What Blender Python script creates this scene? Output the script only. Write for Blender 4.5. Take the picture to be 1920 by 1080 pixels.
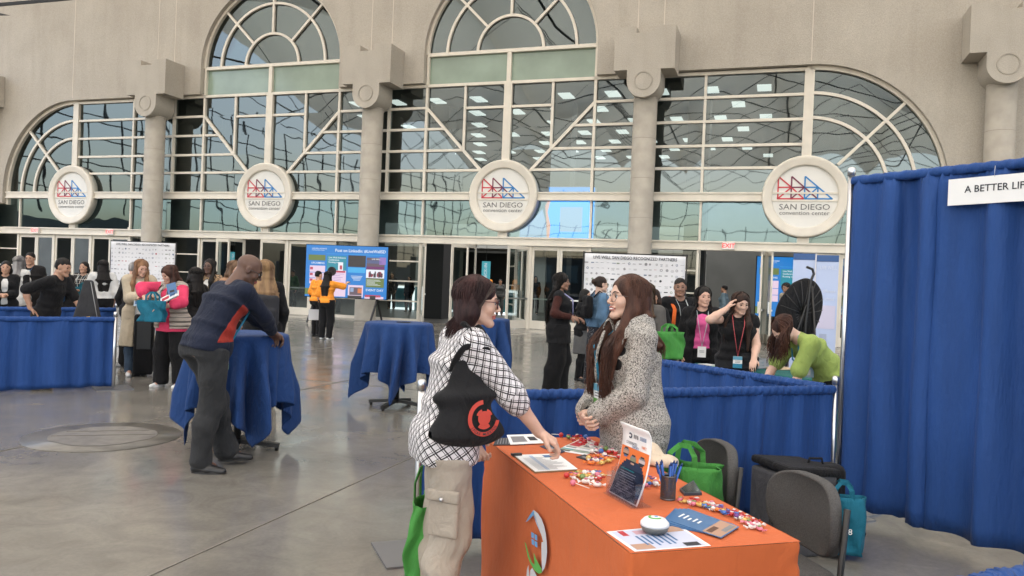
import bpy, bmesh, math, random
import numpy as np
from mathutils import Vector, Matrix, noise as mnoise
from mathutils.geometry import tessellate_polygon
for o in list(bpy.data.objects): bpy.data.objects.remove(o)
R = math.radians
SC = bpy.context.scene
COL = SC.collection
random.seed(7); RNG = np.random.RandomState(7)

# ------------------------------------------------------------ camera
FPX, PITCH, ROLL, CH = 1455.5, -0.0072, 0.0404, 1.56
cam = bpy.data.cameras.new('camera'); co = bpy.data.objects.new('camera', cam); COL.objects.link(co)
cam.sensor_width = 36; cam.lens = FPX/1920*36; cam.clip_end = 2000; cam.clip_start = 0.05
_f = Vector((0, math.cos(PITCH), math.sin(PITCH))); _u0 = Vector((0, -math.sin(PITCH), math.cos(PITCH))); _r0 = Vector((1, 0, 0))
_c, _s = math.cos(ROLL), math.sin(ROLL)
_r = _c*_r0 + _s*_u0; _u = -_s*_r0 + _c*_u0
co.matrix_world = Matrix(((_r.x, _u.x, -_f.x, 0), (_r.y, _u.y, -_f.y, 0), (_r.z, _u.z, -_f.z, CH), (0, 0, 0, 1)))
SC.camera = co
def ray(x, y):
    X = (x-960)/FPX; Y = (540-y)/FPX
    return _f + _r*X + _u*Y
def P(x, y, z=0.0):            # photo pixel (1920 wide) on the horizontal level z -> world point
    d = ray(x, y); t = (z-CH)/d.z
    return Vector((0, 0, CH)) + d*t
def PD(x, y, Y):               # photo pixel at forward distance Y
    d = ray(x, y); t = Y/d.y
    return Vector((0, 0, CH)) + d*t

# ------------------------------------------------------------ world and sun
w = bpy.data.worlds.new('World'); SC.world = w; w.use_nodes = True
nt = w.node_tree; bgn = nt.nodes['Background']
sky = nt.nodes.new('ShaderNodeTexSky'); sky.sky_type = 'NISHITA'; sky.sun_disc = False
SUN_EL, SUN_AZ = R(48), R(205)
sky.sun_elevation = SUN_EL; sky.sun_rotation = SUN_AZ; sky.air_density = 1.0; sky.dust_density = 3.0
nt.links.new(sky.outputs[0], bgn.inputs[0]); bgn.inputs[1].default_value = 0.15
sl = bpy.data.lights.new('sun', 'SUN'); sl.energy = 2.4; sl.angle = R(20); sl.color = (1, .97, .93)
so = bpy.data.objects.new('sun', sl); COL.objects.link(so)
so.rotation_euler = Vector((-math.sin(SUN_AZ)*math.cos(SUN_EL), -math.cos(SUN_AZ)*math.cos(SUN_EL), -math.sin(SUN_EL))).to_track_quat('-Z', 'Y').to_euler()
SC.view_settings.view_transform = 'Standard'; SC.view_settings.look = 'None'
SC.view_settings.exposure = EXPOSURE = 1.82; SC.view_settings.gamma = 1
SC.render.engine = 'CYCLES'
cy = SC.cycles; cy.max_bounces = 8; cy.diffuse_bounces = 4; cy.glossy_bounces = 4; cy.transparent_max_bounces = 16; cy.transmission_bounces = 6
cy.use_denoising = True; cy.sample_clamp_indirect = 6; cy.caustics_reflective = False; cy.caustics_refractive = False

# ------------------------------------------------------------ materials
MATS = {}
def mat(name, col=(.5, .5, .5), rough=.7, metal=0, var=0, vscale=8, bump=0, bscale=60, emis=None, estr=1, spec=None, alpha=1, trans=0, sheen=0, coat=0, stretch=None, col2=None, wr=0):
    if name in MATS: return MATS[name]
    m = bpy.data.materials.new(name); m.use_nodes = True; MATS[name] = m
    n = m.node_tree; b = n.nodes['Principled BSDF']
    b.inputs['Base Color'].default_value = (*col, 1); b.inputs['Roughness'].default_value = rough; b.inputs['Metallic'].default_value = metal
    if spec is not None: b.inputs['Specular IOR Level'].default_value = spec
    if sheen: b.inputs['Sheen Weight'].default_value = sheen; b.inputs['Sheen Roughness'].default_value = .5
    if coat: b.inputs['Coat Weight'].default_value = coat
    if trans: b.inputs['Transmission Weight'].default_value = trans
    if emis: b.inputs['Emission Color'].default_value = (*emis, 1); b.inputs['Emission Strength'].default_value = estr
    tc = n.nodes.new('ShaderNodeTexCoord'); src = tc.outputs['Object']
    if stretch:
        mp = n.nodes.new('ShaderNodeMapping'); mp.inputs['Scale'].default_value = stretch; n.links.new(src, mp.inputs[0]); src = mp.outputs[0]
    if var or col2:
        t = n.nodes.new('ShaderNodeTexNoise'); t.inputs['Scale'].default_value = vscale; t.inputs['Detail'].default_value = 5; n.links.new(src, t.inputs['Vector'])
        r = n.nodes.new('ShaderNodeValToRGB'); n.links.new(t.outputs[0], r.inputs[0])
        a = col2 if col2 else tuple(c*(1-var) for c in col); bb = col if col2 else tuple(min(1, c*(1+var)) for c in col)
        r.color_ramp.elements[0].color = (*a, 1); r.color_ramp.elements[1].color = (*bb, 1)
        r.color_ramp.elements[0].position = .35; r.color_ramp.elements[1].position = .65
        n.links.new(r.outputs[0], b.inputs['Base Color'])
    if bump:
        t = n.nodes.new('ShaderNodeTexNoise'); t.inputs['Scale'].default_value = bscale; t.inputs['Detail'].default_value = 4; n.links.new(src, t.inputs['Vector'])
        bp = n.nodes.new('ShaderNodeBump'); bp.inputs['Strength'].default_value = bump; bp.inputs['Distance'].default_value = .01
        n.links.new(t.outputs[0], bp.inputs['Height']); n.links.new(bp.outputs[0], b.inputs['Normal'])
        if wr:      # broad cloth creases under the fine weave
            mp2 = n.nodes.new('ShaderNodeMapping'); mp2.inputs['Scale'].default_value = (1, 1, .6); mp2.inputs['Rotation'].default_value = (.5, .3, 0); n.links.new(tc.outputs['Object'], mp2.inputs[0])
            t2 = n.nodes.new('ShaderNodeTexNoise'); t2.inputs['Scale'].default_value = 11; t2.inputs['Detail'].default_value = 3; t2.inputs['Distortion'].default_value = 1.6; n.links.new(mp2.outputs[0], t2.inputs['Vector'])
            b2 = n.nodes.new('ShaderNodeBump'); b2.inputs['Strength'].default_value = wr; b2.inputs['Distance'].default_value = .03; n.links.new(t2.outputs[0], b2.inputs['Height']); n.links.new(b2.outputs[0], bp.inputs['Normal'])
    return m
def node(m, t): return m.node_tree.nodes.new(t)

# ------------------------------------------------------------ tagging, things, parts
def tag(o, label=None, cat=None, group=None, kind=None):
    if label: o['label'] = label
    if cat: o['category'] = cat
    if group: o['group'] = group
    if kind: o['kind'] = kind
    return o
def thing(name, loc=(0, 0, 0), rz=0, label=None, cat=None, group=None):
    o = bpy.data.objects.new(name, None); o.empty_display_size = .2; COL.objects.link(o)
    o.location = loc; o.rotation_euler = (0, 0, rz); return tag(o, label, cat, group)
def link(name, me, m=None, parent=None):
    o = bpy.data.objects.new(name, me); COL.objects.link(o)
    if m is not None and not me.materials: me.materials.append(m)
    if parent: o.parent = parent
    return o
class MB:
    def __init__(s): s.v = []; s.f = []; s.mi = []; s.mats = []; s.smooth = []
    def m(s, mt):
        if mt not in s.mats: s.mats.append(mt)
        return s.mats.index(mt)
    def add(s, vs, fs, mt=None, sm=False):
        n = len(s.v); s.v += [tuple(v) for v in vs]; i = s.m(mt) if mt else 0
        for f in fs: s.f.append([n+k for k in f]); s.mi.append(i); s.smooth.append(sm)
        return s
    def box(s, c, d, rz=0, mt=None, rx=0, ry=0, M=None):
        hx, hy, hz = d[0]/2, d[1]/2, d[2]/2
        vs = [Vector((x, y, z)) for x in (-hx, hx) for y in (-hy, hy) for z in (-hz, hz)]
        if M is None and (rz or rx or ry):
            from mathutils import Euler
            M = Euler((rx, ry, rz)).to_matrix()
        if M is not None: vs = [M @ v for v in vs]
        c = Vector(c)
        return s.add([v+c for v in vs], [(0, 1, 3, 2), (4, 6, 7, 5), (0, 4, 5, 1), (2, 3, 7, 6), (0, 2, 6, 4), (1, 5, 7, 3)], mt)
    def bar(s, a, b, w, d, up=(0, 1, 0), mt=None):     # rectangular bar from a to b; d measured along up
        a, b = Vector(a), Vector(b); t = (b-a).normalized(); up = Vector(up); n = t.cross(up).normalized(); u = n.cross(t).normalized()
        vs = [p+n*i*w/2+u*j*d/2 for p in (a, b) for i in (-1, 1) for j in (-1, 1)]
        return s.add(vs, [(0, 1, 3, 2), (4, 6, 7, 5), (0, 4, 5, 1), (2, 3, 7, 6), (0, 2, 6, 4), (1, 5, 7, 3)], mt)
    def sweep(s, pts, w, d, up=(0, 1, 0), mt=None, closed=False):
        pts = [Vector(p) for p in pts]; up = Vector(up); vs = []; n = len(pts)
        for i, p in enumerate(pts):
            a = pts[(i-1) % n] if (closed or i) else p; b = pts[(i+1) % n] if (closed or i < n-1) else p
            t = (b-a).normalized(); nn = t.cross(up).normalized()
            vs += [p-nn*w/2-up*d/2, p+nn*w/2-up*d/2, p+nn*w/2+up*d/2, p-nn*w/2+up*d/2]
        fs = []
        for i in range(n if closed else n-1):
            j = (i+1) % n
            for k in range(4): fs.append((4*i+k, 4*i+(k+1) % 4, 4*j+(k+1) % 4, 4*j+k))
        if not closed: fs += [(0, 3, 2, 1), (4*n-4, 4*n-3, 4*n-2, 4*n-1)]
        return s.add(vs, fs, mt)
    def tube(s, pts, r, seg=10, mt=None, cap=True, flat=1.0, up=None):
        pts = [Vector(p) for p in pts]; n = len(pts); rr = r if hasattr(r, '__len__') else [r]*n; vs = []
        nn = None
        for i, p in enumerate(pts):
            t = (pts[min(i+1, n-1)]-pts[max(i-1, 0)]).normalized()
            if nn is None:
                nn = Vector(up) if up else (Vector((0, 0, 1)) if abs(t.z) < .9 else Vector((1, 0, 0)))
            nn = (nn-t*nn.dot(t)).normalized(); bb = t.cross(nn)
            for k in range(seg):
                a = 2*math.pi*k/seg; vs.append(p+(nn*math.cos(a)*flat+bb*math.sin(a))*rr[i])
        fs = [(i*seg+k, i*seg+(k+1) % seg, (i+1)*seg+(k+1) % seg, (i+1)*seg+k) for i in range(n-1) for k in range(seg)]
        if cap: fs += [tuple(range(seg))[::-1], tuple((n-1)*seg+k for k in range(seg))]
        return s.add(vs, fs, mt, True)
    def lathe(s, prof, c=(0, 0, 0), seg=24, mt=None, M=None):
        vs = []
        for (r, z) in prof:
            for k in range(seg):
                a = 2*math.pi*k/seg; v = Vector((r*math.cos(a), r*math.sin(a), z)); vs.append((M @ v if M else v)+Vector(c))
        n = len(prof)
        fs = [(i*seg+k, i*seg+(k+1) % seg, (i+1)*seg+(k+1) % seg, (i+1)*seg+k) for i in range(n-1) for k in range(seg)]
        fs += [tuple(range(seg))[::-1], tuple((n-1)*seg+k for k in range(seg))]
        return s.add(vs, fs, mt, True)
    def prism(s, poly, y0, y1, mt=None, holes=()):     # outline in x-z, extruded along y
        loops = [list(poly)]+[list(h_) for h_ in holes]; flat = [p for l in loops for p in l]
        tri = tessellate_polygon([[Vector((p[0], p[1], 0)) for p in l] for l in loops]); n = len(flat)
        vs = [(p[0], y0, p[1]) for p in flat]+[(p[0], y1, p[1]) for p in flat]
        fs = [tuple(t) for t in tri]+[tuple(k+n for k in t[::-1]) for t in tri]
        b = 0
        for l in loops:
            m_ = len(l)
            for i in range(m_): fs.append((b+i, b+(i+1) % m_, b+(i+1) % m_+n, b+i+n))
            b += m_
        return s.add(vs, fs, mt)
    def poly(s, pts, mt=None): return s.add(pts, [tuple(range(len(pts)))], mt)
    def grid(s, fn, nu, nv, mt=None, sm=True, wrap=False):
        vs = [fn(i/nu, j/nv) for i in range(nu+(0 if wrap else 1)) for j in range(nv+1)]
        m_ = nv+1; N = nu if wrap else nu+1
        fs = [(i*m_+j, ((i+1) % N)*m_+j, ((i+1) % N)*m_+j+1, i*m_+j+1) for i in range(nu) for j in range(nv)]
        return s.add(vs, fs, mt, sm)
    def build(s, name, m=None, parent=None, bevel=0, solid=0, recalc=True):
        me = bpy.data.meshes.new(name); me.from_pydata(s.v, [], s.f)
        if s.mats:
            for q in s.mats: me.materials.append(q)
            me.polygons.foreach_set('material_index', s.mi)
        elif m: me.materials.append(m)
        me.polygons.foreach_set('use_smooth', s.smooth)
        if recalc:
            bm = bmesh.new(); bm.from_mesh(me); bmesh.ops.recalc_face_normals(bm, faces=bm.faces); bm.to_mesh(me); bm.free()
        me.update(); o = link(name, me, None, parent)
        if solid:
            md = o.modifiers.new('s', 'SOLIDIFY'); md.thickness = solid; md.offset = 0
        if bevel:
            md = o.modifiers.new('b', 'BEVEL'); md.width = bevel; md.segments = 2; md.limit_method = 'ANGLE'
        return o
_txt = {}
def text_mb(mb, s, size, M, mt=None, align='CENTER', sx=1.0, ext=.0, bold=0):
    key = (s, align, bold)
    if key not in _txt:
        cu = bpy.data.curves.new('t', 'FONT'); cu.body = s; cu.size = 1; cu.align_x = align; cu.align_y = 'CENTER'; cu.offset = bold; cu.resolution_u = 2
        ob = bpy.data.objects.new('t', cu); me = bpy.data.meshes.new_from_object(ob)
        _txt[key] = ([v.co.copy() for v in me.vertices], [tuple(p.vertices) for p in me.polygons])
        bpy.data.objects.remove(ob); bpy.data.curves.remove(cu); bpy.data.meshes.remove(me)
    vs, fs = _txt[key]
    mb.add([M @ Vector((v.x*size*sx, v.y*size, ext)) for v in vs], fs, mt)
def frame_M(origin, xdir, ydir):
    x = Vector(xdir).normalized(); y = Vector(ydir).normalized(); z = x.cross(y)
    return Matrix(((x.x, y.x, z.x, origin[0]), (x.y, y.y, z.y, origin[1]), (x.z, y.z, z.z, origin[2]), (0, 0, 0, 1)))

# ============================================================ SETTING
PHI, FD, BAY, OFF = 0.3276, 26.75, 9.7213, -0.4014
SV = Vector((math.cos(PHI), -math.sin(PHI), 0)); NV = Vector((math.sin(PHI), math.cos(PHI), 0))   # along the front / into the building
def F(s, y, z): return Vector((0, FD, 0))+SV*s+NV*y+Vector((0, 0, z))
CB = [OFF+(k-2)*BAY for k in range(4)]

# polished concrete floor
mf = mat('polished_concrete', (.27, .245, .205), .13)
n = mf.node_tree; b = n.nodes['Principled BSDF']; tc = node(mf, 'ShaderNodeTexCoord')
def noi(m, src, sc, det=5, dist=0, rough=.5):
    t = node(m, 'ShaderNodeTexNoise'); t.inputs['Scale'].default_value = sc; t.inputs['Detail'].default_value = det; t.inputs['Distortion'].default_value = dist; t.inputs['Roughness'].default_value = rough
    m.node_tree.links.new(src, t.inputs['Vector']); return t.outputs[0]
def ramp(m, src, stops):
    r = node(m, 'ShaderNodeValToRGB'); m.node_tree.links.new(src, r.inputs[0]); e = r.color_ramp.elements
    while len(e) < len(stops): e.new(.5)
    for k, (p_, c_) in enumerate(stops): e[k].position = p_; e[k].color = (*c_, 1) if len(c_) == 3 else c_
    return r.outputs[0]
def mixc(m, a, b_, f, mode='MULTIPLY'):
    x = node(m, 'ShaderNodeMix'); x.data_type = 'RGBA'; x.blend_type = mode; L = m.node_tree.links
    for v, i in ((a, 6), (b_, 7), (f, 0)):
        if isinstance(v, (float, int)): x.inputs[i].default_value = v
        elif isinstance(v, tuple): x.inputs[i].default_value = (*v, 1)
        else: L.new(v, x.inputs[i])
    return x.outputs[2]
def mpr(m, src, a0, a1, b0, b1):
    x = node(m, 'ShaderNodeMapRange'); x.inputs[1].default_value = a0; x.inputs[2].default_value = a1; x.inputs[3].default_value = b0; x.inputs[4].default_value = b1
    m.node_tree.links.new(src, x.inputs[0]); return x.outputs[0]
O = tc.outputs['Object']
c1 = ramp(mf, noi(mf, O, .55, 8, .6, .6), [(.3, (.155, .147, .13)), (.5, (.205, .192, .168)), (.72, (.27, .252, .218))])
c2 = ramp(mf, noi(mf, O, 3.2, 10, 1.2, .68), [(.32, (.74, .74, .75)), (.6, (1, 1, 1)), (.75, (1.0, .99, .95))])
c3 = ramp(mf, noi(mf, O, 42, 4), [(.3, (.9, .9, .9)), (.7, (1, 1, 1))])
n.links.new(mixc(mf, mixc(mf, c1, c2, .9), c3, 1.0), b.inputs['Base Color'])
n.links.new(mpr(mf, noi(mf, O, 1.7, 8, .5), .3, .7, .09, .27), b.inputs['Roughness'])
bp = node(mf, 'ShaderNodeBump'); bp.inputs['Strength'].default_value = .05; bp.inputs['Distance'].default_value = .02
n.links.new(noi(mf, O, 5, 3), bp.inputs['Height']); n.links.new(bp.outputs[0], b.inputs['Normal']); b.inputs['Specular IOR Level'].default_value = .62
def edge_poly(mb, pts, z, mt=None): mb.poly([(p[0], p[1], z) for p in pts], mt)
g = MB(); g.poly([(-160, -160, 0), (160, -160, 0), (160, 160, 0), (-160, 160, 0)]); tag(g.build('floor', mf), kind='structure')
mj = mat('joint_dark', (.185, .17, .145), .45)
g = MB(); s0 = (Vector((-1.03, 6.11, 0))-Vector((0, FD, 0))).dot(SV)
for k in range(-5, 9):
    s = s0+k*3.05
    g.bar(F(s, -40, .0035), F(s, -1.4, .0035), .009, .003, (0, 0, 1))
for k in range(1, 13, 3): g.bar(F(-30, -2.5-k*3.24, .0035), F(25, -2.5-k*3.24, .0035), .009, .003, (0, 0, 1))
tag(g.build('floor_joint', mj), kind='structure')
# round hatch let into the floor
hc = Vector((-3.68, 7.1, 0)); ht = thing('floor_hatch', hc, .3, 'round dark floor hatch set in the concrete left of the bending man', 'hatch')
mh = mat('hatch_ring', (.14, .13, .112), .3, var=.2, vscale=6); mh2 = mat('hatch_lid', (.17, .16, .145), .35, var=.2, vscale=9)
g = MB(); g.lathe([(.66, .001), (.66, .005), (.0, .005)], seg=48); g.build('ring', mh, ht)
g = MB(); q = [(.45*math.cos(a), .45*math.sin(a)) for a in [R(x) for x in (8, 25, 65, 82, 98, 115, 155, 172, 188, 205, 245, 262, 278, 295, 335, 352)]]
g.poly([(x, y, .009) for x, y in q]); g.build('lid', mh2, ht)
g = MB(); g.box((0, .0, .0125), (.86, .008, .003)); g.box((0, .2, .0125), (.7, .006, .003)); g.build('seam', mj, ht)

# ---------------------------------------------------------- convention hall front
conc = mat('sandy_concrete', (.43, .375, .305), .9)
n = conc.node_tree; b = n.nodes['Principled BSDF']; tc = node(conc, 'ShaderNodeTexCoord'); O = tc.outputs['Object']
mp = node(conc, 'ShaderNodeMapping'); mp.inputs['Scale'].default_value = (1.6, 1.6, .22); n.links.new(O, mp.inputs[0])
a1 = ramp(conc, noi(conc, O, .5, 6, .5), [(.3, (.43, .395, .34)), (.7, (.50, .465, .405))])
a2 = ramp(conc, noi(conc, mp.outputs[0], 1.3, 7, .4), [(.33, (.93, .925, .915)), (.55, (1, 1, 1)), (.75, (1, 1, .99))])
a3 = ramp(conc, noi(conc, O, 38, 5), [(.3, (.8, .79, .78)), (.7, (1, 1, 1))])
n.links.new(mixc(conc, mixc(conc, a1, a2, 1.0), a3, 1.0), b.inputs['Base Color'])
bp = node(conc, 'ShaderNodeBump'); bp.inputs['Strength'].default_value = .5; bp.inputs['Distance'].default_value = .02; n.links.new(noi(conc, O, 45, 4), bp.inputs['Height']); n.links.new(bp.outputs[0], b.inputs['Normal'])
colm = mat('column_concrete', (.365, .335, .285), .85, var=.1, vscale=2.5, bump=.3, bscale=30)
n = colm.node_tree
cream = mat('cream_frame', (.66, .615, .53), .45, var=.05, vscale=2)
white_disc = mat('sign_disc', (.70, .69, .65), .5, var=.02, vscale=2)
green_sp = mat('green_spandrel', (.225, .295, .235), .12, var=.12, vscale=.8)
def glass_mat(name, tint, refl, bump=.12, gc=(.66, .70, .70)):
    m = bpy.data.materials.new(name); m.use_nodes = True; n = m.node_tree; n.nodes.clear(); MATS[name] = m
    out = n.nodes.new('ShaderNodeOutputMaterial'); mx = n.nodes.new('ShaderNodeMixShader'); tr = n.nodes.new('ShaderNodeBsdfTransparent'); gl = n.nodes.new('ShaderNodeBsdfGlossy')
    tr.inputs[0].default_value = (*tint, 1); gl.inputs['Roughness'].default_value = .015; gl.inputs[0].default_value = (*gc, 1)
    fr = n.nodes.new('ShaderNodeFresnel'); fr.inputs[0].default_value = 1.5
    ad = n.nodes.new('ShaderNodeMath'); ad.operation = 'ADD'; ad.inputs[1].default_value = refl; ad.use_clamp = True
    tc = n.nodes.new('ShaderNodeTexCoord'); no = n.nodes.new('ShaderNodeTexNoise'); no.inputs['Scale'].default_value = .75; no.inputs['Detail'].default_value = .6; no.inputs['Distortion'].default_value = .5
    bp = n.nodes.new('ShaderNodeBump'); bp.inputs['Strength'].default_value = bump; bp.inputs['Distance'].default_value = .1
    L = n.links; L.new(tc.outputs['Object'], no.inputs['Vector']); L.new(no.outputs[0], bp.inputs['Height']); L.new(bp.outputs[0], gl.inputs['Normal'])
    L.new(fr.outputs[0], ad.inputs[0]); L.new(ad.outputs[0], mx.inputs[0]); L.new(tr.outputs[0], mx.inputs[1]); L.new(gl.outputs[0], mx.inputs[2]); L.new(mx.outputs[0], out.inputs[0]); return m
glass_up = glass_mat('window_glass', (.24, .29, .28), .10, .04, (.62, .70, .69))
glass_low = glass_mat('low_glass', (.30, .40, .42), .14, .06, (.42, .58, .62))
glass_door = glass_mat('door_glass', (.40, .46, .44), .02, .01)

hall = thing('convention_hall', (0, FD, 0), -PHI, 'sand coloured concrete hall front with tall arched windows and glass doors', 'building')
ZT, ZS, RA = 8.45, 9.57, 3.1
def arcp(cx, cz, rx, rz, a0, a1, n_=28): return [(cx+rx*math.cos(R(a0+(a1-a0)*i/n_)), cz+rz*math.sin(R(a0+(a1-a0)*i/n_))) for i in range(n_+1)]
ol = [(-60, 4.15), (CB[0]-3.86, 4.15), (CB[0]-3.86, 4.65)]+arcp(CB[0], 4.65, 3.86, 3.86, 180, 90)
for c in (CB[1], CB[2]): ol += [(c-RA-.04, ZT+.06), (c-RA-.04, ZS)]+arcp(c, ZS, RA+.04, RA+.04, 180, 0, 40)[1:]+[(c+RA+.04, ZT+.06)]
ol += arcp(CB[3], 4.65, 3.86, 3.86, 90, 0)+[(CB[3]+3.86, 4.15), (CB[3]+3.86, .0), (50, 0), (50, 19), (-60, 19)]
g = MB(); g.prism(ol, -.28, .35); g.build('wall', conc, hall)
wj = mat('joint_light', (.58, .53, .46), .8)
for s in (CB[0]-.02, CB[3]+.02): g = MB(); g.box((s, -.283, 13.7), (.03, .012, 10.2)); g.build('wall_joint', wj, hall)
for s in (CB[0]+BAY/2, CB[1]+BAY/2, CB[2]+BAY/2):
    for d in (-.42, .42): g = MB(); g.box((s+d, -.283, 14.2), (.028, .012, 9.2)); g.build('wall_joint', wj, hall)
ROWS = [7.67, 6.91, 6.14, 5.43]
def hbar(mb, s0, s1, z, w_=.085, d=.12, y=0): mb.bar((s0, y, z), (s1, y, z), w_, d, (0, 1, 0))
def vbar(mb, s, z0, z1, w_=.085, d=.12, y=0): mb.bar((s, y, z0), (s, y, z1), w_, d, (0, 1, 0))
def pane(mb, s0, s1, z0, z1, y=.03):
    t1, t2 = random.uniform(-.006, .006), random.uniform(-.008, .008); w_, h_ = s1-s0, z1-z0
    mb.poly([(s0, y-t1*w_-t2*h_, z0), (s1, y+t1*w_-t2*h_, z0), (s1, y+t1*w_+t2*h_, z1), (s0, y-t1*w_+t2*h_, z1)])
def panepoly(mb, pts, y=.03): mb.prism(pts, y, y+.012)
for k, c in enumerate(CB):
    g = MB(); gp = MB(); H = BAY/2; tall = k in (1, 2); L = -H if k else -3.82; Rr = H if k < 3 else 3.82
    hx = (lambda a, b_: (c+a, c+b_))
    # thick rail, centre mullion (paired), stubs
    g.box((c+(L+Rr)/2, -.02, 4.515), (Rr-L, .26, .27)); g.box((c+(L+Rr)/2, -.165, 4.63), (Rr-L, .05, .05)); g.box((c+(L+Rr)/2, -.165, 4.40), (Rr-L, .05, .05))
    for d in (-.105, .105): vbar(g, c+d, 5.6, ZT, .07, .2)
    g.box((c, -.04, 6.9), (.15, .12, ZT-3.8+.5))
    vbar(g, c-.14, 3.11, 3.5, .06, .2); vbar(g, c+.14, 3.11, 3.5, .06, .2); g.box((c, -.03, 3.3), (.22, .1, .5))
    g.box((c+(L+Rr)/2, -.03, 2.965) if k else (c-.0, -.03, 2.965), (Rr-L, .22, .285) if k else (BAY, .22, .285))
    g.box((c+(L+Rr)/2, -.165, 3.09), (Rr-L, .06, .05)); g.box((c+(L+Rr)/2, -.155, 2.85), (Rr-L, .03, .04))
    vbar(g, c-3.08, 3.11, 4.4, .07); vbar(g, c+3.08, 3.11, 4.4, .07)
    if tall:
        hbar(g, c-H, c+H, ZT, .1, .16)
        for sg in (-1, 1):
            vbar(g, c+sg*3.07, 4.6, ZS+.02, .09, .16); vbar(g, c+sg*4.58, 4.6, ZT, .09, .14)
            for i, z in enumerate(ROWS):
                inn = 3.07 if i == 0 else 3.07-(7.67-z)*.955
                hbar(g, c+sg*H, c+sg*inn, z)
            g.bar((c+sg*3.07, -.005, 7.67), (c+sg*.86, -.005, 5.36), .1, .13)
            vbar(g, c+sg*1.6, 6.14, ZT); hbar(g, c+sg*1.6, c+sg*.1, 7.62)
            a = R(90-45*sg) if 0 else None
        hbar(g, c-RA, c+RA, 9.55, .12, .17)
        g.box((c, -.01, 9.0), (.07, .12, 1.1))
        g.sweep([(x, 0, z) for x, z in arcp(c, ZS, RA, RA, 0, 180, 48)], .12, .2)
        g.sweep([(x, 0, z) for x, z in arcp(c, ZS, 2.36, 2.36, 0, 180, 40)], .09, .12)
        g.sweep([(x, 0, z) for x, z in arcp(c, ZS, 1.2, 1.2, 0, 180, 32)], .09, .12)
        for a in (45, 90, 135): g.bar((c+1.2*math.cos(R(a)), 0, ZS+1.2*math.sin(R(a))), (c+RA*math.cos(R(a)), 0, ZS+RA*math.sin(R(a))), .085, .125)
        # panes
        for sg in (-1, 1):
            zz = [ZT]+ROWS+[4.65]
            for i in range(5):
                for (p0, p1) in ((4.86, 3.07), (3.07, 1.6), (1.6, 0)):
                    a_, b_ = sorted((c+sg*p0, c+sg*p1)); pane(gp, a_, b_, zz[i+1], zz[i])
        panepoly(gp, arcp(c, ZS, RA, RA, 0, 90, 16)+[(c, ZS)]); panepoly(gp, arcp(c, ZS, RA, RA, 90, 180, 16)+[(c, ZS)])
    else:
        sg = -1 if k == 0 else 1         # side of the half arch
        pts = arcp(c, 4.65, 3.82, 3.80, 90, 180 if sg < 0 else 0, 30)
        g.sweep([(x, 0, z) for x, z in pts], .12, .2)
        for r_ in (3.05, 2.3): g.sweep([(x, 0, z) for x, z in arcp(c, 4.65, r_, r_, 90, 180 if sg < 0 else 0, 26)], .09, .12)
        q = math.sqrt(.5); g.bar((c+sg*.9, 0, 5.5), (c+sg*3.8*q, 0, 4.65+3.78*q), .09, .125)
        hbar(g, c, c-sg*H, ZT-.02, .1, .16); vbar(g, c-sg*3.08, 4.6, ZT, .08, .13)
        for z in ROWS: hbar(g, c, c-sg*H, z)
        vbar(g, c+sg*3.8, 4.1, 4.7, .1, .2)
        zz = [ZT]+ROWS+[4.65]
        for i in range(5):
            for (p0, p1) in ((4.86, 3.08), (3.08, 0)):
                a_, b_ = sorted((c-sg*p0, c-sg*p1)); pane(gp, a_, b_, zz[i+1], zz[i])
        m_ = arcp(c, 4.65, 3.82, 3.8, 90, 180 if sg < 0 else 0, 30)
        panepoly(gp, m_[:16]+[(c, 4.65)]); panepoly(gp, m_[15:]+[(c, 4.65)])
        if k == 0: vbar(g, c+3.02, 3.1, 3.2)
    fr = g.build('window_frame', cream, hall)
    gp.build('upper_panes', glass_up, fr, recalc=False)
    gp = MB(); ll = -H if k else -9
    for a_, b_ in ((ll, -3.08), (-3.08, 0), (0, 3.08), (3.08, Rr)): pane(gp, c+a_, c+b_, 3.1, 4.38)
    gp.build('lower_panes', glass_low, fr, recalc=False)
    if tall:
        gp = MB(); pane(gp, c-RA, c, ZT+.05, 9.5, .035); pane(gp, c, c+RA, ZT+.05, 9.5, .035); gp.build('green_panel', green_sp, fr)
# far left extension of the glass front beyond the half arch
g = MB(); c = CB[0]; hbar(g, c-9, c-3.8, 2.965, .28, .2); hbar(g, c-9, c-3.8, 4.18, .1, .16)
for s in (-3.1, -4.9, -6.7): vbar(g, c+s, .0, 2.83, .07)
g.build('side_frame', cream, hall)
# doors
metal = mat('brushed_metal', (.55, .55, .54), .3, metal=1)
def leaf(hinge, width, ang, sgn):
    """door leaf hinged at s=hinge, extending sgn*width along the front when shut; ang opens towards the plaza"""
    W_ = width; Zd = 2.8; g = MB(); st = .085
    d = MB()
    g.box((W_/2, 0, .14), (W_, .05, .28)); g.box((W_/2, 0, Zd-.06), (W_, .05, .12))
    g.box((st/2, 0, Zd/2), (st, .052, Zd-.01)); g.box((W_-st/2, 0, Zd/2), (st, .052, Zd-.01))
    gl = MB(); gl.poly([(st, 0, .28), (W_-st, 0, .28), (W_-st, 0, Zd-.12), (st, 0, Zd-.12)])
    hd = MB(); hd.box((W_-.05, -.05, 1.1), (.03, .05, .35)); hd.box((W_/2, .05, 1.02), (W_-.14, .03, .05))
    o = g.build('door', cream, hall); o.location = (hinge, 0, .008)
    a = ang if sgn > 0 else math.pi-ang
    o.rotation_euler = (0, 0, -a if sgn > 0 else -(math.pi-ang))
    gl.build('door_pane', glass_door, o); hd.build('door_handle', metal, o)
OPEN = {(1, 0): (70, 0), (1, 2): (0, 0), (1, 1): (78, 62), (2, 0): (75, 58), (2, 1): (75, 58), (3, 0): (85, 80), (3, 1): (80, 0)}
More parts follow.
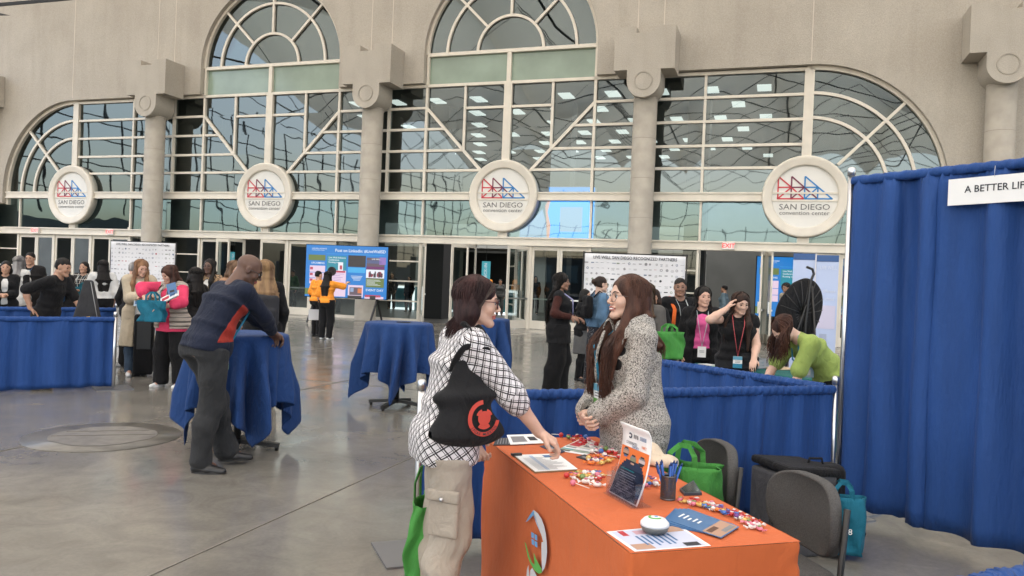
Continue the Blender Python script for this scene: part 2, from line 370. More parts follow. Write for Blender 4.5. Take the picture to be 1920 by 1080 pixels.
OPEN = {(1, 0): (0, 25), (1, 1): (88, 40), (2, 0): (58, 62), (2, 1): (86, 60), (3, 0): (88, 86), (3, 1): (82, 5)}
for k, c in enumerate(CB):
    H = BAY/2
    for s in (-3.1, -1.03, 1.03, 3.1): g = MB(); g.box((c+s, 0, 1.41), (.1, .14, 2.82)); g.build('door_post', cream, hall)
    for sg in (-1, 1):
        a_, b_ = c+sg*3.1, c+sg*H
        for z in (2.17, 1.45, .73): g = MB(); hbar(g, a_, b_, z, .05, .08); g.build('side_rail', cream, hall)
        g = MB(); g.box(((a_+b_)/2, 0, .05), (H-3.1, .12, .1)); g.build('sill', cream, hall)
    fr = None
    for sg in (-1, 1): gp = MB(); pane(gp, *sorted((c+sg*H, c+sg*3.1)), 0.1, 2.8, 0); gp.build('side_pane', glass_door, hall, recalc=False)
    for j, (l_, r_) in enumerate(((-3.1, -1.03), (-1.03, 1.03), (1.03, 3.1))):
        oa, ob = OPEN.get((k, j), (0, 0)); w_ = (r_-l_)/2-.055
        leaf(c+l_+.05, w_, R(oa), 1); leaf(c+r_-.05, w_, R(ob), -1)

# columns with stepped capitals
def column(s, label, y=-.72):
    t = thing('column', F(s, y, 0), -PHI, label, 'column', 'round concrete columns before the hall front')
    g = MB(); prof = [(.385, 0)]
    prof += [(.375, .02), (.375, 7.55)]
    g.lathe(prof, seg=40); sh_ = g.build('shaft', colm, t); g = MB()
    for i in range(6): g.lathe([(.3752, 1.25*(i+1)), (.3765, 1.25*(i+1)+.004), (.3752, 1.25*(i+1)+.008)], seg=40)
    g.build('joint_line', mj, sh_)
    g = MB(); W_, D = .94, .58
    pr = [(-W_, 8.32), (-.52, 8.32), (-.52, 7.98)]+arcp(0, 7.98, .52, .52, 180, 360, 24)[1:]+[(.52, 8.32), (W_, 8.32), (W_, 9.66), (.27, 9.66), (.27, 9.46), (-.27, 9.46), (-.27, 9.66), (-W_, 9.66)]
    cap = g.prism(pr, -D, D-.15).build('capital', conc, t, bevel=.012)
    g = MB(); g.sweep([(x, -D-.004, z) for x, z in arcp(0, 7.98, .27, .27, 0, 360, 32)[:-1]], .035, .03, closed=True); g.build('ring_relief', colm, cap)
for s, l in ((CB[0]-BAY/2, 'concrete column cut off by the left edge of the picture'), (CB[0]+BAY/2, 'concrete column behind the left partner banner'),
             (CB[1]+BAY/2, 'concrete column rising behind the blue video screen'), (CB[2]+BAY/2, 'concrete column behind the right partner banner'),
             (14.28, 'concrete column rising behind the tall blue curtain')): column(s, l)

# round logo signs
def lerp3(a, b_, t): return tuple(a[i]*(1-t)+b_[i]*t for i in range(3))
red_, dk_, bl_ = (.55, .05, .07), (.17, .03, .07), (.02, .2, .5)
def logo_sign(c, label):
    t = thing('round_sign', F(c, -.06, 4.52), -PHI, label, 'sign', 'round logo signs on the hall front')
    g = MB(); Mx = Matrix.Rotation(R(90), 3, 'X')
    g.lathe([(.95, .0), (.95, .17), (1.0, .19), (1.14, .19), (1.19, .21), (1.225, .2), (1.245, .16), (1.245, -.1), (.95, -.1)], seg=64, M=Mx); g.build('ring', cream, t)
    g = MB(); g.prism(arcp(0, 0, .97, .97, 0, 360, 64)[:-1], -.10, -.05); g.build('disc', white_disc, t)
    y = -.112; g = MB(); cs = [mat('logo_red', red_, .5), mat('logo_dark', dk_, .5), mat('logo_blue', bl_, .5)]
    k = .0145*.86; X = lambda px: (px-640)*k/5.6; Z = lambda py: (500-py)*k/5.6
    def ln(x0, y0, x1, y1, m): g.bar((X(x0), y, Z(y0)), (X(x1), y, Z(y1)), .043, .004, (0, 1, 0), m)
    k = .0145
    r_, d_, b_ = cs
    ln(340, 262, 340, 525, r_); ln(340, 262, 488, 390, r_); ln(488, 390, 630, 525, r_); ln(340, 390, 488, 390, r_); ln(340, 525, 488, 390, r_); ln(330, 525, 630, 525, r_)
    ln(488, 262, 488, 525, d_); ln(488, 262, 780, 525, d_); ln(488, 390, 632, 390, d_); ln(488, 525, 632, 390, d_)
    ln(636, 262, 636, 525, b_); ln(636, 262, 938, 525, b_); ln(636, 390, 780, 390, b_); ln(640, 525, 780, 390, b_); ln(780, 390, 780, 525, b_); ln(636, 525, 945, 525, b_)
    g.build('emblem', None, t)
    g = MB(); gr = mat('logo_grey', (.12, .12, .12), .6)
    text_mb(g, 'SAN DIEGO', .25, frame_M((0, y, -.32), (1, 0, 0), (0, 0, 1)), gr, sx=1.12); text_mb(g, 'convention center', .185, frame_M((0, y, -.5), (1, 0, 0), (0, 0, 1)), gr, sx=1.05)
    g.build('lettering', None, t)
for c, l in zip(CB, ('round white logo sign over the doors far left, narrowest of the four', 'round white logo sign between the left banner and the video screen', 'round white logo sign above the near woman, left of the white and blue display', 'round white logo sign nearest the tall blue curtain, largest of the four')): logo_sign(c, l)

# exit signs
for x, k_, l in ((67, 0, 'small red exit sign at the far left door header'), (207, 0, 'small red exit sign just left of the first full column'), (1366, 3, 'small red exit sign over the open doors on the right')):
    y_ = {67: 432, 207: 435, 1366: 461}[x]
    d = ray(x, y_); o = Vector((0, 0, CH)); t_ = ((F(0, -.2, 0)-o).dot(NV))/d.dot(NV); p = o+d*t_
    t = thing('exit_sign', p, -PHI, l, 'sign', 'exit signs'); g = MB(); g.box((0, 0, 0), (.36, .09, .22)); g.build('housing', mat('exit_white', (.75, .72, .68), .5), t)
    g = MB(); text_mb(g, 'EXIT', .19, frame_M((0, -.05, -.0), (1, 0, 0), (0, 0, 1)), mat('exit_red', (.7, .03, .04), .5, emis=(.9, .05, .05), estr=.5), bold=.02); g.build('lettering', None, t)

# lobby behind the glass
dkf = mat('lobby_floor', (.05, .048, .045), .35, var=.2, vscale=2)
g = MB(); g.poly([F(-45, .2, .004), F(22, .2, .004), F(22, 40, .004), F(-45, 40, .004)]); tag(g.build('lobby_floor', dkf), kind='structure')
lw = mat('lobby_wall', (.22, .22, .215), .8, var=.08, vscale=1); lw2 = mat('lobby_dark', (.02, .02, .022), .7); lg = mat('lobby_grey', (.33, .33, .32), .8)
for c_, d_ in (((-10, 30, 4.3), (70, .3, 8.6)), ((-45, 15, 4.3), (.3, 30, 8.6)), ((24, 15, 4.3), (.3, 30, 8.6))): g = MB(); g.box(c_, d_); g.build('lobby_wall', lw, hall)
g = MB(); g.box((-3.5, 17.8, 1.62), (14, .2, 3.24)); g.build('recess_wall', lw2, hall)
g = MB(); g.box((-3.5, 14.2, 4.0), (18, .3, 1.3)); g.box((-3.5, 16, 3.4), (18, 3.4, .1)); g.box((-9.9, 16, 1.65), (1.5, 3.3, 3.3)); g.box((4.9, 16, 1.65), (1.9, 3.3, 3.3)); g.box((-3.6, 15.5, 1.65), (.9, 1.6, 3.3)); g.build('soffit', lg, hall)
g = MB(); g.box((10.3, 8.2, 2.6), (9.0, .25, 5.2)); g.build('side_wall', lw, hall)
g = MB(); g.box((9.0, 8.0, 1.35), (1.75, .1, 2.7)); g.build('service_door', mat('dark_grey_door', (.06, .062, .065), .6), hall)
g = MB(); g.box((-10, 15.2, 8.65), (70, 29.5, .1)); ceil = g.build('lobby_ceiling', mat('ceiling_grey', (.13, .135, .135), .9), hall)
lp = mat('light_panel', (.9, .9, .9), .5, emis=(1, .98, .95), estr=.75)
for i in range(-7, 9):
    for j in range(9):
        g = MB(); s = i*1.75+(j % 2)*.8-.8; y = 2.6+j*2.3
        if s < -9.5 or s > 8.5 or j > 6 or (i*3+j*5) % 7 == 0: continue
        g.box((s, y, 8.57), (.46, .8, .04)); g.build('light_panel', lp, ceil)
g = MB(); g.box((-5, 7.0, 11.6), (60, .3, 6.0)); g.box((-5, 3.6, 14.4), (60, 7.0, .2)); g.build('attic_wall', mat('attic_grey', (.16, .165, .16), .9, var=.1, vscale=.5), hall)
g = MB()
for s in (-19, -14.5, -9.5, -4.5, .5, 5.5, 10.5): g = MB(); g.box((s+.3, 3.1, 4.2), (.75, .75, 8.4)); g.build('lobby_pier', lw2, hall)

# membrane roof over the plaza
fab = bpy.data.materials.new('roof_fabric'); fab.use_nodes = True; n = fab.node_tree; n.nodes.clear(); out = n.nodes.new('ShaderNodeOutputMaterial')
d1 = n.nodes.new('ShaderNodeBsdfDiffuse'); d1.inputs[0].default_value = (.75, .72, .66, 1); d2 = n.nodes.new('ShaderNodeBsdfTranslucent'); d2.inputs[0].default_value = (.82, .76, .66, 1)
ad = n.nodes.new('ShaderNodeMixShader'); ad.inputs[0].default_value = .62; n.links.new(d1.outputs[0], ad.inputs[1]); n.links.new(d2.outputs[0], ad.inputs[2]); n.links.new(ad.outputs[0], out.inputs[0])
roof = thing('fabric_roof', (0, 14, 0), -PHI, 'white membrane roof with steel cables over the open plaza', 'canopy')
for k in range(-3, 4):
    g = MB(); c = OFF+k*BAY
    def fn(u, v, c=c):
        s = c-BAY/2+u*BAY; y = -72+v*86
        return (s, y+11.5, 15.5+2.6*abs(math.sin(u*math.pi))**.7+3.5*math.sin(v*math.pi*2.5)**2)
    g.grid(fn, 12, 40); g.build('membrane', fab, roof)
cabm = mat('cable_steel', (.08, .08, .08), .5)
g = MB()
for k in range(-3, 5):
    c = OFF+(k-.5)*BAY
    g.tube([(c, -58, 15.8), (c, -38, 13.2), (c, -16, 15.6), (c, 4, 13.0), (c, 24, 15)], .06, 6)
for y in range(-52, -8, 6):
    g.tube([(-34+5*i, y+(i % 3)*1.7, 13.6+1.6*math.sin(i*1.7+y)) for i in range(14)], .035, 5)
    g.tube([(-32+7*i, y+((i*5) % 4)*2.9, 11.4+3.4*((i*7+y) % 3)) for i in range(10)], .03, 5)
g.build('cable', cabm, roof)

# unseen grey backdrop blocks across the plaza, added to darken the glass reflections
far = thing('reflection_backdrop', (0, 0, 0), -PHI, 'low grey backdrop with teal bands across the plaza, added for the glass reflections', 'building')
g = MB(); g.box((-5, -88, 3.2), (130, 2, 6.4)); g.box((-62, -30, 2.6), (2, 110, 5.2)); g.build('wall', mat('backdrop_grey', (.16, .17, .17), .7, var=.2, vscale=.3), far)
g = MB()
for i in range(26): g.box((-66+i*5, -86.8, 3.4), (3.8, .2, 3.2))
g.build('backdrop_band', mat('backdrop_teal', (.25, .40, .45), .2), far)

latm = mat('lattice_dark', (.03, .04, .045), .5)
for nm, (ox, oy), (dx, dy), L_, zt_ in (('steel_lattice', (-52, -70), (0, 1), 84, 17), ('steel_lattice', (-60, -86), (1, 0), 120, 15)):
    t = thing(nm, (0, 0, 0), -PHI, 'dark steel window grid %s, seen only in reflection' % ('on the left side of the plaza' if dy else 'above the backdrop across the plaza'), 'window grid')
    g = MB()
    for i in range(int(L_/3.2)): x, y = ox+dx*i*3.2, oy+dy*i*3.2; g.bar((x, y, 5.2), (x+dx*1.2, y+dy*1.2, zt_), .11, .11, (dy, dx, 0))
    g.build('uprights', latm, t); g = MB()
    for z in np.arange(6.4, zt_+.1, 1.9): g.bar((ox, oy, z), (ox+dx*L_, oy+dy*L_, z+1.0), .09, .09, (dy, dx, 0))
    g.build('rails', latm, t)
# lobby lamps: the lit ceiling panels light the hall behind the glass
for s, e in ((-18, 330), (-6, 420), (6, 460)):
    la = bpy.data.lights.new('lobby_lamp', 'AREA'); la.shape = 'RECTANGLE'; la.size = 9; la.size_y = 12; la.energy = e; la.color = (1, .97, .92)
    lo_ = bpy.data.objects.new('lobby_lamp', la); COL.objects.link(lo_); lo_.location = F(s, 10, 8.4); lo_.rotation_euler = (0, 0, -PHI)

# ============================================================ PEOPLE: signed-distance bodies meshed with surface nets
def npv(a): return np.array(a, float)
def smin(a, b, k):
    if k <= 0: return np.minimum(a, b)
    h_ = np.clip(.5+.5*(b-a)/k, 0, 1); return b*(1-h_)+a*h_-k*h_*(1-h_)
class SDF:
    """list of rounded shapes joined softly; each op = (kind, params, k, mode)"""
    def __init__(s): s.ops = []
    def cone(s, a, b, ra, rb, k=.02, m='+', fl=None):      # fl=(axis, scale): flatten across axis
        s.ops.append(('c', npv(a), npv(b), ra, rb, k, m, fl)); return s
    def chain(s, pts, rs, k=.02, m='+', fl=None):
        for i in range(len(pts)-1): s.cone(pts[i], pts[i+1], rs[i], rs[i+1], k, m, fl)
        return s
    def ell(s, c, r, k=.02, m='+', M=None): s.ops.append(('e', npv(c), npv(r), M, k, m)); return s
    def seg(s, a, b, wa, da, wb, db, right, k=.02, m='+', ex=2.3):  # elliptic section between a and b
        s.ops.append(('s', npv(a), npv(b), wa, da, wb, db, npv(right), k, m, ex)); return s
    def plane(s, p, n, m='-'): s.ops.append(('p', npv(p), npv(n)/np.linalg.norm(n), m)); return s   # '-' removes the side n points to
    def box(s, c, r, k=0, m='+', M=None, rd=.01): s.ops.append(('b', npv(c), npv(r), M, k, m, rd)); return s
    def bounds(s, op):
        if op[0] == 'c': r = max(op[3], op[4]); return np.minimum(op[1], op[2])-r, np.maximum(op[1], op[2])+r
        if op[0] == 'e' or op[0] == 'b': r = np.linalg.norm(op[2]) if (op[3] is not None or op[0] == 'b') else op[2]; return op[1]-r, op[1]+r
        if op[0] == 's': r = max(op[3:7]); return np.minimum(op[1], op[2])-r, np.maximum(op[1], op[2])+r
    def mesh(s, vox, disp=None):
        los, his = zip(*[s.bounds(o) for o in s.ops if o[0] != 'p' and o[-2 if o[0] not in ('e',) else -1] != '-' ])
        lo = np.min(los, 0)-3*vox; hi = np.max(his, 0)+3*vox
        dim = np.ceil((hi-lo)/vox).astype(int)+1
        D = np.full(dim, .12, np.float32); ax = [lo[i]+np.arange(dim[i])*vox for i in range(3)]
        for op in s.ops:
            kd = op[0]
            if kd == 'p':
                q = ((ax[0][:, None, None]-op[1][0])*op[2][0]+(ax[1][None, :, None]-op[1][1])*op[2][1]+(ax[2][None, None, :]-op[1][2])*op[2][2]).astype(np.float32)
                D = np.maximum(D, q); continue
            k = op[-3] if kd in ('s', 'b') else (op[-2] if kd == 'e' else op[5]); m = {'c': lambda: op[6], 'e': lambda: op[5], 's': lambda: op[9], 'b': lambda: op[5]}[kd]()
            k = {'c': lambda: op[5], 'e': lambda: op[4], 's': lambda: op[8], 'b': lambda: op[4]}[kd]()
            b0, b1 = s.bounds(op); mg = .03+k+2*vox
            i0 = np.maximum(np.floor((b0-mg-lo)/vox).astype(int), 0); i1 = np.minimum(np.ceil((b1+mg-lo)/vox).astype(int)+1, dim)
            if (i1 <= i0).any(): continue
            sl_ = tuple(slice(i0[i], i1[i]) for i in range(3))
            X, Y, Z = np.meshgrid(*[ax[i][sl_[i]] for i in range(3)], indexing='ij'); Pn = np.stack([X, Y, Z], -1).astype(np.float32)
            if kd == 'c':
                a, b_, ra, rb, fl = op[1], op[2], op[3], op[4], op[7]; ab = b_-a; L2 = max(ab@ab, 1e-9)
                q = Pn-a; t = np.clip(q@ab/L2, 0, 1); q = q-t[..., None]*ab
                if fl is not None:
                    f_ = npv(fl[0]); f_ = f_/np.linalg.norm(f_); c_ = q@f_; q = q+(c_*(1/fl[1]-1))[..., None]*f_
                d = np.linalg.norm(q, axis=-1)-(ra+(rb-ra)*t)
                if fl is not None: d *= max(fl[1], .6)
            elif kd == 'e':
                q = Pn-op[1]
                if op[3] is not None: q = q@npv(op[3])
                kk = np.linalg.norm(q/op[2], axis=-1); k2 = np.linalg.norm(q/(op[2]**2), axis=-1)+1e-6; d = kk*(kk-1)/k2
            elif kd == 'b':
                q = Pn-op[1]
                if op[3] is not None: q = q@npv(op[3])
                q = np.abs(q)-(op[2]-op[6]); d = np.linalg.norm(np.maximum(q, 0), axis=-1)+np.minimum(q.max(-1), 0)-op[6]
            else:
                a, b_, wa, da, wb, db, rt, ex = op[1], op[2], op[3], op[4], op[5], op[6], op[7], op[10]
                ab = b_-a; L = np.linalg.norm(ab); u = ab/L; r_ = rt-u*(rt@u); r_ = r_/np.linalg.norm(r_); f_ = np.cross(u, r_)
                q = Pn-a; tt = q@u; t = np.clip(tt/L, 0, 1); w_ = wa+(wb-wa)*t; d_ = da+(db-da)*t
                e = np.abs(q@r_/w_)**ex+np.abs(q@f_/d_)**ex; e = e**(1/ex); dl = (e-1)*np.minimum(w_, d_)
                over = np.maximum(np.maximum(-tt, tt-L), 0)
                d = np.where(over > 0, np.where(dl > 0, np.hypot(np.maximum(dl, 0), over), over), np.maximum(dl, -10))
                d = np.where(over > 0, d, dl)
            d = d.astype(np.float32); cur = D[sl_]
            if m == '+': D[sl_] = smin(cur, d, k)
            elif m == '-': D[sl_] = -smin(-cur, d, k) if k > 0 else np.maximum(cur, -d)
        v, f = surface_nets(D, lo, vox)
        return v, f
def surface_nets(D, lo, vox):
    S = D < 0; nx, ny, nz = D.shape
    C = np.zeros((nx-1, ny-1, nz-1), np.int8)
    for i in (0, 1):
        for j in (0, 1):
            for k in (0, 1): C += S[i:nx-1+i, j:ny-1+j, k:nz-1+k]
    act = (C > 0) & (C < 8); idx = np.argwhere(act); ids = np.full(act.shape, -1, np.int32); ids[act] = np.arange(len(idx))
    if len(idx) == 0: return np.zeros((0, 3)), np.zeros((0, 4), int)
    acc = np.zeros((len(idx), 3)); cnt = np.zeros(len(idx))
    cor = [(i, j, k) for i in (0, 1) for j in (0, 1) for k in (0, 1)]
    for a in cor:
        for ax_ in range(3):
            if a[ax_]: continue
            b = list(a); b[ax_] = 1
            va = D[idx[:, 0]+a[0], idx[:, 1]+a[1], idx[:, 2]+a[2]]; vb = D[idx[:, 0]+b[0], idx[:, 1]+b[1], idx[:, 2]+b[2]]
            cr = (va < 0) != (vb < 0); t = np.where(cr, va/np.where(cr, va-vb, 1), 0)
            p = np.array(a, float)[None, :].repeat(len(idx), 0); p[:, ax_] += t; acc[cr] += p[cr]; cnt[cr] += 1
    V = (idx+acc/cnt[:, None])*vox+lo; Fs = []
    for ax_ in range(3):
        A = np.moveaxis(S, ax_, 0); ch = A[:-1] != A[1:]; up = A[:-1] & ~A[1:]
        ch[:, 0, :] = ch[:, -1, :] = False; ch[:, :, 0] = ch[:, :, -1] = False
        e = np.argwhere(ch)
        if len(e) == 0: continue
        I = np.moveaxis(ids, ax_, 0); x, y, z = e.T
        ok = (x < I.shape[0]) & (y > 0) & (z > 0) & (y < I.shape[1]) & (z < I.shape[2]); x, y, z = x[ok], y[ok], z[ok]
        q = np.stack([I[x, y-1, z-1], I[x, y, z-1], I[x, y, z], I[x, y-1, z]], 1); fl = up[x, y, z]
        if ax_ == 1: fl = ~fl
        q[~fl] = q[~fl][:, ::-1]; q = q[(q >= 0).all(1)]; Fs.append(q)
    return V, np.concatenate(Fs)
def np_mesh(name, V, Fq, m=None, parent=None, smooth=True):
    me = bpy.data.meshes.new(name); me.vertices.add(len(V)); me.vertices.foreach_set('co', V.astype(np.float32).ravel())
    n_ = len(Fq); me.loops.add(n_*4); me.loops.foreach_set('vertex_index', Fq.astype(np.int32).ravel())
    me.polygons.add(n_); me.polygons.foreach_set('loop_start', np.arange(n_, dtype=np.int32)*4); me.polygons.foreach_set('loop_total', np.full(n_, 4, np.int32))
    me.polygons.foreach_set('use_smooth', np.full(n_, smooth, bool)); me.update(calc_edges=True)
    return link(name, me, m, parent)
def smooth_v(V, Fq, it=1, lam=.5):
    for _ in range(it):
        A = np.zeros_like(V); c = np.zeros(len(V))
        for i in range(4):
            np.add.at(A, Fq[:, i], V[Fq[:, (i+1) % 4]]); np.add.at(c, Fq[:, i], 1)
            np.add.at(A, Fq[:, i], V[Fq[:, (i-1) % 4]]); np.add.at(c, Fq[:, i], 1)
        V = V*(1-lam)+lam*A/np.maximum(c, 1)[:, None]
    return V
def vnormals(V, Fq):
    n_ = np.cross(V[Fq[:, 2]]-V[Fq[:, 0]], V[Fq[:, 3]]-V[Fq[:, 1]]); N = np.zeros_like(V)
    for i in range(4): np.add.at(N, Fq[:, i], n_)
    return N/(np.linalg.norm(N, axis=1)[:, None]+1e-9)
def wnoise(V, freq, seed=0, stretch=(1, 1, 1)):           # smooth pseudo noise in [-1,1]
    r = np.random.RandomState(seed); out = 0; V = V*npv(stretch)
    W_ = V+.15/freq*np.sin(V[:, [1, 2, 0]]*freq*1.3+r.rand(3)*6)*3
    for _ in range(6):
        d = r.normal(size=3); d /= np.linalg.norm(d); out = out+np.sin(W_@d*freq*r.uniform(.7, 1.5)+r.rand()*6.28)
    return out/3.2
def obj_from(sdf, name, vox, m, parent, fold=0, ffreq=22, seed=0, stretch=(1, 1, .45), sm=1):
    V, Fq = sdf.mesh(vox)
    if len(V) == 0: return None
    V = smooth_v(V, Fq, sm)
    if fold:
        N = vnormals(V, Fq); w_ = wnoise(V, ffreq, seed, stretch); w_ = np.sign(w_)*np.abs(w_)**.8
        V = V+N*(w_*fold+wnoise(V, ffreq*2.3, seed+5, stretch)*fold*.35)[:, None]
    return np_mesh(name, V, Fq, m, parent)

def unit(v): v = npv(v); return v/(np.linalg.norm(v)+1e-9)
def rotm(ax, a):
    x, y, z = unit(ax); c, s_ = math.cos(a), math.sin(a); C_ = 1-c
    return np.array([[c+x*x*C_, x*y*C_-z*s_, x*z*C_+y*s_], [y*x*C_+z*s_, c+y*y*C_, y*z*C_-x*s_], [z*x*C_-y*s_, z*y*C_+x*s_, c+z*z*C_]])
def ik(a, b, l1, l2, hint):
    a, b = npv(a), npv(b); d = b-a; L = np.linalg.norm(d); Lm = min(L, (l1+l2)*.999); u = d/(L+1e-9); b2 = a+u*Lm
    x = (l1*l1-l2*l2+Lm*Lm)/(2*Lm); y = math.sqrt(max(l1*l1-x*x, 0)); h_ = npv(hint)-u*(npv(hint)@u); h_ = unit(h_)
    return a+u*x+h_*y, b2
SKIN = {}
def skin(k):
    c = {'light': (.56, .33, .245), 'fair': (.58, .37, .28), 'tan': (.42, .235, .155), 'brown': (.24, .125, .08), 'dark': (.115, .058, .038)}[k]
    m = mat('skin_'+k, c, .5, var=.07, vscale=14, bump=.08, bscale=160)
    m.node_tree.nodes['Principled BSDF'].inputs['Subsurface Weight'].default_value = .12; m.node_tree.nodes['Principled BSDF'].inputs['Subsurface Scale'].default_value = .01
    m.node_tree.nodes['Principled BSDF'].inputs['Subsurface Radius'].default_value = (1, .4, .25)
    return m
def cloth(name, c, rough=.85, var=.12, bump=.35, bs=220, **k): k.setdefault('wr', .55); return mat(name, c, rough, var=var, vscale=7, bump=bump, bscale=bs, sheen=.04, spec=.18, **k)
def hairm(name, c, c2):
    if name in MATS: return MATS[name]
    m = mat(name, c, .5, spec=.22, var=.3, vscale=3, bump=.7, bscale=38, stretch=(5.5, 5.5, .35), col2=c2); return m
HB = lambda: hairm('hair_black', (.012, .009, .008), (.006, .005, .004))
HD = lambda: hairm('hair_dark_brown', (.045, .022, .014), (.014, .008, .006))
HA = lambda: hairm('hair_auburn', (.075, .03, .018), (.022, .01, .008))
HL = lambda: hairm('hair_blond', (.32, .2, .1), (.14, .08, .045))
HG = lambda: hairm('hair_grey', (.3, .29, .28), (.13, .12, .12))

class Person:
    def __init__(s, x, y, face, H=1.66, g=1.0, fem=True, sk='light', label='', group=None, vox=.013, lean=0, bend=0, side=0, nod=0, yaw=0, tilt=0, twist=0, hipy=0, hipz=None,
                 lh=None, rh=None, le=None, re=None, lf=None, rf=None, lp=None, rp=None, hand=None, z=0, lk=None, rk=None, fingers=.5, name='person'):
        """x,y feet position; face = compass direction the person faces (degrees, 0 = away from camera, 90 = right); hands/feet targets in own frame (x right, y forward), metres at height 1.7"""
        s.s = H/1.7; s.g = g; s.vox = vox; s.fem = fem
        s.root = thing(name, (x, y, z), -R(face), label, 'person', group); S_ = s.s; v = lambda a: npv(a)*S_
        hz = .93 if hipz is None else hipz
        s.P = v((0, hipy, hz)); Rl = rotm((1, 0, 0), -R(lean)) @ rotm((0, 1, 0), R(side)); Rb = Rl @ rotm((1, 0, 0), -R(bend)) @ rotm((0, 0, 1), -R(twist))
        s.Rl, s.Rb = Rl, Rb
        s.Wt = s.P+Rl@v((0, .005, .14)); s.C = s.Wt+(rotm((1, 0, 0), -R(lean+bend*.5)) @ rotm((0, 1, 0), R(side)))@v((0, 0, .19)); s.N = s.C+Rb@v((0, -.012, .165))
        Rn = rotm((0, 0, 1), -R(yaw)) @ rotm((0, 1, 0), R(tilt)) @ rotm((1, 0, 0), -R(nod)); s.Rh = Rn
        nn = (unit(Rb@npv((0, .12, 1)))*.5+unit(Rn@npv((0, .1, 1)))*.5); s.Nt = s.N+nn*.062*S_
        s.Hd = s.Nt+Rn@v((0, .022, .085))
        sh = .152 if fem else .182; s.sh = sh*S_
        s.SR = s.C+Rb@v((sh, -.01, .115)); s.SL = s.C+Rb@v((-sh, -.01, .115))
        dn = Rb@v((0, 0, 0))
        def tgt(t, sg, S0): return S0+v((sg*.05, .03, -.50)) if t is None else v(t)
        s.EL, s.WL = ik(s.SL, tgt(lh, -1, s.SL), .285*S_, .245*S_, (-.5, -1, -.3) if le is None else le)
        s.ER, s.WR = ik(s.SR, tgt(rh, 1, s.SR), .285*S_, .245*S_, (.5, -1, -.3) if re is None else re)
        hw = .092
        s.HL = s.P+v((-hw, 0, -.03)); s.HR = s.P+v((hw, 0, -.03))
        fl = lf or (-.11, 0, 0); fr = rf or (.11, 0, 0)
        s.AL = v((fl[0], fl[1]-.03, .085+fl[2])); s.AR = v((fr[0], fr[1]-.03, .085+fr[2]))
        s.KL, s.AL = ik(s.HL, s.AL, .42*S_, .402*S_, lk or (-.15, 1, 0)); s.KR, s.AR = ik(s.HR, s.AR, .42*S_, .402*S_, rk or (.15, 1, 0))
        s.sk = skin(sk); s.fingers = fingers; s.lp, s.rp = lp, rp
        s.fy = [0 if len(fl) < 4 else fl[3], 0 if len(fr) < 4 else fr[3]]
    def T(s, inf=0, k=.05, sd=None, hips=True, bust=None):      # torso shapes
        o = sd or SDF(); g, S_ = s.g, s.s; r = s.Rb@npv((1, 0, 0)); rl = npv((1, 0, 0)); i = inf
        wf = 1.0 if s.fem else 1.05
        W_ = lambda a: a*g*S_+i
        ch = .142 if s.fem else .165; wa = .122 if s.fem else .143; hp = .168 if s.fem else .158
        if hips: o.seg(s.P+npv((0, 0, -.08*S_)), s.P+s.Rl@npv((0, 0, .04*S_)), W_(hp*.97), W_(.115), W_(hp), W_(.115), rl, k)
        o.seg(s.P+s.Rl@npv((0, 0, .03*S_)), s.Wt, W_(hp*.98), W_(.112), W_(wa), W_(.095), rl, k)
        o.seg(s.Wt, s.C, W_(wa), W_(.095), W_(ch), W_(.098), r, k*1.4)
        o.seg(s.C, s.C+s.Rb@npv((0, -.005, .10))*S_, W_(ch), W_(.097), W_(ch*.86), W_(.072), r, k*1.4)
        o.cone(s.SL, s.SR, .046*S_*min(g, 1.15)+i*.8, .046*S_*min(g, 1.15)+i*.8, k)
        o.cone(s.N+s.Rb@npv((-.02, -.01, -.02))*S_, s.SL*.75+s.N*.25, .043*S_+i*.7, .04*S_+i*.7, k*.7); o.cone(s.N+s.Rb@npv((.02, -.01, -.02))*S_, s.SR*.75+s.N*.25, .043*S_+i*.7, .04*S_+i*.7, k*.7)
        b = s.fem if bust is None else bust
        if b:
            for q in (-1, 1): o.ell(s.C+s.Rb@npv((q*.068, .082, -.01))*S_*npv((g, g, 1)), npv((.062, .055, .062))*S_*g**.5+i*.8, .04)
        for q in (-1, 1): o.ell(s.P+s.Rl@npv((q*.075, -.055 if s.fem else -.035, -.03))*S_*npv((g, g, 1)), npv((.085, .075, .095))*S_*g**.6+i, .06) if hips else None
        return o
    def arm(s, o, sg, inf=0, to=1.0, k=.02, r=(.046, .040, .036, .026), extra=0):   # to: 0..2 (1 elbow, 2 wrist)
        S0, E_, W_ = (s.SL, s.EL, s.WL) if sg < 0 else (s.SR, s.ER, s.WR); g = s.g**.7*s.s; R_ = [q*g+inf for q in r]
        if to <= 1: o.cone(S0, S0+(E_-S0)*to, R_[0], R_[0]+(R_[1]-R_[0])*to+extra, k)
        else:
            o.cone(S0, E_, R_[0], R_[1], k); t = to-1
            m_ = E_+(W_-E_)*min(t, .35); o.cone(E_, m_, R_[1]*.97, R_[2]*1.04, k)
            if t > .35: o.cone(m_, E_+(W_-E_)*t, R_[2]*1.04, R_[2]+(R_[3]-R_[2])*(t-.35)/.65+extra, k)
        return o
    def leg(s, o, sg, inf=0, to=2.0, k=.03, r=(.088, .06, .058, .036), extra=0):
        H_, K_, A_ = (s.HL, s.KL, s.AL) if sg < 0 else (s.HR, s.KR, s.AR); g = s.g**.8*s.s; R_ = [q*g+inf for q in r]
        if to <= 1: o.cone(H_, H_+(K_-H_)*to, R_[0], R_[0]+(R_[1]-R_[0])*to+extra, k)
        else:
            o.cone(H_, K_, R_[0], R_[1], k); t = to-1; back = npv((0, -.018*s.s, 0)); m_ = K_+(A_-K_)*.33+back
            o.cone(K_, m_, R_[1]*.95, R_[2], k); o.cone(m_, K_+(A_-K_)*t, R_[2], R_[3]+extra, k)
        return o
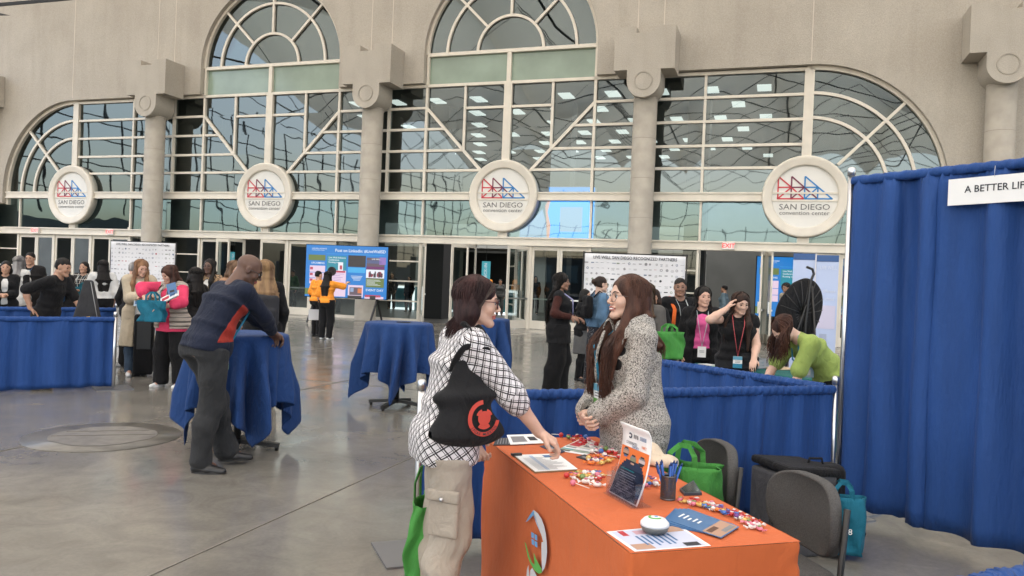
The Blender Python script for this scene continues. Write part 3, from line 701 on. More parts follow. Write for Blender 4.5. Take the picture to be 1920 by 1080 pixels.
    def hand_ops(s, o, sg, curl=None):
        S_ = s.s; E_, W_ = (s.EL, s.WL) if sg < 0 else (s.ER, s.WR); pp = s.lp if sg < 0 else s.rp
        d = unit(W_-E_); n_ = npv((0, 0, -1)) if pp is None else npv(pp[:3])
        if pp is None and abs(d[2]) > .75: n_ = npv((-sg, .3, 0))           # hanging: palm faces the thigh
        if pp is not None and len(pp) > 3: d = unit(pp[3:6])
        n_ = unit(n_-d*(n_@d)); x = np.cross(d, n_)*sg*-1; x = unit(x)      # x: towards the thumb side
        if (x@npv((0, .6, .4)) < 0) and pp is None: x = -x
        c = s.fingers if curl is None else curl; k = .008
        o.cone(W_-d*.01, W_+d*.03*S_, .026*S_, .024*S_, .012, '+', (n_, .75))
        for i in range(4):
            off = (1.5-i)*.0195*S_; b0 = W_+d*.082*S_+x*off; o.cone(W_+d*.02*S_+x*off*.6, b0, .014*S_, .0125*S_, .012)
            L = (.040, .045, .042, .034)[i]*S_; a = 0; p = b0; rr = .0105*S_
            for j in range(3):
                a += c*(.55+.35*j+.05*i); dd = d*math.cos(a)+n_*math.sin(a); q = p+dd*L*(1, .72, .58)[j]; o.cone(p, q, rr, rr*.88, .003); p = q; rr *= .88
        b0 = W_+d*.028*S_+x*.028*S_; p = b0+(d*.55+x*.62+n_*.35)*.042*S_; o.cone(b0, p, .0145*S_, .0115*S_, .008)
        q = p+(d*.8+x*.1+n_*.45)*.032*S_; o.cone(p, q, .0112*S_, .0095*S_, .003)
        return o
    def hp(s, p): return s.Hd+s.Rh@(npv(p)*s.s)
    def head_ops(s, o, det=False, smile=False, big=1.0):
        h_ = s.hp; S_ = s.s; M = s.Rh; E = lambda c, r, k=.015, m='+': o.ell(h_(c), npv(r)*S_, k, m, M)
        E((0, -.016, .034), (.073, .094, .078), .02); E((0, .022, -.025), (.059, .062, .078), .03)
        o.cone(h_((0, -.035, -.05)), s.N+s.Rb@npv((0, -.01, 0)), (.050 if s.fem else .058)*S_, (.056 if s.fem else .066)*S_*s.g**.3, .03)
        for q in (-1, 1): o.cone(h_((q*.05, .0, -.062)), h_((q*.018, .062, -.098)), .02*S_, .016*S_, .02)
        E((0, .066, -.100), (.022, .02, .017), .016)
        for q in (-1, 1): E((q*.037, .055, -.028), (.022, .02, .022), .02)
        for q in (-1, 1): o.cone(h_((q*.010, .078, .020)), h_((q*.040, .064, .018)), .010*S_, .009*S_, .012)
        for q in (-1, 1): E((q*.031, .088, .001), (.017, .013, .010), .012, '-')
        for q in (-1, 1): E((q*.031, .0665, .0), (.0135, .0125, .0115), .004)
        o.cone(h_((0, .080, .010)), h_((0, .103, -.030)), .0075*S_, .0095*S_, .008)
        for q in (-1, 1): E((q*.0105, .094, -.036), (.0085, .010, .0075), .006)
        lw_ = 1.25 if smile else 1.0
        E((0, .081, -.057), (.024*lw_, .012, .0065), .005); E((0, .079, -.070), (.020*lw_, .0125, .0068), .005)
        if det: E((0, .096, -.0635), (.02*lw_, .01, .0022 if not smile else .004), .002, '-')
        for q in (-1, 1): o.ell(h_((q*.074, -.010, -.004)), npv((.009, .020, .031))*S_, .008, '+', M); 
        if det:
            for q in (-1, 1): o.ell(h_((q*.083, -.006, .0)), npv((.006, .010, .018))*S_, .004, '-', M)
        return o
    def body(s, det=False, vox=None, smile=False, legs=True):
        o = s.T(0); 
        for q in (-1, 1):
            s.arm(o, q, 0, 2.0); s.hand_ops(o, q)
            if legs:
                s.leg(o, q, 0, 2.0); A_ = s.AL if q < 0 else s.AR; o.cone(A_, A_+npv((0, .10, -.05))*s.s, .036*s.s, .026*s.s, .03)
        s.head_ops(o, det, smile)
        V, Fq = o.mesh(vox or s.vox); V = smooth_v(V, Fq, 1, .4)
        s.bodyo = np_mesh('body', V, Fq, s.sk, s.root)
        if det:            # lips take their own colour
            lm = mat('lips', (.42, .12, .10), .4); s.bodyo.data.materials.append(lm)
            q = (V-s.Hd)@s.Rh/s.s; inl = ((q[:, 0]/.027)**2+((q[:, 2]+.0635)/.0125)**2 < 1) & (q[:, 1] > .07)
            mi = np.where(inl[Fq].sum(1) >= 3, 1, 0).astype(np.int32); s.bodyo.data.polygons.foreach_set('material_index', mi)
        s.face(det); return s
    def face(s, det):
        mw = mat('eye_white', (.72, .7, .68), .2); mi = mat('eye_dark', (.02, .012, .008), .2)
        Mh = Matrix([list(r_) for r_ in s.Rh])
        for q in (-1, 1):
            c = s.hp((q*.031, .0705, .0)); g = MB()
            if det: g.lathe([(math.sin(a)*.0108*s.s, -math.cos(a)*.0108*s.s) for a in np.linspace(.01, 3.13, 9)], c, 14, mw); g.lathe([(math.sin(a)*.0065*s.s, -math.cos(a)*.006*s.s) for a in np.linspace(.01, 3.13, 7)], s.hp((q*.031, .0775, -.001)), 10, mi)
            else: g.lathe([(math.sin(a)*.0125*s.s, -math.cos(a)*.008*s.s) for a in np.linspace(.01, 3.13, 6)], s.hp((q*.031, .0725, .0)), 8, mi)
            pts = [s.hp((q*x, y, z)) for x, y, z in ((.014, .089, .020), (.028, .086, .026), (.045, .072, .021))]
            g.tube(pts, [.0022*s.s, .003*s.s, .0015*s.s], 6, mi)
            if det: g.tube([s.hp((q*x, y, z)) for x, y, z in ((.019, .0785, .004), (.031, .083, .0085), (.044, .0745, .003))], .0018*s.s, 5, mi)
            g.build('eye', None, s.root)
    def glasses(s, m=None, r=.024, w_=.0016):
        m = m or mat('black_frame', (.02, .02, .02), .3); g = MB(); sc = s.s
        for q in (-1, 1):
            g.tube([s.hp((q*.033+r*1.05*math.cos(a), .094-.004*abs(math.cos(a)), -.004+r*.92*math.sin(a))) for a in np.linspace(0, 2*math.pi, 19)], w_*sc, 5, m)
            g.tube([s.hp((q*.058, .089, .003)), s.hp((q*.074, .06, .006)), s.hp((q*.080, .0, .004))], w_*sc*.9, 5, m)
        g.tube([s.hp((-.01, .096, .002)), s.hp((0, .1, .006)), s.hp((.01, .096, .002))], w_*sc, 5, m); g.build('glasses', None, s.root)
    # ---- garments
    def top(s, m, inf=.014, sleeve=2.0, hem=-.02, neck=.062, fold=.006, name='shirt', vest=False, open_=0, flare=0, loose=0, cuff=.004, vox=None, seed=1, vneck=0):
        o = s.T(inf); S_ = s.s
        if hem < -.05:
            g = s.g; hp = .168 if s.fem else .158; z0 = s.P; z1 = s.P+npv((0, 0, hem*S_)); o.seg(z1, z0, hp*g*S_+inf+flare, .118*g*S_+inf+flare, hp*g*S_+inf+.004, .116*g*S_+inf+.004, npv((1, 0, 0)), .05)
        if sleeve > 0:
            for q in (-1, 1): s.arm(o, q, inf*.85+loose, sleeve, .03, extra=cuff)
        up = s.Rl@npv((0, 0, 1)) if hem > -.06 else npv((0, 0, 1)); o.plane(s.P+up*hem*S_, -up)
        c = s.N+s.Rb@npv((0, .03, .03))*S_; o.ell(c, npv((neck, neck*1.05, .055))*S_*s.g**.3, .004, '-', s.Rb)
        if vneck: o.cone(s.N+s.Rb@npv((0, .12, .0))*S_, s.C+s.Rb@npv((0, .16, .10-vneck))*S_, .05*S_, .012, .004, '-')
        if open_:
            for (a, b, r0, r1) in ((s.N+s.Rb@npv((0, .13, .02))*S_, s.Wt+s.Rl@npv((0, .145*s.g, 0))*S_, .055, open_), (s.Wt+s.Rl@npv((0, .145*s.g, 0))*S_, s.P+npv((0, .165*s.g, hem-.1))*S_, open_, open_*1.35)): o.cone(a, b, r0*S_, r1*S_, .004, '-')
        return obj_from(o, name, vox or s.vox, m, s.root, fold*S_, 20, seed)
    def pants(s, m, inf=.012, to=1.97, flare=.006, fold=.006, name='trousers', vox=None, r=(.09, .064, .062, .05), top=.06, seed=3):
        o = SDF(); g, S_ = s.g, s.s; hp = .168 if s.fem else .158; W_ = lambda a: a*g*S_+inf; rl = npv((1, 0, 0))
        o.seg(s.P+npv((0, 0, -.08*S_)), s.P+s.Rl@npv((0, 0, .04*S_)), W_(hp*.97), W_(.115), W_(hp), W_(.115), rl, .05)
        o.seg(s.P+s.Rl@npv((0, 0, .03*S_)), s.Wt, W_(hp*.98), W_(.112), W_(.13), W_(.098), rl, .05)
        bt_ = .06 if s.fem else .042
        for q in (-1, 1): o.ell(s.P+s.Rl@npv((q*.075, -bt_, -.03))*S_*npv((g, g, 1)), npv((.085, .075, .095))*S_*g**.6+inf*.7, .07)
        for q in (-1, 1): s.leg(o, q, inf, to, .035, r, flare)
        up = s.Rl@npv((0, 0, 1)); o.plane(s.P+up*top*S_, up); o.plane((0, 0, .035*S_), (0, 0, -1))
        return obj_from(o, name, vox or s.vox, m, s.root, fold*S_, 17, seed, (1, 1, .8))
    def skirt(s, m, hem, flare=.04, inf=.015, name='skirt', fold=.008, top=.1, open_=0, vox=None, seed=4):
        o = SDF(); g, S_ = s.g, s.s; z1 = npv((s.P[0]*.6, s.P[1]*.6, hem*S_)); r = npv((1, 0, 0))
        o.seg(z1, s.P, .168*g*S_+inf+flare, .118*g*S_+inf+flare, .17*g*S_+inf, .125*g*S_+inf, r, .04); o.seg(s.P, s.Wt, .17*g*S_+inf, .125*g*S_+inf, .13*g*S_+inf, .1*g*S_+inf, r, .04)
        o.plane(z1, (0, 0, -1)); o.plane(s.P+npv((0, 0, top*S_)), (0, 0, 1))
        if open_: o.cone(s.Wt+npv((0, .18, .1))*S_, z1+npv((0, .22, -.05))*S_, open_*.7, open_, .004, '-')
        return obj_from(o, name, vox or s.vox, m, s.root, fold*S_, 24, seed, (1, 1, .15))
    def shoes(s, m, h_=.05, vox=None, sole=None):
        for q in (-1, 1):
            A_ = s.AL if q < 0 else s.AR; S_ = s.s; yy = s.fy[0 if q < 0 else 1]; Rz = rotm((0, 0, 1), -R(yy+q*6)); z0 = A_[2]-.085*S_; b = npv((A_[0], A_[1], z0)); o = SDF(); V_ = lambda p: b+Rz@(npv(p)*S_)
            o.cone(V_((0, -.035, .035)), V_((0, .06, .032)), .036*S_, .036*S_, .02); o.cone(V_((0, .06, .028)), V_((0, .165, .018)), .038*S_, .028*S_, .02); o.cone(V_((0, -.01, .05)), V_((0, 0, .085)), .036*S_, .034*S_, .02)
            o.plane(b+npv((0, 0, .0)), (0, 0, -1)); o.plane(b+npv((0, 0, (h_+.035)*S_)), (0, 0, 1))
            sh_ = obj_from(o, 'shoe', min(vox or s.vox, .011), m, s.root)
            if sole and sh_:
                g = MB(); out_ = [(.036*math.cos(a), (.06+.125*math.sin(a))) for a in np.linspace(0, 2*math.pi, 17)[:-1]]
                n_ = len(out_); g.add([V_((x, y, .0)) for x, y in out_]+[V_((x, y, .018)) for x, y in out_], [tuple(range(n_))[::-1], tuple(range(n_, 2*n_))]+[(i, (i+1) % n_, (i+1) % n_+n_, i+n_) for i in range(n_)], sole); g.build('sole', None, sh_)
    def hair(s, m, style='long', L=.35, front=True, vol=1.0, strands=0, seed=5, vox=None, part=0, back=1.0):
        o = SDF(); h_ = s.hp; S_ = s.s; M = s.Rh; E = lambda c, r, k=.02, md='+': o.ell(h_(c), npv(r)*S_, k, md, M); v = vol
        if style == 'short':
            E((0, -.020, .045), (.079, .096, .080)); E((0, -.055, .0), (.070, .058, .060)); E((0, .105, -.035), (.09, .075, .085), .006, '-'); E((0, .10, -.02), (.075, .05, .075), .006, '-')
            for q in (-1, 1): E((q*.09, .01, -.04), (.03, .035, .05), .006, '-')
            o.plane(h_((0, 0, -.055)), -(M@npv((0, .35, 1))))
        else:
            E((0, -.022, .040), (.082*v, .100*v, .084*v)); E((0, -.045, -.02), (.080*v, .070*v, .085*v))
            dn = unit(npv((0, 0, -1))+M@npv((0, -.25, -.35))) if style != 'bun' else npv((0, 0, -1))
            if style in ('long', 'bob'):
                bk = s.C+s.Rb@npv((0, -.115*back*s.g, .06))*S_; nk = h_((0, -.075, -.09))
                if style == 'long':
                    e_ = bk+(npv((0, 0, -1))*.75+s.Rb@npv((0, 0, -1))*.25)*(L-.2)*S_
                    o.seg(h_((0, -.05, .0)), nk, .082*v*S_, .065*v*S_, .085*v*S_, .048*v*S_, M@npv((1, 0, 0)), .03); o.seg(nk, bk, .085*v*S_, .048*v*S_, .115*v*S_, .034*S_, s.Rb@npv((1, 0, 0)), .03); o.seg(bk, e_, .115*v*S_, .034*S_, .08*v*S_, .022*S_, s.Rb@npv((1, 0, 0)), .03)
                else:
                    for q in (-1, 1): o.chain([h_((q*.055, -.03, .02)), h_((q*.068, -.03, -.06)), h_((q*.062, -.035, -L*.55))], [.032*v*S_, .034*v*S_, .022*S_], .03)
                    o.seg(h_((0, -.06, .0)), h_((0, -.07, -L*.6)), .075*v*S_, .05*v*S_, .07*v*S_, .035*v*S_, M@npv((1, 0, 0)), .03)
                if front and style == 'long':
                    for q in (-1, 1):
                        if front == 'r' and q < 0 or front == 'l' and q > 0: continue
                        a = h_((q*.066, .0, .03)); b = h_((q*.082, .005, -.07)); c = s.C+s.Rb@npv((q*.092*s.g**.5, .125*s.g+.01, .07))*S_; d = c+npv((q*.0, .02, -(L-.18)))*S_
                        o.chain([a, b, c, d], [.026*v*S_, .030*v*S_, .034*v*S_, .016*S_], .03)
            E((0, .098, -.032), (.066, .062, .098), .006, '-'); E((0, .12, .03), (.045, .05, .05), .006, '-')
            if style == 'bun': E((0, -.12, .04), (.042, .04, .042)); o.plane(h_((0, 0, -.06)), -(M@npv((0, .4, 1))))
            if style == 'pony': o.chain([h_((0, -.1, .05)), h_((0, -.15, .01)), h_((0, -.15, -L*.5)), h_((0, -.13, -L))], [.025*S_, .038*S_, .034*S_, .012*S_]); 
            if style == 'pony': pass
        ho = obj_from(o, 'hair', vox or s.vox*.9, m, s.root, .004*S_*v, 55, seed, (1, 1, .18)); s.hairo = ho
        return ho
    def lanyard(s, m, badge=True, drop=.30, col=None, mat_badge=None, bc=None, off=.0, fwd=.035):
        S_ = s.s; g = MB(); a = s.C+s.Rb@npv((off, .135*s.g+fwd, .15-drop))*S_
        f = s.Rb@npv((0, 1, 0))
        for q in (-1, 1):
            g.tube([s.N+s.Rb@npv((q*.03, -.055, .03))*S_, s.N+s.Rb@npv((q*.066, .0, .028))*S_, s.C+s.Rb@npv((q*.058, .125*s.g+fwd, .07))*S_, a], .0085*S_, 6, m, flat=.35, up=tuple(f))
        o = g.build('lanyard', None, s.root)
        if badge:
            g = MB(); z = npv((0, 0, 1)); r = unit(s.Rb@npv((1, 0, 0))); u = unit(z-r*(z@r)); n_ = np.cross(r, u); Mb = Matrix([[r[i], -n_[i], u[i]] for i in range(3)])
            bw = mat('badge_white', (.78, .78, .76), .4); c = a-u*.06*S_+f*.008
            g.box(c, (.088, .006, .115), M=Mb, mt=bw)
            if bc: g.box(c-u*.036+f*.0022, (.088, .006, .042), M=Mb, mt=bc); g.box(c+u*.04+f*.0022, (.088, .006, .034), M=Mb, mt=mat('badge_blue', (.1, .3, .42), .5))
            for i in range(2): g.box(c+u*(.012-i*.014)+f*.0022, (.05, .006, .004), M=Mb, mt=mat('badge_ink', (.1, .1, .12), .6))
            g.build('badge', None, o)
        return o

# ============================================================ FURNITURE AND BOOTHS
blue = cloth('royal_blue_drape', (.019, .062, .215), .6, bs=55, var=.1, bump=.75, stretch=(1, 1, .16), wr=.18); blue2 = cloth('navy_blue_cloth', (.016, .050, .165), .7, bs=300, var=.06)
chrome = mat('aluminium_pole', (.62, .62, .62), .28, metal=1); black = mat('black_metal', (.012, .012, .012), .45); blackf = cloth('black_fabric', (.010, .010, .011), .8)
white = mat('white_paper', (.78, .78, .77), .55)
def drape(name, a, b, z0, z1, label, group=None, seed=0, amp=.035, fold=.13, posts=(1, 1), pw=.02, panels=None):
    a, b = Vector((a[0], a[1], 0)), Vector((b[0], b[1], 0)); d = (b-a); L = d.length; d.normalize(); n_ = Vector((d.y, -d.x, 0))
    t = thing(name, a, math.atan2(d.y, d.x), label, 'curtain', group); rs = np.random.RandomState(seed)
    for k, e in enumerate((0, L)):
        if posts[k]:
            g = MB(); g.tube([(e, 0, 0), (e, 0, z1+.04)], pw, 12); g.lathe([(pw*1.25, z1+.0), (pw*1.25, z1+.05), (pw*.7, z1+.06)], (e, 0, 0), 12); g.build('post', chrome, t)
            g = MB(); g.box((e, 0, .006), (.42, .42, .012)); g.build('base_plate', mat('grey_steel', (.25, .25, .26), .4, metal=.8), t)
    g = MB(); g.tube([(0, 0, z1-.035), (L, 0, z1-.035)], .014, 8); g.build('rail', chrome, t)
    x0 = .015
    widths = panels or [L-.03]
    for w_ in widths:
        nf = max(3, int(w_/fold)); ph = np.cumsum(rs.uniform(.6, 1.5, nf+2)); ph = ph/ph[-1]; am = rs.uniform(.35, 1.25, nf+2)
        N = nf*10; us = np.linspace(0, 1, N+1); idx = np.searchsorted(ph, us).clip(0, nf+1); pr = np.concatenate([[0], ph])[idx]; fr = (us-pr)/(ph[idx]-pr+1e-9)
        base = np.sin(fr*math.pi)**.8*am[idx]*np.where(idx % 2, 1, -.75); fine = rs.uniform(-1, 1, N+1); fine = np.convolve(fine, [.25, .5, .25], 'same')
        nz = 22 if z1 > 1.5 else 14; sh = rs.uniform(-.02, .02, N+1)
        def fn(u, v):
            i = int(round(u*N)); z = z0+(z1-.012-z0)*v; h_ = z1-z; gath = max(0, 1-h_/.09)
            y = amp*base[i]*(.35+.65*min(1, h_/.35+.15))*(1-.5*gath)+.004*fine[i]*(1+gath*1.5)+.006*math.sin(z*4+u*17)
            off = .018*gath
            return (x0+u*w_+.5*amp*math.sin(base[i]*2+z*.8)*(1-gath)*min(u, 1-u)*6*.3, y+off*(1 if i % 3 else -.4), z+.006*math.sin(u*40+seed))
        g = MB(); g.grid(fn, N, nz); o = g.build('curtain', blue, t, solid=.005, recalc=False)
        # rod pocket with gathered ruffle
        g = MB(); M_ = N*2; rf = rs.uniform(.6, 1.3, M_+1)
        def fp(u, v):
            i = int(round(u*M_)); a_ = 2*math.pi*v; r = .024+.004*rf[i]*(.5+.5*math.sin(a_*2+i*.6)); return (x0+u*w_+.004*math.sin(i*1.7), r*math.cos(a_), z1-.038+r*1.25*math.sin(a_))
        g.grid(fp, M_, 10); g.build('rod_pocket', blue, o, recalc=False)
        x0 += w_-.03
    return t
SEAM = (P(1738, 318, 2.44)-P(1592, 335, 2.44)).length+.02
# tall side wall of the booth, low walls
tc_ = Vector((2.42, 5.62, 0)); td = (P(1920, 300, 2.44)-P(1592, 335, 2.44)); td.z = 0; td.normalize()
drape('pipe_and_drape', tc_, tc_+td*2.8, .07, 2.43, 'tall royal blue curtain wall on a silver pole at the right edge', 'blue pipe and drape walls', 11, .062, .17, (1, 0), .022, [SEAM, 2.2])
cl = P(760, 1025)+Vector((.05, -.06, 0))
drape('pipe_and_drape', (cl.x+.02, cl.y-.04), (tc_.x-.10, tc_.y-.12), .05, .93, 'low royal blue curtain running behind the table and the two women', 'blue pipe and drape walls', 12, .03, .11)
e1 = P(1250, 672, .93)
drape('pipe_and_drape', (tc_.x-.12, tc_.y-.02), (e1.x-.55, e1.y+.75), .05, .93, 'low royal blue curtain slanting back beside the lime shirted woman', 'blue pipe and drape walls', 13, .03, .11, (0, 1))
q0 = P(1770, 1084, .93); q1 = P(1920, 1056, .93)
drape('pipe_and_drape', q0, q0+(q1-q0)*4, .05, .93, 'corner of a bright blue low curtain at the bottom right edge', 'blue pipe and drape walls', 14, .03, .1, (0, 0))
qa = Vector((-5.05, 9.92, 0)); qd = (P(212, 597, .91)-P(0, 596, .91)); qd.z = 0; qd.normalize()
drape('pipe_and_drape', qa-qd*2.6, qa, .03, .92, 'front blue curtain of the booth at the left edge', 'blue pipe and drape walls', 15, .035, .14, (0, 1))
qb = P(219, 576, .92); qe = (P(218, 575, .91)-P(0, 573, .91)); qe.z = 0; qe.normalize()
drape('pipe_and_drape', qb-qe*3.2, qb, .03, .92, 'rear blue curtain behind the young man in black at the left', 'blue pipe and drape walls', 16, .03, .14, (0, 1))

# ---- orange table
TA = Vector((.395, 2.36, 0)); UL = Vector((-.2915, .9566, 0)); UW = Vector((.9566, .2915, 0)); TL, TW, TZ = 1.70, .61, .75
tctr = TA+UL*TL/2+UW*TW/2; trz = math.atan2(UW.y, UW.x)
orange = cloth('orange_cloth', (.52, .122, .038), .72, bs=420, var=.03, bump=.15, wr=.2)
t = thing('folding_table', tctr, trz, 'folding table under the orange cloth, legs hidden', 'table')
g = MB(); g.box((0, 0, .725), (TW-.02, TL-.02, .03)); g.build('table_top', mat('table_grey', (.5, .5, .5), .5), t)
for sy in (-1, 1):
    g = MB(); g.tube([(-.24, sy*.6, 0), (-.24, sy*.6, .71)], .014, 8); g.tube([(.24, sy*.6, 0), (.24, sy*.6, .71)], .014, 8); g.tube([(-.24, sy*.6, .1), (.24, sy*.6, .1)], .012, 8); g.build('leg_frame', black, t)
g = MB(); rs = np.random.RandomState(3)
def tcloth(u, v):      # u around, v down from the top edge
    per = [(-TW/2, -TL/2), (TW/2, -TL/2), (TW/2, TL/2), (-TW/2, TL/2)]; lens = [TW, TL, TW, TL]; s_ = u*2*(TW+TL); i = 0
    while i < 3 and s_ > lens[i]: s_ -= lens[i]; i += 1
    a, b_ = per[i], per[(i+1) % 4]; f_ = min(1, s_/lens[i]); x = a[0]+(b_[0]-a[0])*f_; y = a[1]+(b_[1]-a[1])*f_
    nx, ny = [(0, -1), (1, 0), (0, 1), (-1, 0)][i]; dc = min(f_, 1-f_)*lens[i]; z = TZ-(v**1.0)*(TZ-.015)
    pinch = math.exp(-(dc/.10)**2); out = .004+.018*v-.012*math.sin(v*math.pi)*(1-pinch)+.010*math.sin(x*9+y*7+z*3)*v*v+.018*pinch*v*math.sin(5*v)
    wr = .004*math.sin(z*70+dc*60)*math.exp(-(dc/.09)**2)*math.exp(-((v-.12)/.12)**2)*1.6
    r_ = .012 if v > 0 else 0
    cx_, cy_ = (x-math.copysign(.02, x) if pinch > .9 and v < .05 else x), y
    return (x+nx*(out+wr), y+ny*(out+wr), z)
g.grid(tcloth, 200, 30, wrap=True)
g.add([(-TW/2, -TL/2, TZ), (TW/2, -TL/2, TZ), (TW/2, TL/2, TZ), (-TW/2, TL/2, TZ)], [(0, 1, 2, 3)])
cl_o = g.build('tablecloth', orange, None, recalc=False); cl_o.location = tctr; cl_o.rotation_euler = (0, 0, trz); tag(cl_o, 'orange cloth with a house and hand logo draped over the front table', 'tablecloth')
md = cl_o.modifiers.new('b', 'BEVEL'); md.width = .008; md.segments = 2; md.limit_method = 'ANGLE'; md.angle_limit = R(50)
# logo on the left long side (local x=-TW/2), drawn from photo: local y grows away; size set by pixel rays onto that side
def onside(px, py, off=.016):
    d = ray(px, py); o = Vector((0, 0, CH)); p0 = TA-UW*off; t_ = (p0-o).dot(UW)/d.dot(UW); w_ = o+d*t_; l_ = cl_o.matrix_basis.inverted() @ w_; return l_
cl_o.matrix_basis = Matrix.Translation(tctr) @ Matrix.Rotation(trz, 4, 'Z')
k = 1/7.714; lx = lambda x, y: onside(970+x*k, 940+y*k)
g = MB(); gs = mat('logo_silver', (.55, .55, .58), .5); lb = mat('logo_sky_blue', (.12, .33, .6), .5); lgn = mat('logo_green', (.10, .38, .08), .5)
def side_poly(pts, m):
    v = [lx(*p) for p in pts]; tri = tessellate_polygon([[Vector((p.y, p.z, 0)) for p in v]]); g.add(v, [tuple(t) for t in tri], m)
side_poly([(235, 125), (300, 175), (350, 255), (385, 350), (410, 460), (425, 600), (430, 740), (415, 880), (395, 960), (360, 1020), (352, 900), (348, 700), (350, 590), (375, 590), (345, 480), (300, 380), (265, 300), (245, 220)], gs)
side_poly([(232, 125), (170, 215), (120, 300), (150, 285), (232, 200), (340, 470), (245, 180)], lb)
for dx, dy in ((0, 0), (48, 30), (5, 100), (50, 130)): side_poly([(200+dx, 440+dy), (238+dx, 462+dy), (240+dx, 540+dy), (203+dx, 520+dy)], lb)
side_poly([(105, 590), (125, 610), (175, 800), (210, 880), (250, 920), (235, 740), (245, 760), (275, 840), (350, 980), (355, 1030), (310, 1050), (250, 1000), (190, 900), (150, 800)], lgn)
side_poly([(140, 980), (160, 920), (175, 1100), (130, 1100)], gs); side_poly([(185, 1000), (215, 960), (250, 1020), (290, 1100), (180, 1110)], gs)
g.build('logo', None, cl_o, recalc=False)

# ---- high tables
def high_table(c, rot, label, seed, s=1.0):
    t = thing('high_table', (c.x, c.y, 0), rot, label[0], 'table', 'round high tables under blue cloths')
    g = MB(); g.lathe([(.0, 0.985), (.375, 0.985), (.38, 1.0), (.375, 1.016), (.0, 1.016)], seg=40); g.build('table_top', mat('table_grey', (.5, .5, .5), .5), t)
    g = MB(); g.tube([(0, 0, .05), (0, 0, 0.99)], .032, 12); g.build('pole', black, t)
    g = MB()
    for a in range(4):
        A = R(90*a+20); x, y = math.cos(A), math.sin(A); g.bar((0, 0, .085), (.36*x, .36*y, .045), .05, .035, (0, 0, 1)); g.tube([(.34*x, .34*y, 0), (.34*x, .34*y, .06)], .018, 8)
    g.build('base', black, t)
    rs = np.random.RandomState(seed); ph = rs.rand(6)*6.28; a_ = .985
    def fn(u, v):
        th = u*2*math.pi; rr = a_/max(abs(math.cos(th)), abs(math.sin(th))); drop = rr-.385
        if v < .12: q = v/.12*.385; return (q*math.cos(th), q*math.sin(th), 1.022)
        v2 = (v-.12)/.88; d = v2*drop
        cor = abs(math.cos(2*th+math.pi/2))**2.2     # 1 at the corners
        fl = .03+.07*cor
        w_ = .055*math.sin(9*th+ph[0])+.035*math.sin(14*th+ph[1])+.02*math.sin(23*th+ph[2])
        wr = .10*cor*math.sin(16*th+ph[3]+d*1.2)
        r = .388+.012*min(1, d/.03)+d*fl*.75+(w_+wr)*min(1, d/.55)**1.2
        z = 1.022-max(0, d-.006)*(.97-.035*cor)
        sw = .16*cor*math.sin(ph[4]+th*4)*d**2
        return (r*math.cos(th+sw), r*math.sin(th+sw), max(z, .018+.01*math.sin(th*5)))
    g = MB(); g.grid(fn, 240, 44, wrap=True); o = g.build('tablecloth', blue2, None, recalc=False); md = o.modifiers.new('s', 'SOLIDIFY'); md.thickness = .004
    o.location = (c.x, c.y, 0); o.rotation_euler = (0, 0, rot); tag(o, label[1], 'tablecloth', 'blue cloths on the high tables'); return t
T1 = P(452, 625, 1.02); T2 = P(749, 605, 1.02); T3 = P(904, 597, 1.02)
high_table(T1, R(-14), ('high table the bending man leans on', 'blue cloth on the high table the bending man leans on'), 4)
high_table(T2, R(52), ('high table standing empty between the man and the near woman', 'blue cloth on the empty high table left of the near woman'), 9)
high_table(T3, R(10), ('farthest high table, right behind the head of the near woman', 'blue cloth on the high table behind the head of the near woman'), 2)
g = MB(); g.box((0, 0, 0), (.16, .1, .008)); o = g.build('phone', black); o.location = T2+Vector((.06, -.05, .012)); tag(o, 'flat dark phone lying on the empty high table', 'phone')

# ---- chairs
chf = mat('charcoal_chair_fabric', (.072, .069, .066), .95, var=.22, vscale=180, bump=.4, bscale=240)
def chair(loc, face, label):
    t = thing('chair', loc, -R(face), label, 'chair', 'grey padded chairs at the orange table')     # faces +y
    o = SDF(); o.box((0, 0, .455), (.235, .225, .035), .0, rd=.033); so_ = obj_from(o, 'seat', .012, chf, t)
    V, Fq = None, None; g = MB(); n_ = 40
    out = [(.235*abs(math.cos(a))**.62*math.copysign(1, math.cos(a)), .655+(.155 if math.sin(a) > 0 else .145)*abs(math.sin(a))**.75*math.copysign(1, math.sin(a))) for a in np.linspace(0, 2*math.pi, n_+1)[:-1]]
    lay = []
    for (yy, sc) in ((.022, .90), (.034, .95), (.03, 1.0), (-.012, 1.0), (-.022, .94)):
        lay.append([(x*sc, yy-.21-.05*(.235**2-x*x)/.235**2, .655+(z-.655)*sc) for x, z in out])
    vs = [p for l in lay for p in l]; fs = [(i*n_+j, i*n_+(j+1) % n_, (i+1)*n_+(j+1) % n_, (i+1)*n_+j) for i in range(4) for j in range(n_)]
    for li in (0, 4):
        c = np.mean(lay[li], 0); vs.append(tuple(c)); fs += [((li*n_+j), (li*n_+(j+1) % n_), len(vs)-1) for j in range(n_)]
    g.add(vs, fs, None, True); g.build('backrest', chf, t)
    for sx in (-1, 1):
        g = MB(); g.tube([(sx*.245, .2, .0), (sx*.245, .2, .44), (sx*.245, -.19, .44), (sx*.245, -.215, .47), (sx*.245, -.235, .74)], .0125, 8); g.build('side_frame', black, t)
        g = MB(); g.tube([(sx*.245, -.22, 0), (sx*.245, -.19, .44)], .0125, 8); g.build('leg', black, t)
    g = MB(); g.tube([(-.245, .12, .415), (.245, .12, .415)], .011, 8); g.tube([(-.245, -.14, .415), (.245, -.14, .415)], .011, 8); g.build('crossbar', black, t)
    return t
pc = PD(1502, 1000, 3.18); chair((pc.x-.19, pc.y-.02, 0), 257, 'grey padded chair nearest the camera, beside the orange table corner')
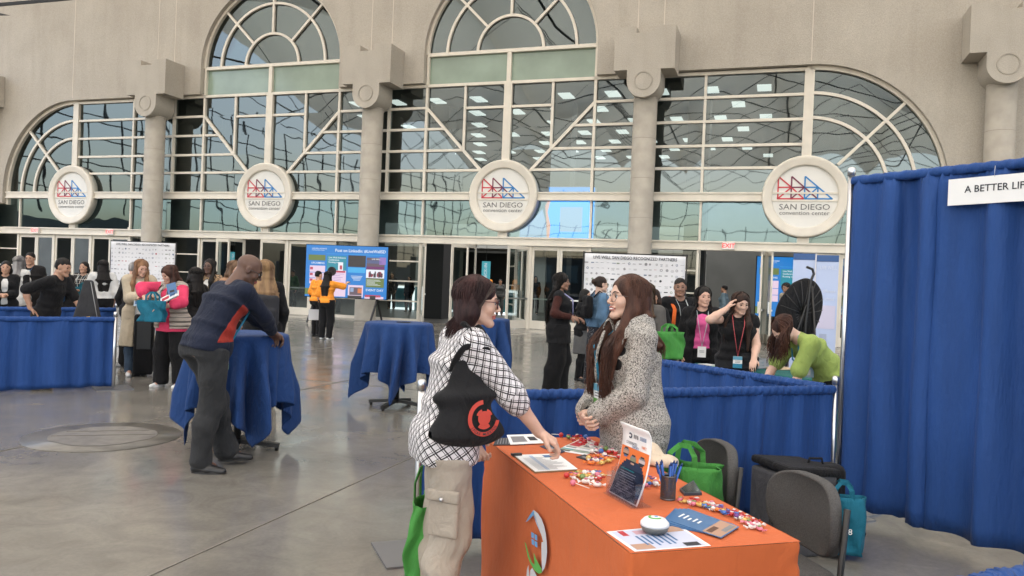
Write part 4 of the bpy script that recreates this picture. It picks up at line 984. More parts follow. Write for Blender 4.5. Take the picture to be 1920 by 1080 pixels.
pc = PD(1314, 900, 3.8); chair((pc.x-.13, pc.y+.02, 0), 262, 'grey padded chair behind the green bag')

# ---- bags
def tote(name, loc, rz, w_, h_, d_, m, label, handle=.16, sag=.015, seed=0, hm=None, group=None, cat='bag', hw=.025):
    t = thing(name, loc, rz, label, cat, group)
    def fn(u, v):
        a = u*4; i = int(a) % 4; f_ = a-int(a); c = [(-1, -1), (1, -1), (1, 1), (-1, 1)]; p, q = c[i], c[(i+1) % 4]; x = p[0]+(q[0]-p[0])*f_; y = p[1]+(q[1]-p[1])*f_
        k = 1-.35*v; return (x*w_/2*(1+.05*v)+sag*math.sin(v*7+y*3+seed), y*d_/2*k+sag*math.sin(v*5+x*4+seed*2)+.4*sag*math.sin(v*13+x*9), v*h_)
    g = MB(); g.grid(fn, 48, 14, wrap=True, sm=True); g.poly([fn(i/48, 0) for i in range(48)][::-1]); o = g.build('bag_body', m, t, solid=.003, recalc=False)
    for sy in (-1, 1):
        g = MB(); pts = [(-w_*.22, sy*d_*.34, h_*.93), (-w_*.2, sy*d_*.36, h_+handle*.6), (-w_*.08, sy*d_*.2, h_+handle), (w_*.08, sy*d_*.2, h_+handle*.98), (w_*.2, sy*d_*.36, h_+handle*.55), (w_*.22, sy*d_*.34, h_*.93)]
        g.sweep(pts, hw, .004, (0, 1, 0)); g.build('handle', hm or m, t)
    return t
green = cloth('green_bag', (.06, .25, .05), .7, bs=300); teal = cloth('teal_bag', (.012, .13, .2), .7, bs=300); teald = cloth('teal_dark', (.01, .085, .12), .75)
pg = PD(1284, 925, 3.66); tote('tote_bag', (pg.x, pg.y, .47), -.5, .29, .27, .2, green, 'bright green tote bag on the chair behind the orange table', .09, .02, 3, group='green tote bags')
pg = PD(788, 1060, 3.55); tote('tote_bag', (pg.x+.0, pg.y+.05, .20), 1.45, .26, .34, .09, green, 'green tote bag hanging low behind the beige trousers', .14, .012, 5, group='green tote bags', hw=.03)
pt = PD(1580, 960, 4.62); tt = tote('tote_bag', (pt.x, pt.y, .04), -.35, .22, .33, .14, teal, 'teal tote bag on the floor behind the near grey chair', .08, .012, 6)
g = MB(); text_mb(g, '8', .05, frame_M((.04, -.085, .14), (1, 0, 0), (0, 0, 1)), white); g.build('printed_mark', None, tt)
g = MB(); g.tube([PD(1610, 985, 4.6), PD(1622, 995, 4.6)+Vector((0, 0, -.02)), PD(1618, 1012, 4.6), PD(1606, 1016, 4.6)], .008, 6); o = g.build('bag_strap', blackf); tag(o, 'loose black strap on the floor beside the teal tote bag', 'strap')
# storage box and black bag in the corner
grf = cloth('grey_heather', (.07, .07, .075), .9, bs=150)
pb = PD(1496, 960, 4.66); t = thing('storage_box', (pb.x, pb.y+.1, 0), .35, 'grey heather fabric box with black lid behind the chair', 'box')
g = MB(); g.box((0, 0, .24), (.36, .36, .48)); g.build('box_body', grf, t, bevel=.02); g = MB(); g.box((.01, 0, .505), (.38, .38, .05), ry=.08); g.build('lid', blackf, t, bevel=.02)
pb = PD(1528, 890, 4.75); o = SDF(); o.box((0, 0, 0), (.17, .09, .13), rd=.05); o.box((0, -.08, -.03), (.12, .03, .07), .02, rd=.025)
t = thing('backpack', (pb.x, pb.y, pb.z-.06), .15, 'black backpack standing behind the grey box in the corner', 'bag'); obj_from(o, 'bag_body', .01, blackf, t, .004); g = MB(); g.tube([(-.05, 0, .12), (-.04, 0, .16), (.04, 0, .16), (.05, 0, .12)], .008, 6); g.build('handle', blackf, t)
t = thing('carton', (pb.x, pb.y, 0), .15, 'dark carton under the black backpack in the corner', 'box'); g = MB(); g.box((0, 0, (pb.z-.19)/2), (.30, .24, pb.z-.192)); g.build('carton_body', mat('dark_carton', (.02, .02, .022), .8), t, bevel=.01)

# ---- things on the orange table
def TP(x, y, dz=0): p = P(x, y, TZ); return Vector((p.x, p.y, TZ+.001+dz))
def sheet(name, pts, label, m, cat='paper', group=None, th=.0015, dz=.0):
    w_ = [TP(*p, dz) for p in pts]; c = sum(w_, Vector())/len(w_); t = thing(name, c, 0, label, cat, group); g = MB(); g.add([p-c for p in w_]+[p-c+Vector((0, 0, th)) for p in w_], [tuple(range(len(w_)))[::-1], tuple(range(len(w_), 2*len(w_)))]+[(i, (i+1) % len(w_), (i+1) % len(w_)+len(w_), i+len(w_)) for i in range(len(w_))]); g.build('page', m, t)
    def q(u, v, h_=.0006):   # bilinear position on a 4 corner sheet (pts: near-left, near-right, far-right, far-left)
        a, b_, c2, d_ = w_[:4]; return (a*(1-u)*(1-v)+b_*u*(1-v)+c2*u*v+d_*(1-u)*v)-c+Vector((0, 0, th+h_))
    return t, q
def patch(g, q, u0, v0, u1, v1, m, h_=.0004): g.poly([q(u0, v0, h_), q(u1, v0, h_), q(u1, v1, h_), q(u0, v1, h_)], m)
ink = mat('ink_dark', (.02, .022, .03), .6); inkb = mat('ink_blue', (.05, .14, .3), .6); navy = mat('print_navy', (.012, .025, .06), .4); pblue = mat('print_blue', (.05, .14, .30), .35); pskin = mat('print_tan', (.42, .25, .17), .5); plav = mat('print_lavender', (.52, .55, .68), .4); pgrey = mat('print_grey', (.2, .2, .21), .5); pred = mat('print_red', (.45, .02, .03), .4); porange = mat('print_orange', (.75, .18, .04), .4); pteal = mat('print_teal', (.02, .28, .32), .4); pgreen = mat('print_green', (.1, .3, .05), .5); pyel = mat('print_yellow', (.7, .5, .05), .4)
# clipboard with form
t, q = sheet('clipboard', [(1003, 888), (1086, 883), (1046, 852), (961, 855)], 'white form on a brown clipboard at the left of the orange table', mat('hardboard', (.2, .12, .06), .6), 'clipboard', th=.004)
g = MB(); patch(g, q, .02, .03, .985, .985, white, .001); g.build('form', None, t); g = MB()
for i in range(13): patch(g, q, .12, .1+i*.055, .12+random.uniform(.4, .75), .115+i*.055, pgrey, .0016)
patch(g, q, .3, .08, .38, .9, mat('print_pale_blue', (.4, .5, .65), .5), .0014); patch(g, q, .6, .75, .9, .9, inkb, .0015); g.build('print', None, t)
g = MB(); c = q(.06, .95, .006); g.box(c, (.05, .018, .01), rz=.4); g.build('clip', black, t)
# magazine and paper under her hand
t, q = sheet('magazine', [(925, 836), (985, 835), (981, 821), (930, 823)], 'dark magazine under the hand of the near woman', ink, 'magazine', th=.004); g = MB()
for i in range(9): patch(g, q, .1+.09*i, .12, .13+.09*i, .9, pgrey)
g.build('print', None, t)
t, q = sheet('leaflet', [(957, 836), (1021, 833), (1001, 816), (950, 818)], 'white leaflet beside the dark magazine at the far left corner of the table', white, 'leaflet', dz=.0045); g = MB(); patch(g, q, .1, .2, .55, .8, pgrey); patch(g, q, .65, .3, .9, .7, ink); g.build('print', None, t)
# fanned brochures centre
for i, (a, l) in enumerate(((0, 'bottom leaflet of the fan of brochures in the table middle'), (1, 'second leaflet from below in the middle fan of brochures'), (2, 'third leaflet from below in the middle fan of brochures'), (3, 'top leaflet of the middle fan of brochures'))):
    dx, dy = a*6, a*-2.2
    t, q = sheet('leaflet', [(1043+dx, 845+dy), (1098+dx, 854+dy), (1122+dx, 845+dy), (1068+dx, 833+dy)], l, (white, mat('print_sage', (.3, .36, .3), .5), white, mat('print_pale', (.6, .58, .52), .5))[i], 'leaflet', 'fanned brochures in the table middle', dz=.002*i); g = MB(); patch(g, q, .05, .1, .4, .9, (ink, pteal, pgrey, pred)[i]); patch(g, q, .5, .2, .9, .5, (pgrey, navy, inkb, pgrey)[i]); g.build('print', None, t)
t, q = sheet('brochure', [(1012, 838), (1045, 852), (1060, 848), (1030, 833)], 'dark brochure at the left of the middle fan', navy, 'brochure', dz=.001); g = MB(); patch(g, q, .2, .3, .8, .6, pgrey); g.build('print', None, t)
t, q = sheet('brochure', [(1080, 858), (1105, 866), (1118, 862), (1096, 853)], 'small black brochure between the candy heaps', ink, 'brochure', dz=.001); g = MB(); patch(g, q, .2, .3, .8, .6, pgrey); g.build('print', None, t)
# flyer with hands picture near the front corner
t, q = sheet('flyer', [(1137, 998), (1190, 1035), (1333, 1024), (1272, 985)], 'lavender flyer under the round white tin at the near corner', white, 'flyer', th=.001)
def q2(u, v, h_=.0006): return q(1-v, u, h_) if False else q(u, v, h_)
g = MB(); patch(g, q, .03, .04, .97, .96, plav); patch(g, q, .05, .72, .3, .95, pskin, .0008); patch(g, q, .70, .05, .95, .3, pskin, .0008); patch(g, q, .05, .12, .3, .2, pred, .0008); patch(g, q, .1, .3, .28, .5, mat('print_pink', (.5, .3, .35), .5), .0008)
for i in range(7): patch(g, q, .35, .25+i*.07, .35+random.uniform(.3, .5), .28+i*.07, inkb, .001)
patch(g, q, .8, .7, .95, .9, ink, .001); g.build('print', None, t)
# round tin with green logo
pt = TP(1227, 1000, .002); t = thing('round_tin', pt, 0, 'round white and silver tin with a green logo on the flyer', 'tin')
g = MB(); g.lathe([(.028, 0), (.040, .006), (.047, .02), (.047, .027)], seg=32, mt=mat('brushed_tin', (.22, .22, .2), .35, metal=.8, bump=.5, bscale=300)); g.build('tin_body', None, t)
g = MB(); g.lathe([(.0475, .025), (.047, .034), (.036, .046), (.018, .0505), (0, .052)], seg=32); g.build('lid', mat('white_lid', (.75, .75, .74), .35), t)
g = MB(); g.sweep([(.02*math.cos(a), -.002+.016*math.sin(a), .0515) for a in np.linspace(2.2, 5.6, 12)], .006, .002, (0, 0, 1), lgn); g.box((.004, .004, .052), (.01, .01, .002), mt=lb); g.build('lid_logo', None, t)
# blue fan brochures
bl = [('blue fan shaped brochure on top of the spread near the front corner', 0), ('second brochure under the top blue one in the spread', 1), ('third brochure in the blue spread, edge showing', 2), ('lowest brochure in the blue spread, edge showing at the left', 3)]
for l, i in reversed(bl):
    dx, dy = i*-8, i*2.5
    pts = [(1248+dx*.6, 978+dy), (1352-i*3, 1013-i*3), (1386-i*4, 992-i*3), (1290+dx, 957-i*1)]
    t, q = sheet('brochure', pts, l, pblue, 'brochure', 'spread of blue brochures near the front corner', th=.0015, dz=.0018*(3-i)); g = MB()
    patch(g, q, .66, .03, .98, .97, pskin); patch(g, q, .70, .1, .8, .5, mat('print_brown', (.1, .04, .02), .5), .0008); patch(g, q, .86, .4, .95, .9, pgrey, .0008)
    for k_ in range(5): patch(g, q, .08+k_*.09, .35, .115+k_*.09, .35+random.uniform(.15, .35), white, .0008)
    g.build('print', None, t)
# phone
t, q = sheet('phone', [(1274, 921), (1283, 930), (1316, 929), (1300, 905)], 'dark slate phone lying screen up behind the pen cup', mat('phone_case', (.03, .045, .06), .4), 'phone', th=.01); g = MB(); patch(g, q, .1, .08, .9, .92, mat('phone_glass', (.008, .01, .012), .08), .0008); g.build('screen', None, t)
# pen cup
mesh_m = bpy.data.materials.new('punched_metal'); mesh_m.use_nodes = True; n = mesh_m.node_tree; b = n.nodes['Principled BSDF']; b.inputs['Base Color'].default_value = (.16, .16, .165, 1); b.inputs['Metallic'].default_value = .8; b.inputs['Roughness'].default_value = .4
pt = TP(1252, 936); CRad, CHt = .0285, .093
t = thing('pen_cup', pt, 0, 'silver punched metal cup holding blue pens', 'pen cup')
g = MB(); nu, nv = 44, 15
def cv(u, v): a = u*2*math.pi; return (CRad*math.cos(a), CRad*math.sin(a), .006+v*(CHt-.012))
for i in range(nu):
    for j in range(nv):
        u0, u1, v0, v1 = i/nu, (i+1)/nu, j/nv, (j+1)/nv
        if (i % 2) == 0:                       # solid strip with staggered holes
            jj = j+(.5 if i % 4 else 0)
        um, vm = (u0+u1)/2, (v0+v1)/2; ru, rv = (u1-u0)*.36, (v1-v0)*.36; off = 0 if i % 2 else 0
        hole = [(um+ru*math.cos(a), vm+rv*math.sin(a)) for a in [R(22.5+45*k_) for k_ in range(8)]]
        cor = [(u1, (v0+v1)/2+(v1-v0)*.2), (u1, v1), (u0, v1), (u0, (v0+v1)/2+(v1-v0)*.2)]
        ring = [(u1, vm+(v1-v0)*.2), (um+(u1-u0)*.2, v1), (um-(u1-u0)*.2, v1), (u0, vm+(v1-v0)*.2), (u0, vm-(v1-v0)*.2), (um-(u1-u0)*.2, v0), (um+(u1-u0)*.2, v0), (u1, vm-(v1-v0)*.2)]
        vs = [cv(*p) for p in hole]+[cv(*p) for p in ring]; fs = [(k_, (k_+1) % 8, (k_+1) % 8+8, k_+8) for k_ in range(8)]
        cs_ = [cv(u1, v1), cv(u0, v1), cv(u0, v0), cv(u1, v0)]; vs += cs_; fs += [(8, 16, 9), (10, 17, 11), (12, 18, 13), (14, 19, 15)]
        g.add(vs, fs)
g.build('cup_wall', mesh_m, t, solid=.0012, recalc=False)
g = MB(); g.lathe([(CRad+.001, 0), (CRad+.001, .006), (0, .006)], seg=32); g.lathe([(CRad+.0015, CHt-.006), (CRad+.0015, CHt), (CRad-.001, CHt), (CRad-.001, CHt-.006)], seg=32); g.build('rim', mesh_m, t)
penb = mat('pen_blue', (.02, .1, .4), .3); pens = [(-.018, .0, -.26), (-.01, .012, -.1), (.0, -.012, .02), (.008, .008, .12), (.016, -.004, .3), (-.006, -.002, -.34), (.012, .012, .22)]
for i, (x, y, tl) in enumerate(pens):
    a = pt+Vector((x*.5, y*.6, .008)); dr = Vector((math.sin(tl), y*4, math.cos(tl))).normalized(); L_ = .128
    dr = Vector((x*1.1+tl*.06, y*1.3, .118)).normalized()
    p = thing('pen', a, 0, ('blue pen leaning farthest left in the cup', 'blue pen second from left in the cup', 'blue pen at the front centre of the cup', 'blue pen right of centre in the cup', 'blue pen leaning farthest right in the cup', 'blue pen leaning left at the back of the cup', 'blue pen leaning right at the back of the cup')[i], 'pen', 'blue pens in the cup')
    g = MB(); g.tube([Vector(), dr*L_], .0042, 8); g.build('barrel', penb, p); g = MB(); g.tube([dr*L_, dr*(L_+.012)], [.0044, .0025], 8); s_ = dr.cross(Vector((0, 1, 0))).normalized(); g.bar(dr*(L_-.035)+s_*.006, dr*(L_+.003)+s_*.006, .003, .002, (0, 1, 0)); g.build('clip', mat('pen_navy', (.01, .04, .16), .3), p)
# acrylic holder with flyers
acr = bpy.data.materials.new('clear_acrylic'); acr.use_nodes = True; n = acr.node_tree; n.nodes.clear(); out = n.nodes.new('ShaderNodeOutputMaterial'); tr = n.nodes.new('ShaderNodeBsdfTransparent'); tr.inputs[0].default_value = (.93, .93, .95, 1); gl = n.nodes.new('ShaderNodeBsdfGlossy'); gl.inputs['Roughness'].default_value = .04; fr_ = n.nodes.new('ShaderNodeValue'); fr_.outputs[0].default_value = .09; mx = n.nodes.new('ShaderNodeMixShader'); n.links.new(fr_.outputs[0], mx.inputs[0]); n.links.new(tr.outputs[0], mx.inputs[1]); n.links.new(gl.outputs[0], mx.inputs[2]); n.links.new(mx.outputs[0], out.inputs[0])
ha = TP(1137, 925); hb = TP(1188, 954); hd_ = (hb-ha); hd_.z = 0; hw_ = hd_.length; hd_.normalize(); hn = Vector((hd_.y, -hd_.x, 0))
if hn.y > 0: hn = -hn
hc_ = (ha+hb)/2; hrz = math.atan2(hd_.y, hd_.x)
t = thing('brochure_holder', (hc_.x, hc_.y, TZ+.001), hrz, 'clear acrylic holder with a stand-up flyer on the orange table', 'flyer holder')
lean_ = .30; HH = .275
g = MB(); g.box((0, .03, .002), (hw_+.01, .085, .003)); g.box((0, .004+.04*.2, .045), (hw_+.008, .002, .088), rx=-lean_); g.box((0, .022, .06), (hw_+.008, .002, .12), rx=-lean_)
g.box((-hw_/2-.004, .018, .045), (.002, .035, .085)); g.box((hw_/2+.004, .018, .045), (.002, .035, .085)); g.box((-hw_/2-.012, .07, .05), (.002, .09, .10)); g.build('acrylic_stand', acr, t)
ft = thing('flyer_stack', (hc_.x, hc_.y, TZ+.006), hrz, 'stack of white navy and orange flyers curling forward in the clear holder', 'flyer')
def fl_(u, v, o_=0): z = HH*v; return ((u-.5)*hw_, .012+z*math.tan(lean_)*(1.25-.9*v)+.02*v-(.0 if v < .9 else (v-.9)*.12)+o_, z*(1 if v < .93 else 1-.02*(v-.93)))
g = MB(); g.grid(lambda u, v: fl_(u, v), 6, 24); g.build('flyer_sheet', white, ft, solid=.004, recalc=False)
g = MB()
def fpoly(pts, m, o_=-.0035): g.poly([fl_(x, y, o_) for x, y in pts], m)
def fstrip(u0, v0, u1, v1, m, o_=-.0035):
    k_ = max(1, int((v1-v0)/.06));
    for i in range(k_): a, b_ = v0+(v1-v0)*i/k_, v0+(v1-v0)*(i+1)/k_; g.poly([fl_(u0, a, o_), fl_(u1, a, o_), fl_(u1, b_, o_), fl_(u0, b_, o_)], m)
fstrip(.02, .30, .98, .68, porange, -.0030)
for i in range(14):    # navy dome
    v0, v1 = .02+i*.035, .055+i*.035; hw2 = .48 if v0 < .2 else .48*math.sqrt(max(0, 1-((v0-.2)/.33)**2)); fstrip(.5-hw2, v0, .5+hw2, v1, navy, -.0036)
for (cx_, cz_, m1, m2) in ((.2, .60, pskin, inkb), (.48, .53, mat('print_olive', (.2, .2, .12), .5), pskin), (.78, .55, mat('print_dusk', (.5, .42, .42), .5), ink)):
    for i in range(6): hh = math.sqrt(1-((i-2.5)/3)**2)*.11; fstrip(cx_-hh, cz_-.065+i*.022, cx_+hh, cz_-.043+i*.022, (m2, ink, m1, m1, pgrey, ink)[i], -.0042)
for i in range(9): fstrip(.14, .08+i*.032, .14+random.uniform(.4, .68), .088+i*.032, mat('print_soft', (.35, .37, .42), .5), -.0042)
fstrip(.14, .37, .6, .385, pteal, -.0042)
g.build('print', None, ft, recalc=False); g = MB()
def ftext(s_, size, u, v, m, sx=1): o3 = Vector(fl_(u, v, -.0045)); up = (Vector(fl_(u, v+.05))-Vector(fl_(u, v-.05))).normalized(); text_mb(g, s_, size, frame_M(o3, (1, 0, 0), up), m, sx=sx, bold=.01)
ftext('COORDINATED', .0155, .36, .74, navy, .72); ftext('FAMILY', .0155, .80, .74, porange, .72); ftext('SUPPORTS', .0155, .5, .695, inkb, .72)
g.sweep([fl_(.3+.05*math.cos(a), .845+.03*math.sin(a), -.0045) for a in np.linspace(-2.4, 2.4, 10)], .005, .001, (0, 1, 0), navy)
for i in range(3): fstrip(.42+i*.06, .82, .455+i*.06, .875, pgrey, -.0042)
for i in range(4): fstrip(.64, .825+i*.014, .86, .832+i*.014, inkb, -.0042)
g.build('lettering', None, ft, recalc=False)
# cream cloth bag behind holder
o = SDF(); o.ell((0, 0, .02), (.10, .06, .035), .02); o.ell((-.05, .03, .05), (.05, .035, .04), .03); pt = TP(1232, 872); t = thing('cloth_pouch', (pt.x, pt.y, TZ+.002), -.5, 'crumpled cream cloth bag on the table before the coat', 'bag'); obj_from(o.plane((0, 0, 0), (0, 0, -1)), 'pouch', .006, cloth('cream_cloth', (.6, .5, .38), .9), t, .006, 60)

# ---- wrapped candy and lollipops
wrap = [mat('wrap_'+n_, c_, .28, var=.15, vscale=60) for n_, c_ in (('red', (.48, .03, .03)), ('white', (.7, .66, .62)), ('yellow', (.6, .42, .12)), ('blue', (.05, .15, .45)), ('pink', (.62, .18, .25)), ('green', (.16, .26, .08)), ('purple', (.14, .04, .2)), ('orange', (.7, .2, .04)))]
pw_ = mat('lolly_stick', (.75, .73, .68), .6)
cn = ['red', 'white', 'yellow', 'blue', 'pink', 'green', 'purple', 'orange']
def candy(x, y, i, a, sz, lab, gr):
    p = TP(x, y, .0); c = wrap[i]; c2 = wrap[(i*3+1) % 8]; t = thing('wrapped_candy', (p.x, p.y, p.z), a, lab, 'candy', gr)
    g = MB(); nseg = 8
    g.tube([(-.011*sz, 0, .007*sz), (-.006*sz, 0, .0075*sz), (.006*sz, 0, .0075*sz), (.011*sz, 0, .007*sz)], [.004*sz, .0075*sz, .0075*sz, .004*sz], 8, c, flat=.85); g.box((0, 0, .0145*sz), (.008*sz, .011*sz, .002*sz), mt=c2); g.build('wrapper_body', None, t)
    for sg in (-1, 1):
        g = MB(); n_ = 6; g.add([(sg*.011*sz, 0, .007*sz)]+[(sg*(.021+.002*(k_ % 2))*sz, (k_-2.5)*.0038*sz, .007*sz+(.004 if k_ % 2 else -.002)*sz) for k_ in range(n_)], [(0, k_+1, k_+2) for k_ in range(n_-1)], c); g.build('twist_end', None, t, solid=.0006, recalc=False)
def lolly(x, y, i, a, lab, gr):
    p = TP(x, y); t = thing('lollipop', (p.x, p.y, p.z), a, lab, 'lollipop', gr); g = MB(); g.lathe([(0, 0)]+[(.0125*math.sin(b_), .0125-.0125*math.cos(b_)) for b_ in np.linspace(.3, 3.0, 7)], seg=12, mt=wrap[i]); g.build('wrapped_head', None, t); g = MB(); g.tube([(.010, 0, .012), (.075, 0, .003)], .0017, 6); g.build('stick', pw_, t)
G1, G2, G3, G4 = 'candies in the far heap of the orange table', 'candies in the middle cluster left of the flyer holder', 'candies along the right edge of the orange table', 'candies behind the flyer holder'
rr = random.Random(5)
def crow(pts, gr, lab, lol=.25, sz=1.0):
    for i, (x, y) in enumerate(pts):
        c = rr.choice((0, 1, 1, 0, 4, 2, 3, 7, 1, 0, 6, 5, 4))
        if rr.random() < lol: lolly(x, y, c, rr.uniform(0, 6.3), cn[c]+' lollipop '+lab, gr)
        else: candy(x, y, c, rr.uniform(0, 6.3), sz*rr.uniform(.9, 1.25), cn[c]+' wrapped candy '+lab, gr)
crow([(1052, 820), (1066, 823), (1075, 828), (1082, 821), (1090, 829), (1096, 833), (1104, 829), (1098, 824), (1111, 835), (1118, 838), (1109, 842), (1128, 843), (1136, 846), (1127, 851), (1118, 848), (1142, 851), (1110, 851), (1121, 857), (1133, 858), (1088, 836), (1148, 848), (1154, 853)], G1, 'in the far heap', .4, 1.15)
crow([(1062, 897), (1070, 894), (1080, 893), (1088, 896), (1096, 892), (1104, 896), (1112, 893), (1120, 896), (1076, 900), (1092, 900), (1108, 901), (1128, 894), (1124, 901), (1085, 889), (1101, 888), (1116, 888)], G2, 'in the row left of the flyer holder', .25, 1.05)
crow([(1098, 908), (1120, 914), (1108, 872), (1116, 868), (1126, 867), (1136, 864), (1103, 864), (1129, 872), (1142, 868)], G2, 'lying loose left of the flyer holder', .1, 1.3)
lolly(1074, 911, 4, 5.7, 'pink lollipop with its stick towards the camera, left of the holder', G2)
crow([(1275, 940), (1284, 944), (1293, 946), (1301, 949), (1311, 951), (1320, 953), (1329, 955), (1338, 958), (1347, 960), (1356, 965), (1352, 956), (1365, 964), (1372, 968), (1381, 972), (1376, 963), (1390, 976), (1398, 980), (1388, 968), (1404, 986), (1410, 993), (1418, 989), (1424, 996), (1400, 973), (1412, 980), (1334, 950), (1306, 943)], G3, 'in the row along the right edge', .06, 1.1)
crow([(1206, 908), (1214, 911), (1222, 908), (1229, 912), (1218, 904), (1210, 914), (1226, 903), (1160, 860), (1168, 862)], G4, 'behind the flyer holder', .1, 1.3)

# ============================================================ THE PEOPLE
def at(x, Z, y=640): p = PD(x, y, Z); return p.x, p.y
def hgt(x, ytop, Z): return PD(x, ytop, Z).z
knit = cloth('navy_knit', (.012, .016, .032), .85); greyt = cloth('charcoal_trousers', (.030, .031, .033), .85, bs=400); blk = cloth('black_cloth', (.009, .009, .010), .85); blk2 = cloth('soft_black', (.014, .013, .013), .9)
whs = mat('white_shoe', (.7, .7, .69), .5); bls = mat('black_leather', (.012, .012, .013), .4); jean = cloth('blue_jeans', (.055, .085, .13), .85, var=.25); whc = cloth('white_cloth', (.6, .59, .57), .85); lany = mat('lanyard_teal', (.02, .22, .36), .5); lanw = mat('lanyard_pale', (.45, .5, .5), .5); bgr = mat('badge_green', (.08, .25, .04), .5)
orng = cloth('orange_shirt', (.85, .30, .035), .8)

# ---- near woman in the lattice blouse
def lattice():
    m = mat('lattice_blouse', (.7, .68, .68), .8, bump=.25, bscale=260); n = m.node_tree; b = n.nodes['Principled BSDF']; L = n.links
    uv = n.nodes.new('ShaderNodeUVMap'); uv.uv_map = 'uv'
    sx = n.nodes.new('ShaderNodeSeparateXYZ'); no = n.nodes.new('ShaderNodeTexNoise'); no.inputs['Scale'].default_value = 9; tcx = n.nodes.new('ShaderNodeTexCoord'); L.new(tcx.outputs['Object'], no.inputs[0])
    ml = n.nodes.new('ShaderNodeVectorMath'); ml.operation = 'MULTIPLY_ADD'; L.new(no.outputs[1], ml.inputs[0]); ml.inputs[1].default_value = (.014, .014, 0); L.new(uv.outputs[0], ml.inputs[2]); L.new(ml.outputs[0], sx.inputs[0])
    def M_(op, a, b_=None, c=None):
        x = n.nodes.new('ShaderNodeMath'); x.operation = op
        for i, v in enumerate((a, b_, c)):
            if v is None: continue
            if isinstance(v, (int, float)): x.inputs[i].default_value = v
            else: L.new(v, x.inputs[i])
        return x.outputs[0]
    u, v = M_('DIVIDE', sx.outputs[0], .047), M_('DIVIDE', sx.outputs[1], .046)
    a, c = M_('ADD', u, v), M_('SUBTRACT', u, v)
    lines = None
    for s_ in (a, c):
        for off, w_ in ((0, .085), (.27, .04)):
            f_ = M_('ABSOLUTE', M_('SUBTRACT', M_('FRACT', M_('ADD', s_, off)), .5)); l_ = M_('LESS_THAN', f_, w_); lines = l_ if lines is None else M_('MAXIMUM', lines, l_)
    fine = mixc(m, (.68, .66, .67), (.022, .018, .02), lines, 'MIX'); L.new(fine, b.inputs['Base Color']); return m
def uv_garment(o, pr):
    me = o.data; n_ = len(me.vertices); V = np.empty(n_*3); me.vertices.foreach_get('co', V); V = V.reshape(-1, 3)
    ax_ = [(pr.P, pr.N, .15, npv((1, 0, 0)))]+[(a, b, .05, unit(pr.Rb@npv((0, 1, 0)))) for a, b in ((pr.SL, pr.EL), (pr.EL, pr.WL), (pr.SR, pr.ER), (pr.ER, pr.WR))]
    ds, us, vs = [], [], []
    for i, (a, b, r, ref) in enumerate(ax_):
        d = unit(b-a); L = np.linalg.norm(b-a); q = V-a; t = q@d; tc = np.clip(t, -.6 if i == 0 else 0, L); c = q-tc[:, None]*d; r1 = unit(ref-d*(ref@d)); r2 = np.cross(d, r1)
        ang = np.arctan2(c@r2, c@r1); ds.append(np.linalg.norm(c, axis=1)-r+(.0 if i == 0 else -.01)); us.append(ang*(r+.02)); vs.append(t+(0 if i != 2 and i != 4 else .285))
    k = np.argmin(ds, 0); U = np.choose(k, us); W_ = np.choose(k, vs); loops = np.empty(len(me.loops), np.int32); me.loops.foreach_get('vertex_index', loops)
    uvl = me.uv_layers.new(name='uv'); UV = np.stack([U[loops], W_[loops]], 1)
    q = UV.reshape(-1, 4, 2); kk = k[loops].reshape(-1, 4); same = (kk == kk[:, :1]).all(1); R_ = np.where(k == 0, .17, .07)[loops].reshape(-1, 4)
    per = 2*math.pi*R_[:, 0]; big = (q[:, :, 0].max(1)-q[:, :, 0].min(1)) > per*.5
    for i in range(4): fix = big & (q[:, i, 0] < 0); q[fix, i, 0] += per[fix]
    uvl.data.foreach_set('uv', q.reshape(-1).astype(np.float32))
def strands(pr, m, n_, path, seed=0, r=.0022, name='strands', wav=.004, parent=None, wf=30):
    rs = random.Random(seed); g = MB()
    for i in range(n_):
        pts = path(rs); P_ = []
        for a in range(len(pts)-1):         # catmull-rom resample
            p0, p1, p2, p3 = [npv(pts[max(0, min(len(pts)-1, a+j))]) for j in (-1, 0, 1, 2)]
            for t in np.linspace(0, 1, 5)[:-1]: P_.append(.5*((2*p1)+(-p0+p2)*t+(2*p0-5*p1+4*p2-p3)*t*t+(-p0+3*p1-3*p2+p3)*t**3))
        P_.append(npv(pts[-1])); ph = rs.uniform(0, 6.3); ph2 = rs.uniform(0, 6.3); N_ = len(P_)
        P_ = [p+npv((math.sin(ph+p[2]*wf), math.cos(ph2+p[2]*wf*.8), 0))*wav*(k/N_) for k, p in enumerate(P_)]
        rr = [r*(.7+.5*math.sin(math.pi*min(1, (k+1)/N_*1.1)))*(1 if k < N_-3 else (N_-k)/4) for k in range(N_)]
        g.tube(P_, rr, 4, None, False)
    return g.build(name, m, parent or pr.root, recalc=False)
def scalp(pr, th, ph, k=1.0):      # th azimuth from front (deg, + = person's right), ph polar from top (deg)
    a, b = R(th), R(ph); return pr.hp((.085*k*math.sin(b)*math.sin(a), -.022+.103*k*math.sin(b)*math.cos(a), .036+.088*k*math.cos(b)))

